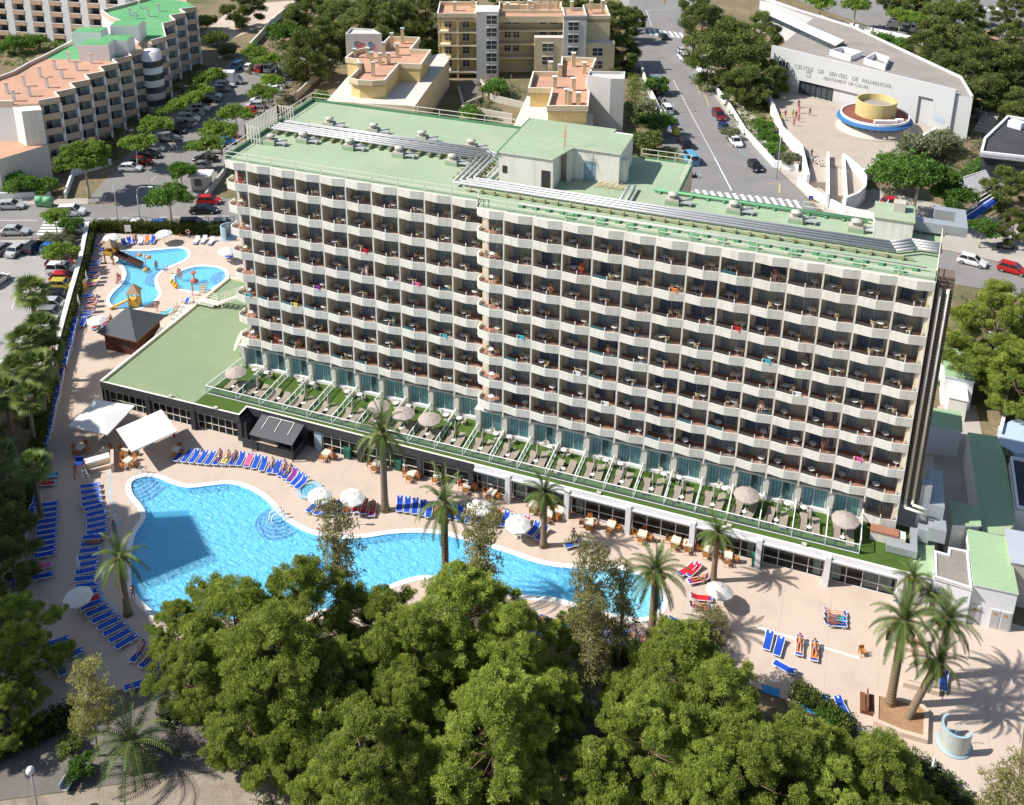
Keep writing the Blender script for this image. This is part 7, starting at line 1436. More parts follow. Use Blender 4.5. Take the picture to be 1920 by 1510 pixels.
# bus shelter, hut, fence panels on the street side
x,y=G(379,352,0); t=thing('kiosk_hut','small pale kiosk hut with flat roof on the street corner','hut',(x,y,0),R_(22)); b=MB(); b.box(-1.5,1.5,-1.2,1.2,0,2.5); b.build('wall',[M_conc],t); b=MB(); b.box(-1.9,1.9,-1.6,1.6,2.5,2.7); b.build('roof',[M_cream],t); b=MB(); b.box(-.9,.3,-1.26,-1.2,.8,2.1); b.build('window',[M_win],t)
b=MB(); P=GL([(255,426),(330,431),(440,427)],0)
for k in range(17): q=along(P,17)[k]; b.box(q[0]-.03,q[0]+.03,q[1]-.03,q[1]+.03,0,1.9)
for z in (.2,1.85): 
    for a,c in zip(P,P[1:]): b.beam((*a,z),(*c,z),.05,.05)
t=thing('street_fence','thin dark fence between the children deck and the street','fence'); b.build('post',[M_dark],t)
x,y=G(45,775,0); t=thing('garden_hut','small yellow hut under the fan palms','hut',(x,y,0),R_(15)); b=MB(); b.box(-1.4,1.4,-1.2,1.2,0,2.4); b.build('wall',[M_yel],t); b=MB(); b.box(-1.6,1.6,-1.4,1.4,2.4,2.55); b.build('roof',[M_pinkb],t)
# lamps and signs
def lamp(u,v,vt,lab,kind,rz=0):
    x,y=G(u,v,0); h=H_at(x,y,vt); t=thing('street_lamp',lab,'street lamp',(x,y,0),rz,'street lamps'); b=MB(); 
    if kind=='arm': b.path([(0,0,0),(0,0,h*.8),(.2,0,h*.93),(.7,0,h),(2.3,0,h+.12)],[.09,.07,.06,.05,.045])
    else: b.tube((0,0,0),(0,0,h),.07,.05)
    b.build('pole',[M_galv],t); b=MB()
    if kind=='globe': b.ball((0,0,h+.25),.32)
    elif kind=='disc': b.lathe([(.12,h),(.42,h+.12),(.45,h+.25),(0,h+.32)],(0,0,0),12,0)
    elif kind=='arm': b.add([(2.1,-.16,h+.05),(2.9,-.12,h+.1),(2.9,.12,h+.1),(2.1,.16,h+.05),(2.1,-.14,h+.2),(2.9,-.1,h+.2),(2.9,.1,h+.2),(2.1,.14,h+.2)],MB.BF)
    else: b.lathe([(.08,h),(.1,h+.1),(0,h+.12)],(0,0,0),8,0)
    b.build('lamp_head',[mat('lamp_opal',(.70,.70,.68),.4)],t)
lamp(264,424,350,'grey street lamp on the corner nearest the children deck','arm',R_(10)); lamp(223,426,348,'thin pole left of the street lamp','pole'); lamp(1262,212,191,'street lamp with curved arm by the white car uphill','arm',R_(40)); lamp(1456,335,252,'tall thin pole in front of the white pavement wall','pole'); lamp(249,268,246,'nearest disc lamp along the stepped apartments','disc'); lamp(302,225,203,'second disc lamp along the stepped apartments','disc'); lamp(350,180,163,'third disc lamp along the stepped apartments','disc'); lamp(414,126,109,'farthest disc lamp along the stepped apartments','disc'); lamp(72,1520,1450,'white globe lamp over the dark path, bottom left','globe'); lamp(1768,30,2,'lamp pole at the upper road bend','pole'); lamp(1896,43,0,'dark pole by the road markings at the top right','pole'); lamp(1212,38,25,'lamp at the left corner of the upper junction','arm',R_(-150))
def sign(u,v,h,w,hh,m,lab,rz,txt=None):
    x,y=G(u,v,0); t=thing('road_sign',lab,'sign',(x,y,0),rz); b=MB(); b.box(-.04,.04,-.03,.03,0,h); b.build('post',[M_galv],t); b=MB(); b.box(-w/2,w/2,-.06,-.031,h-hh,h); b.build('panel',[m],t)
    if txt: b=MB(); b.box(-.06,.1,-.08,-.061,h-hh*.6,h-hh*.45); b.box(-.06,.0,-.08,-.061,h-hh*.75,h-hh*.3); b.build('symbol',[M_white],t)
sign(1518,392,2.4,.7,.7,mat('sign_blue',(.03,.10,.40),.5),'blue disabled parking sign at the plaza steps',R_(15),1); sign(1697,22,4.0,2.4,2.6,mat('sign_grey',(.25,.24,.23),.6),'grey advertising panel on the upper road verge',R_(15)); sign(1722,20,3.2,1.8,1.6,M_yelt,'yellow road sign on the upper road verge',R_(15)); sign(1739,36,1.8,.5,.6,M_yelt,'small yellow post sign at the road bend',R_(15)); sign(1462,330,1.6,.3,.3,M_yelt,'small yellow post at the uphill street kerb',R_(15)); sign(1246,10,1.4,.5,.6,M_orange,'orange marker post at the upper junction',R_(15))
x,y=G(1105,1330,.4); t=thing('glass_bench','pale reflecting park bench beside the shaded path','bench',(x,y,0),R_(75)); 
for nm,q in (('seat',(-.9,.9,-.25,.25,.38,.46)),('backrest',(-.9,.9,.25,.33,.46,.95)),('leg',(-.7,.7,-.1,.1,0,.38))): b=MB(); b.box(*q); b.build(nm,[M_galv],t)
x,y=G(136,1455,.4); t=thing('path_bench','pale bench beside the bright shrub on the dark path','bench',(x,y,0),R_(100)); 
for nm,q in (('seat',(-1.2,1.2,-.25,.25,.38,.46)),('backrest',(-1.2,1.2,.25,.33,.46,.95)),('leg',(-.9,.9,-.1,.1,0,.38))): b=MB(); b.box(*q); b.build(nm,[M_galv],t)
b=MB(); P=GL([(0,0)],0); P=GL([(990,1418),(1060,1440),(1150,1462)],0)
for k in range(8): q=along(P,8)[k]; b.box(q[0]-.03,q[0]+.03,q[1]-.03,q[1]+.03,0,1.0)
for z in (.5,1.0):
    for a,c in zip(P,P[1:]): b.beam((*a,z),(*c,z),.04,.04)
t=thing('path_railing','dark metal railing along the shaded path above the red earth','railing'); b.build('rail',[M_dark],t)
# ------------------------------------------------------------------ vehicles
M_cglass=mat('car_glass',(.02,.025,.03),.06,.1,spec=.7); M_tyre=mat('tyre',(.02,.02,.02),.9); M_hub=mat('alloy_wheel',(.45,.45,.46),.35,.05,metal=.6); M_lamp=mat('headlight_glass',(.7,.72,.74),.15); M_tail=mat('tail_light',(.35,.01,.01),.3); M_plastic=mat('black_plastic',(.03,.03,.03),.6)
def cpaint(n,c):
    m=mat(n,c,.28,.02,spec=.6); m['paintable']=1; return m
PA={'white':cpaint('white_car_paint',(.72,.72,.72)),'silver':cpaint('silver_car_paint',(.42,.43,.45)),'grey':cpaint('grey_car_paint',(.20,.21,.22)),'black':cpaint('black_car_paint',(.012,.012,.014)),'red':cpaint('red_car_paint',(.45,.012,.015)),'dark red':cpaint('dark_red_car_paint',(.16,.012,.018)),'blue':cpaint('blue_car_paint',(.02,.13,.45)),'dark blue':cpaint('dark_blue_car_paint',(.02,.035,.14)),'light blue':cpaint('light_blue_car_paint',(.10,.33,.52)),'yellow':cpaint('mustard_car_paint',(.48,.38,.06)),'orange':cpaint('orange_car_paint',(.65,.16,.03)),'dark green':cpaint('dark_green_car_paint',(.015,.04,.03))}
def car_proto(name,cat,L_,W,H,hood,cowl,roof0,roof1,tail,belt,deck=None):
    """x forward; hood/cowl/roof/tail are x stations as fractions of the length"""
    t=thing(name,'c',cat); w=W/2; X=lambda f:L_*(f-.5); zb=.24; deck=belt+.02 if deck is None else deck
    st=[(0,.52,.80),(.012,.66,.92),(tail,deck,.97),(cowl,belt,1.0),(hood,belt-.14,.97),(.975,belt-.30,.90),(1,.50,.78)]
    b=MB(); rows=[]
    for f,zt,k in st:
        x=X(f); rows.append([(x,-w*k*.94,zb),(x,-w*k,.55 if zt>.56 else zt-.05),(x,-w*k*.93,zt),(x,w*k*.93,zt),(x,w*k,.55 if zt>.56 else zt-.05),(x,w*k*.94,zb)])
    for a,c in zip(rows,rows[1:]):
        for i in range(6): j=(i+1)%6; b.face([a[i],c[i],c[j],a[j]],0,False)
    b.face(rows[0][::1],0); b.face(rows[-1][::-1],0); b.build('body',[PA['white']],t)
    x0,x1,x2,x3=X(tail)+.02,X(roof1),X(roof0),X(cowl)+.12; wb,wr=w*.90,w*.72; g=MB(); P=[(x0,-wb,deck),(x3,-wb,belt),(x3,wb,belt),(x0,wb,deck),(x1,-wr,H-.03),(x2,-wr,H-.03),(x2,wr,H-.03),(x1,wr,H-.03)]
    for f in ((0,1,5,4),(2,3,7,6),(1,2,6,5),(3,0,4,7)): g.face([P[i] for i in f],0)
    g.build('window',[M_cglass],t)
    r=MB(); q=.02; r.add([(x1-.06,-wr-q,H-.05),(x2+.05,-wr-q,H-.05),(x2+.05,wr+q,H-.05),(x1-.06,wr+q,H-.05),(x1+.1,-wr+.08,H),(x2-.1,-wr+.08,H),(x2-.1,wr-.08,H),(x1+.1,wr-.08,H)],MB.BF,0)
    for sg in (-1,1):
        for xa,xb in ((x3,x2),(x0,x1),((x0+x3)/2-.05,(x1+x2)/2-.05)): r.beam((xa,sg*wb,belt),(xb,sg*(wr+.01),H-.04),.05,.09)
    r.build('roof',[PA['white']],t)
    for fx in (.19,.82):
        for sg in (-1,1): k=MB(); k.tube((X(fx),sg*(w-.17),.31),(X(fx),sg*(w+.012),.31),.31,n=14,m=0,smooth=False); k.tube((X(fx),sg*(w+.0),.31),(X(fx),sg*(w+.022),.31),.19,n=10,m=1); k.build('wheel',[M_tyre,M_hub],t)
    for sg in (-1,1):
        k=MB(); k.obox((L_/2-.06,sg*w*.62,.60),(.14,.34,.12),0,0); k.build('headlight',[M_lamp],t); k=MB(); k.obox((-L_/2+.02,sg*w*.72,.76),(.08,.24,.18),0,0); k.build('tail_light',[M_tail],t); k=MB(); k.obox((X(cowl)-.05,sg*(w+.06),belt+.03),(.16,.14,.12),0,0); k.build('wing_mirror',[M_plastic],t)
    return proto(t)
HB_=car_proto('parked_car','car',4.0,1.74,1.48,.84,.72,.58,.14,.035,.93); SD=car_proto('parked_car','car',4.5,1.78,1.44,.82,.70,.56,.24,.16,.90,.92); SUV=car_proto('parked_car','car',4.5,1.86,1.74,.86,.74,.62,.09,.02,1.05); VAN=car_proto('parked_van','van',4.9,1.92,1.98,.93,.86,.74,.05,.01,1.08)
def car(u,v,deg,kind,col,where,name=None):
    x,y=G(u,v,.65); return place(kind,(x,y,0),R_(deg),'%s %s'%(col,where),'parked and passing cars',paint={0:PA[col]})
for a in [(20,384,24,SD,'silver','saloon at the kerb by the left picture edge'),(134,396,24,SUV,'white','off-roader passing the young tree on the street'),(27,432,24,SD,'silver','saloon parked on the near side of the street'),(146,428,24,HB_,'white','hatchback half hidden by the tree at the zebra crossing'),(249,421,204,SD,'white','estate car on the street behind the children deck hedge'),(303,422,24,HB_,'blue','hatchback on the street behind the children deck hedge'),(362,421,24,SUV,'black','car behind the street fence near the hotel'),(420,420,24,HB_,'grey','car behind the street fence, half behind the hotel'),(392,375,24,HB_,'red','hatchback at the kerb by the kiosk hut'),(382,392,24,SD,'black','saloon in the road below the kiosk hut'),
 (4,465,98,HB_,'grey','hatchback first from the left in the car park row'),(33,466,98,SD,'silver','saloon second from the left in the car park row'),(64,461,98,HB_,'black','car third from the left in the car park row'),(97,460,98,HB_,'blue','hatchback fourth from the left in the car park row'),(131,470,98,HB_,'dark green','car at the right end of the car park row'),
 (112,492,20,HB_,'dark red','hatchback topmost along the hedge wall'),(117,505,20,SUV,'white','car second along the hedge wall'),(121,520,20,HB_,'red','hatchback third along the hedge wall'),(117,533,20,HB_,'yellow','car fourth along the hedge wall'),(110,553,20,HB_,'black','car fifth along the hedge wall'),(102,569,20,HB_,'silver','car sixth along the hedge wall'),(98,586,20,HB_,'grey','car seventh along the hedge wall'),(103,606,20,HB_,'white','car last along the hedge wall'),(-6,524,95,HB_,'white','car cut by the left picture edge'),(14,694,70,VAN,'white','van between the fan palms and the left edge'),
 (245,314,20,HB_,'white','hatchback nearest in the apartment-side row'),(265,302,20,HB_,'dark red','car second in the apartment-side row'),(279,289,20,SD,'black','saloon third in the apartment-side row'),(289,277,20,HB_,'silver','car fourth in the apartment-side row'),(314,258,20,SUV,'grey','car fifth in the apartment-side row, under the tree'),(328,244,20,HB_,'black','car sixth in the apartment-side row'),(343,233,20,SD,'grey','saloon seventh in the apartment-side row'),(354,221,20,SUV,'white','car eighth in the apartment-side row'),(364,211,20,HB_,'silver','car ninth in the apartment-side row'),(375,202,20,HB_,'white','car tenth in the apartment-side row'),(391,186,20,SD,'black','saloon eleventh in the apartment-side row'),(398,178,20,HB_,'white','car twelfth in the apartment-side row'),(414,166,20,HB_,'grey','car just below the white box van'),(421,158,20,SD,'silver','car second below the white box van'),
 (447,122,100,SUV,'light blue','car first in the end row of the parking street'),(467,125,100,HB_,'white','car second in the end row of the parking street'),(488,128,100,HB_,'red','car third in the end row of the parking street'),(508,127,100,VAN,'white','van in the end row of the parking street'),(528,134,100,HB_,'black','car fifth in the end row of the parking street'),(541,137,100,HB_,'silver','car last in the end row of the parking street'),
 (519,159,200,HB_,'white','car topmost in the bank-side row'),(510,167,200,SD,'white','saloon second in the bank-side row'),(487,186,200,HB_,'white','car third in the bank-side row'),(478,197,200,HB_,'silver','car fourth in the bank-side row'),(464,207,200,HB_,'red','car fifth in the bank-side row'),(425,251,200,HB_,'red','hatchback in the bank-side row near the picket screen'),(418,263,200,SD,'blue','saloon in the bank-side row'),(405,280,200,HB_,'white','car in the bank-side row under the tree'),(385,296,200,SD,'black','saloon near the bottom of the bank-side row'),(375,310,200,HB_,'grey','car lowest in the bank-side row'),
 (1244,68,118,HB_,'dark green','car driving down past the upper zebra crossing'),(1277,94,118,HB_,'silver','car under the umbrella pine uphill'),(1281,107,118,VAN,'white','people carrier under the umbrella pine uphill'),(1229,152,118,SUV,'light blue','car topmost on the left of the uphill street'),(1250,204,118,SUV,'white','car beside the motorbikes on the uphill street'),(1283,268,118,SUV,'black','car below the recycling containers'),(1295,297,118,VAN,'light blue','van nearest the hotel on the uphill street'),(1348,216,-62,SUV,'dark red','car first in the right-hand row of the uphill street'),(1359,240,-62,HB_,'dark blue','car second in the right-hand row of the uphill street'),(1379,264,-62,SD,'white','saloon third in the right-hand row of the uphill street'),(1416,311,-62,HB_,'black','car last in the right-hand row of the uphill street'),
 (1823,488,-14,HB_,'white','hatchback on the back street right of the hotel'),(1899,503,-14,HB_,'red','hatchback on the back street at the right edge'),(1775,638,85,SUV,'black','car behind the green-roofed shed, left'),(1806,642,85,SUV,'grey','car behind the green-roofed shed, right'),(1674,378,40,HB_,'red','car in the shade under the curved plaza wall')]: car(*a)
# box van, lorry, two-wheelers
x,y=G(430,149,1.0); t=thing('box_van','white box van beside the young trees on the parking street','van',(x,y,0),R_(20)); b=MB(); b.box(-2.8,1.2,-1.05,1.05,.6,2.9); b.build('cargo_box',[M_white],t); b=MB(); b.add([(1.25,-.95,.4),(2.9,-.95,.4),(2.9,.95,.4),(1.25,.95,.4),(1.25,-.9,2.1),(2.0,-.85,2.1),(2.0,.85,2.1),(1.25,.9,2.1)],MB.BF); b.build('cab',[M_white],t); b=MB(); b.add([(2.06,-.8,2.0),(2.75,-.8,1.1),(2.75,.8,1.1),(2.06,.8,2.0)],((0,1,2,3),)); b.build('windscreen',[M_cglass],t)
for fx in (-1.8,2.1):
    for sg in (-1,1): b=MB(); b.tube((fx,sg*.75,.38),(fx,sg*1.0,.38),.38,n=12); b.build('wheel',[M_tyre],t)
x,y=G(1698,54,.8); t=thing('tipper_lorry','grey tipper lorry with white and orange cab on the upper road','lorry',(x,y,0),R_(-18)); b=MB(); b.box(-4.6,1.2,-1.2,1.2,1.0,1.2); b.box(-4.6,1.2,-1.2,-1.1,1.2,2.1); b.box(-4.6,1.2,1.1,1.2,1.2,2.1); b.box(-4.6,-4.5,-1.1,1.1,1.2,2.1); b.box(1.1,1.2,-1.1,1.1,1.2,2.4); b.build('tipper_body',[mat('lorry_grey',(.12,.125,.13),.6)],t); b=MB(); b.box(1.5,2.7,-1.1,1.1,.6,2.7); b.build('cab',[M_white],t); b=MB(); b.box(2.702,3.9,-1.0,1.0,.5,1.5); b.build('bonnet',[PA['orange']],t); b=MB(); b.box(2.702,2.74,-.9,.9,1.7,2.5); b.box(1.7,2.5,-1.12,-1.1,1.7,2.4); b.build('window',[M_cglass],t)
for fx in (-3.4,-2.4,3.1):
    for sg in (-1,1): b=MB(); b.tube((fx,sg*.8,.5),(fx,sg*1.15,.5),.5,n=12); b.build('wheel',[M_tyre],t)
def bike(u,v,deg,col,lab):
    x,y=G(u,v,.4); t=thing('scooter',lab,'motorbike',(x,y,0),R_(deg),'parked motorbikes'); b=MB(); b.add([(-.7,-.18,.35),(.5,-.15,.3),(.5,.15,.3),(-.7,.18,.35),(-.75,-.14,.78),(.0,-.12,.7),(.0,.12,.7),(-.75,.14,.78)],MB.BF); b.beam((.45,0,.35),(.62,0,1.05),.28,.06); b.build('body',[PA[col]],t); b=MB(); b.beam((.55,-.35,1.02),(.55,.35,1.02),.05,.05); b.build('handlebar',[M_plastic],t); b=MB(); b.box(-.7,0,-.13,.13,.78,.84); b.build('seat',[M_plastic],t)
    for fx in (-.6,.65): b=MB(); b.tube((fx,-.06,.28),(fx,.06,.28),.28,n=12); b.build('wheel',[M_tyre],t)
bike(1231,172,30,'red','red motorbike on the left of the uphill street'); bike(1236,176,30,'black','black motorbike beside the red one uphill'); bike(1241,187,25,'silver','silver motorbike below the red one uphill'); bike(1298,330,25,'black','black scooter in the painted bay by the hotel roof'); bike(1293,330,25,'grey','grey scooter in the painted bay by the hotel roof'); bike(1880,462,10,'black','black motorbike on the back street pavement'); bike(1890,463,10,'grey','grey motorbike on the back street pavement')
for i,(u,v) in enumerate(((1588,190),(1598,188))):
    x,y=G(u,v,PZ+.4); t=thing('bicycle','%s bicycle in front of the service centre wall'%('left','right')[i],'bicycle',(x,y,PZ),R_(-10)); b=MB()
    b.path([(-.5,0,.33),(-.1,0,.3),(.35,0,.75),(-.2,0,.78),(-.5,0,.33)],.025); b.path([(.5,0,.33),(.38,0,.95)],.025); b.beam((.38,-.25,.98),(.38,.25,.98),.03,.03); b.build('frame',[M_plastic],t)
    for fx in (-.5,.5):
        b=MB()
        for k in range(14): t0,t1=2*PI*k/14,2*PI*(k+1)/14; b.tube((fx+.32*math.cos(t0),0,.33+.32*math.sin(t0)),(fx+.32*math.cos(t1),0,.33+.32*math.sin(t1)),.02,n=5)
        b.build('wheel',[M_tyre],t)
# ------------------------------------------------------------------ people: one skinned figure for each pose, clothes and hair as parts
def skin(name,verts,edges,m,sub=1):
    me=bpy.data.meshes.new(name); me.from_pydata([v[:3] for v in verts],edges,[]); o=bpy.data.objects.new(name,me); COL.objects.link(o)
    md=o.modifiers.new('s','SKIN'); sk=me.skin_vertices[0].data
    for i,v in enumerate(verts): r=v[3]; sk[i].radius=(r,(v[4] if len(v)>4 else r)); sk[i].use_root=(i==0)
    if sub: q=o.modifiers.new('d','SUBSURF'); q.levels=sub; q.render_levels=sub
    bpy.context.view_layer.update(); e=o.evaluated_get(bpy.context.evaluated_depsgraph_get()); out=bpy.data.meshes.new_from_object(e); COL.objects.unlink(o); bpy.data.objects.remove(o)
    out.materials.clear()
    for x in (m if isinstance(m,list) else [m]): out.materials.append(x)
    out.polygons.foreach_set('use_smooth',[True]*len(out.polygons)); out.polygons.foreach_set('material_index',[len(out.materials)-1]*len(out.polygons)); out.name=name; return out
def mixp(a,c,t): return tuple(a[i]+(c[i]-a[i])*t for i in range(3))
def figure(J):
    """J: pelvis, chest, neck, head and per side shoulder, elbow, wrist, hip, knee, ankle, toe, plus hand direction"""
    V=[(*J['pelvis'],.135,.11),(*mixp(J['pelvis'],J['chest'],.5),.125,.10),(*J['chest'],.15,.115),(*J['neck'],.055),(*mixp(J['neck'],J['head'],.55),.075),(*J['head'],.098,.10),(*J['crown'],.07)]; E_=[(0,1),(1,2),(2,3),(3,4),(4,5),(5,6)]
    for s in 'LR':
        g=lambda k:J[k+s]; n=len(V)
        V+=[(*g('shoulder'),.066),(*g('elbow'),.044),(*g('wrist'),.030),(*g('palm'),.036,.02)]; E_+=[(2,n),(n,n+1),(n+1,n+2),(n+2,n+3)]
        w,p=Vector(g('wrist')),Vector(g('palm')); d=(p-w).normalized(); a=Vector(g('side')); 
        for k,(o,l) in enumerate(((-.032,.066),(-.011,.076),(.011,.072),(.032,.056))):
            i=len(V); q=p+d*.03+a*o; r=q+d*l*.55; e=q+d*l; V+=[(*q,.009),(*r,.008),(*e,.006)]; E_+=[(n+3,i),(i,i+1),(i+1,i+2)]
        i=len(V); q=w+d*.03+a*-.04; V+=[(*q,.011),(*(q+d*.045-a*.02),.009)]; E_+=[(n+2,i),(i,i+1)]
        n=len(V); V+=[(*g('hip'),.088),(*g('knee'),.056),(*g('ankle'),.038),(*g('toe'),.034,.026)]; E_+=[(0,n),(n,n+1),(n+1,n+2),(n+2,n+3)]
    return V,E_
M_skin=pm('skin',(.46,.24,.155),.6,.05); SK=[M_skin,pm('tanned_skin',(.33,.155,.09),.6,.05),pm('pale_skin',(.60,.36,.27),.6,.05)]
M_hair=mat('dark_brown_hair',(.03,.018,.012),.8); M_cl=pm('black_cloth',(.02,.02,.022),.85)
CLOTH={'black':M_cl,'red':pm('red_cloth',(.5,.02,.03),.85),'blue':pm('blue_cloth',(.03,.10,.35),.85),'white':pm('white_cloth',(.72,.72,.72),.85),'orange':pm('orange_cloth',(.65,.2,.05),.85),'purple':pm('purple_cloth',(.2,.04,.22),.85),'teal':pm('teal_cloth',(.04,.32,.36),.85),'yellow':pm('yellow_cloth',(.75,.65,.05),.85)}
def person_proto(J,female=False,dressed=False,long_=False):
    t=thing('person','p','person'); V,E_=figure(J)
    o=bpy.data.objects.new('body',skin('body',V,E_,M_skin)); COL.objects.link(o); o.parent=t
    h,c=Vector(J['head']),Vector(J['crown']); d=(c-h).normalized(); f=Vector(J['face']); b=MB(); k=h+d*.035-f*.018; b.ball(tuple(k),.108,.108,.105,12); 
    if female: b.ball(tuple(k-d*.10-f*.05),.085,.07,.11,10)
    b.build('hair',[M_hair],t)
    s=d.cross(f).normalized(); b=MB(); b.ball(tuple(h+f*.103-d*.01),.014,.014,.02,6,0)
    for q in (-1,1): b.ball(tuple(h+f*.092+s*.034*q+d*.02),.012,.012,.012,6,1); b.ball(tuple(h+s*.100*q),.014,.018,.026,6,0)
    b.beam(tuple(h+f*.09-d*.05-s*.022),tuple(h+f*.09-d*.05+s*.022),.01,.01,2); b.build('face',[M_skin,M_dark,mat('lips',(.30,.07,.06),.6)],t)
    P=J['pelvis']; fl=.95 if long_ else .38; SV=[(*P,.150,.126),(*mixp(P,J['chest'],.12),.146,.122)]; SE=[(0,1)]
    for q in 'LR':
        n=len(SV); SV+=[(*J['hip'+q],.102),(*mixp(J['hip'+q],J['knee'+q],fl if not long_ else 1),.078 if not long_ else .066)]; SE+=[(0,n),(n,n+1)]
        if long_: SV.append((*mixp(J['knee'+q],J['ankle'+q],.85),.056)); SE.append((n+1,n+2))
    o=bpy.data.objects.new('trousers' if long_ else 'swim_shorts',skin('shorts',SV,SE,[M_skin,M_cl])); COL.objects.link(o); o.parent=t
    if female or dressed:
        SV=[(*J['chest'],.163,.128),(*mixp(J['pelvis'],J['chest'],.62 if not dressed else .1),.145,.118)]; SE=[(0,1)]
        if dressed:
            for q in 'LR': n=len(SV); SV+=[(*J['shoulder'+q],.078),(*mixp(J['shoulder'+q],J['elbow'+q],.75),.058)]; SE+=[(0,n),(n,n+1)]
        o=bpy.data.objects.new('shirt' if dressed else 'swim_top',skin('top',SV,SE,[M_skin,M_cl])); COL.objects.link(o); o.parent=t
    return proto(t)
def stand(step=0.0,arm=.1):
    J=dict(pelvis=(0,0,.95),chest=(0,.01,1.30),neck=(0,0,1.47),head=(0,-.02,1.61),crown=(0,-.02,1.68),face=(0,-1,0))
    for s,x in (('L',1),('R',-1)):
        st=step*x; J.update({'shoulder'+s:(.185*x,0,1.40),'elbow'+s:(.25*x,.03-arm*x*step,1.13),'wrist'+s:(.25*x,-.08-arm*2*x*step,.90),'palm'+s:(.25*x,-.10-arm*2*x*step,.83),'side'+s:(0,1,0),'hip'+s:(.095*x,0,.88),'knee'+s:(.11*x,-.03+st*.5,.49),'ankle'+s:(.11*x,.02+st*1.1,.08),'toe'+s:(.12*x,-.13+st*1.1,.035)})
    return J
def sit():
    J=dict(pelvis=(0,.05,.56),chest=(0,.08,.92),neck=(0,.06,1.09),head=(0,.02,1.22),crown=(0,.01,1.29),face=(0,-1,0))
    for s,x in (('L',1),('R',-1)): J.update({'shoulder'+s:(.185*x,.06,1.02),'elbow'+s:(.26*x,-.05,.78),'wrist'+s:(.16*x,-.26,.74),'palm'+s:(.14*x,-.33,.75),'side'+s:(x,0,0),'hip'+s:(.1*x,0,.53),'knee'+s:(.13*x,-.43,.52),'ankle'+s:(.13*x,-.42,.09),'toe'+s:(.14*x,-.57,.04)})
    return J
def lie(back,up=True,bend=0.0):
    c,s_=math.cos(R_(back)),math.sin(R_(back)); T=lambda r,h,x=0:(x,.30+r*c-h*s_,.11+r*s_+h*c); z=1 if up else -1
    J=dict(pelvis=(0,.24,.12),chest=T(.32,.01),neck=T(.50,.0),head=T(.64,.02),crown=T(.71,.02),face=(0,-s_*z,c*z))
    for s,x in (('L',1),('R',-1)): J.update({'shoulder'+s:T(.43,.0,.18*x),'elbow'+s:T(.16,.0,.29*x),'wrist'+s:(.27*x,.22,.10),'palm'+s:(.26*x,.14,.10),'side'+s:(x,0,0),'hip'+s:(.1*x,.17,.11),'knee'+s:(.13*x,-.22,.10+bend*(.28 if x>0 else .05)),'ankle'+s:(.14*x,-.62+bend*.12,.06),'toe'+s:(.17*x,-.70+bend*.12,.14 if up else .04)})
    return J
P_st=person_proto(stand()); P_stf=person_proto(stand(),True); P_wd=person_proto(stand(.22),False,True,True); P_sd=person_proto(stand(),False,True,True); P_sit=person_proto(sit(),False,True); P_sitf=person_proto(sit(),True)
LIE={}
for bk in (22,48,3): LIE[(bk,'m')]=person_proto(lie(bk,True,.6)); LIE[(bk,'f')]=person_proto(lie(bk,True,0),True)
pr=random.Random(41); cols=['black','red','blue','white','orange','purple','teal']
def person(p,loc,rz,lab,col=None,sk=None):
    col=col or pr.choice(cols); return place(p,loc,rz,lab%col if '%s' in lab else lab,'people round the hotel',pr.uniform(.95,1.04),paint={0:sk or pr.choice(SK),1:CLOTH[col]})
for x,y,z,rz,bk,who,lab in lying:
    for a in ('shaded blue lounger, ','blue sun lounger, ','white-towelled lounger, ','red-towelled lounger, ','shaded lounger with towel, ','lounger, ','blue lounger, '):
        if lab.startswith(a): lab=lab[len(a):]; break
    person(LIE[(bk,who)],(x,y,z),rz,'person lying in %s: '+lab)
for x,y,rz,lab in seats: person(pr.choice((P_sit,P_sitf)),(x,y,0),rz,lab.replace('person seated','person in %s seated').replace(' along the poolside',''))
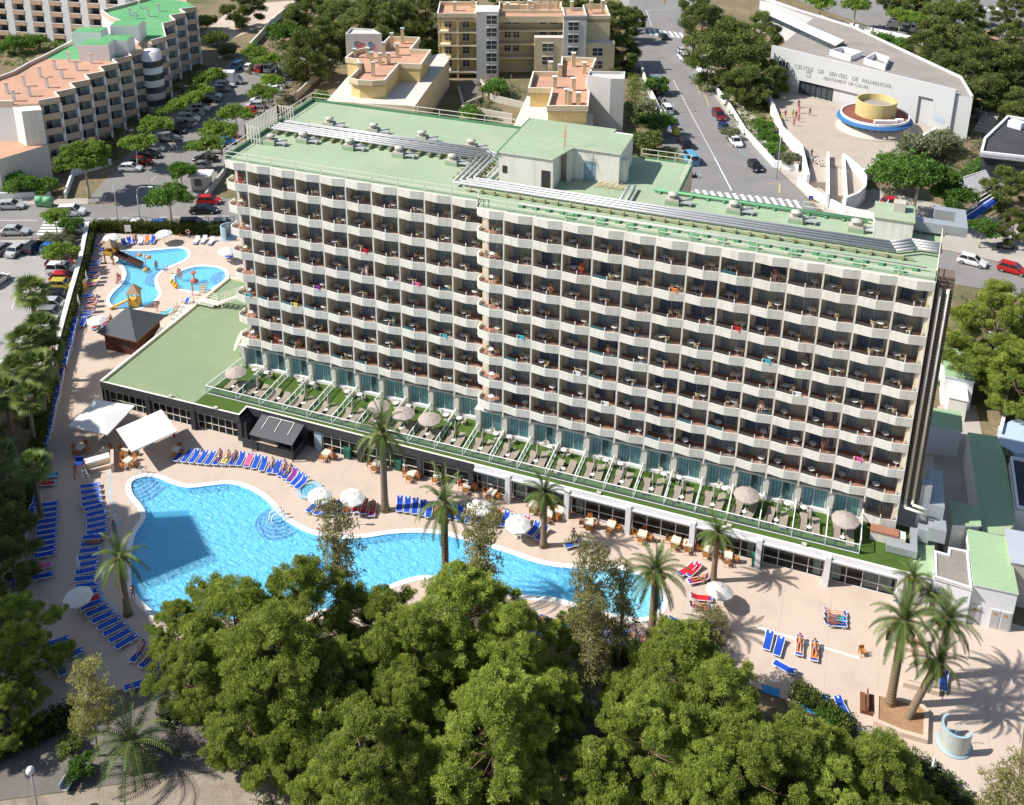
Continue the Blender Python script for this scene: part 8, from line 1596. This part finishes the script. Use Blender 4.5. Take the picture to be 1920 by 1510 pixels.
for u,v,p,c,z,lab in ((1488,237,P_sd,'red',PZ,'person in red overalls nearest in the plaza group'),(1486,221,P_sd,'yellow',PZ,'person in yellow top in the middle of the plaza group'),(1492,223,P_sd,'red',PZ,'person in red beside the yellow-topped one in the plaza'),(1498,213,P_sd,'red',PZ,'person in red behind the plaza group'),(1497,229,P_sd,'red',PZ,'person in red at the right of the plaza group'),(1472,221,P_wd,'red',PZ,'person in red walking at the left of the plaza group'),(1466,226,P_sd,'yellow',PZ,'person in yellow leftmost in the plaza group'),(1497,202,P_sd,'black',PZ,'person in black in the plaza tree shade'),(1518,217,P_wd,'black',PZ,'person in black walking alone across the plaza'),(1442,186,P_sd,'red',PZ,'person in red by the upper plaza wall'),(1521,296,P_sd,'black',1.0,'person in black at the top of the plaza steps'),(1523,311,P_sd,'blue',.6,'person in blue on the plaza steps'),(1527,312,P_wd,'white',.6,'person in white on the plaza steps, left'),(1535,318,P_sd,'white',.5,'person in white on the plaza steps, middle'),(1541,317,P_sd,'white',.5,'person in white on the plaza steps, right'),
 (336,524,P_st,'red',-.1,'person wading at the left of the paddling pool'),(340,526,P_stf,'blue',-.1,'second person wading at the left of the paddling pool'),(222,528,P_sit,'red',0,'person sitting at the children pool edge'),(226,531,P_sitf,'white',0,'second person sitting at the children pool edge'),(294,508,P_st,'blue',-.3,'person wading in the middle of the children pool'),(295,585,P_st,'red',0,'person standing beside the dark hut roof'),(362,554,P_st,'black',0,'person in black at the stair head by the paddling pool'),(216,1003,P_sd,'teal',0,'person in teal shirt standing by the shaded pool edge'),(251,1125,P_st,'red',0,'person standing behind the palm at the left pool edge'),(760,892,P_wd,'white',0,'person in white trousers walking past the seated diners'),(752,880,P_sd,'white',0,'older person in pale shirt standing by the green bin'),(327,822,P_sd,'red',0,'person in red under the edge of the square umbrella'),(1075,1017,P_st,'black',.0,'tanned person standing behind the single lounger'),(917,1078,P_st,'orange',-1.0,'person with orange float in the middle of the main pool'),(1805,1150,P_sd,'red',0,'person in red by the white wall with a green bag')):
    x,y=G(u,v,z); person(p,(x,y,z),pr.uniform(-.8,.8),lab,c)
for i,(k,r,sec,c) in enumerate(((9,1,'R','blue'),(0,1,'L','red'),(2,8,'L','red'),(1,8,'L','red'),(2,3,'R','black'),(5,4,'L','white'),(4,5,'R','orange'),(7,3,'L','black'),(9,6,'R','white'),(6,6,'L','teal'),(11,7,'R','blue'),(3,2,'R','red'))):
    w,x0,y0=(WR,0.0,0.0) if sec=='R' else (WL,XL,YL); bn=ORD[(0 if sec=='L' else 10)+k]
    person(P_sd if i%2 else P_st,(x0+(k+.62)*w,y0+.42,PT(r)-.415),pr.uniform(-.6,.6),'person in %s standing on the '+'%s balcony from the left, %s row below the roof'%(bn,ORD[r-1]),c)
# towels hung over balcony glass
for i,(k,r,sec,m) in enumerate(((7,4,'L',M_pinkt),(6,4,'L',M_whitet),(0,6,'L',M_teal_t),(8,6,'L',M_teal_t),(1,5,'R',M_teal_t),(3,6,'R',M_whitet),(5,3,'L',M_red),(12,7,'R',M_pinkt),(9,4,'R',M_teal_t),(2,6,'L',M_yelt),(4,7,'R',M_whitet),(8,3,'R',M_red),(6,2,'R',M_orange),(3,5,'L',M_purp),(10,5,'R',M_whitet))):
    w,x0,y0=(WR,0.0,0.0) if sec=='R' else (WL,XL,YL); a=x0+(k+.66)*w; z=PT(r)+.37; b=MB(); y=y0-.10
    b.box(-.32,.32,-.03,-.005,-.62,.01); b.box(-.32,.32,-.004,.06,-.01,.012); b.box(-.32,.32,.06,.08,-.4,.01)
    o=b.build('hung_towel',[m],None,(a,y,z)); tag(o,'%s towel hung over the %s balcony from the left, %s row down'%(m.name.split('_')[0],ORD[(0 if sec=='L' else 10)+k],ORD[r-1]),'towel','towels hung on the balconies')
for nm in list(KIDS):      # figures and other patterns that found no place
    o=bpy.data.objects.get(nm)
    if o and nm not in USED and o.parent is None:
        for c in list(KIDS[nm]): bpy.data.objects.remove(c)
        bpy.data.objects.remove(o)
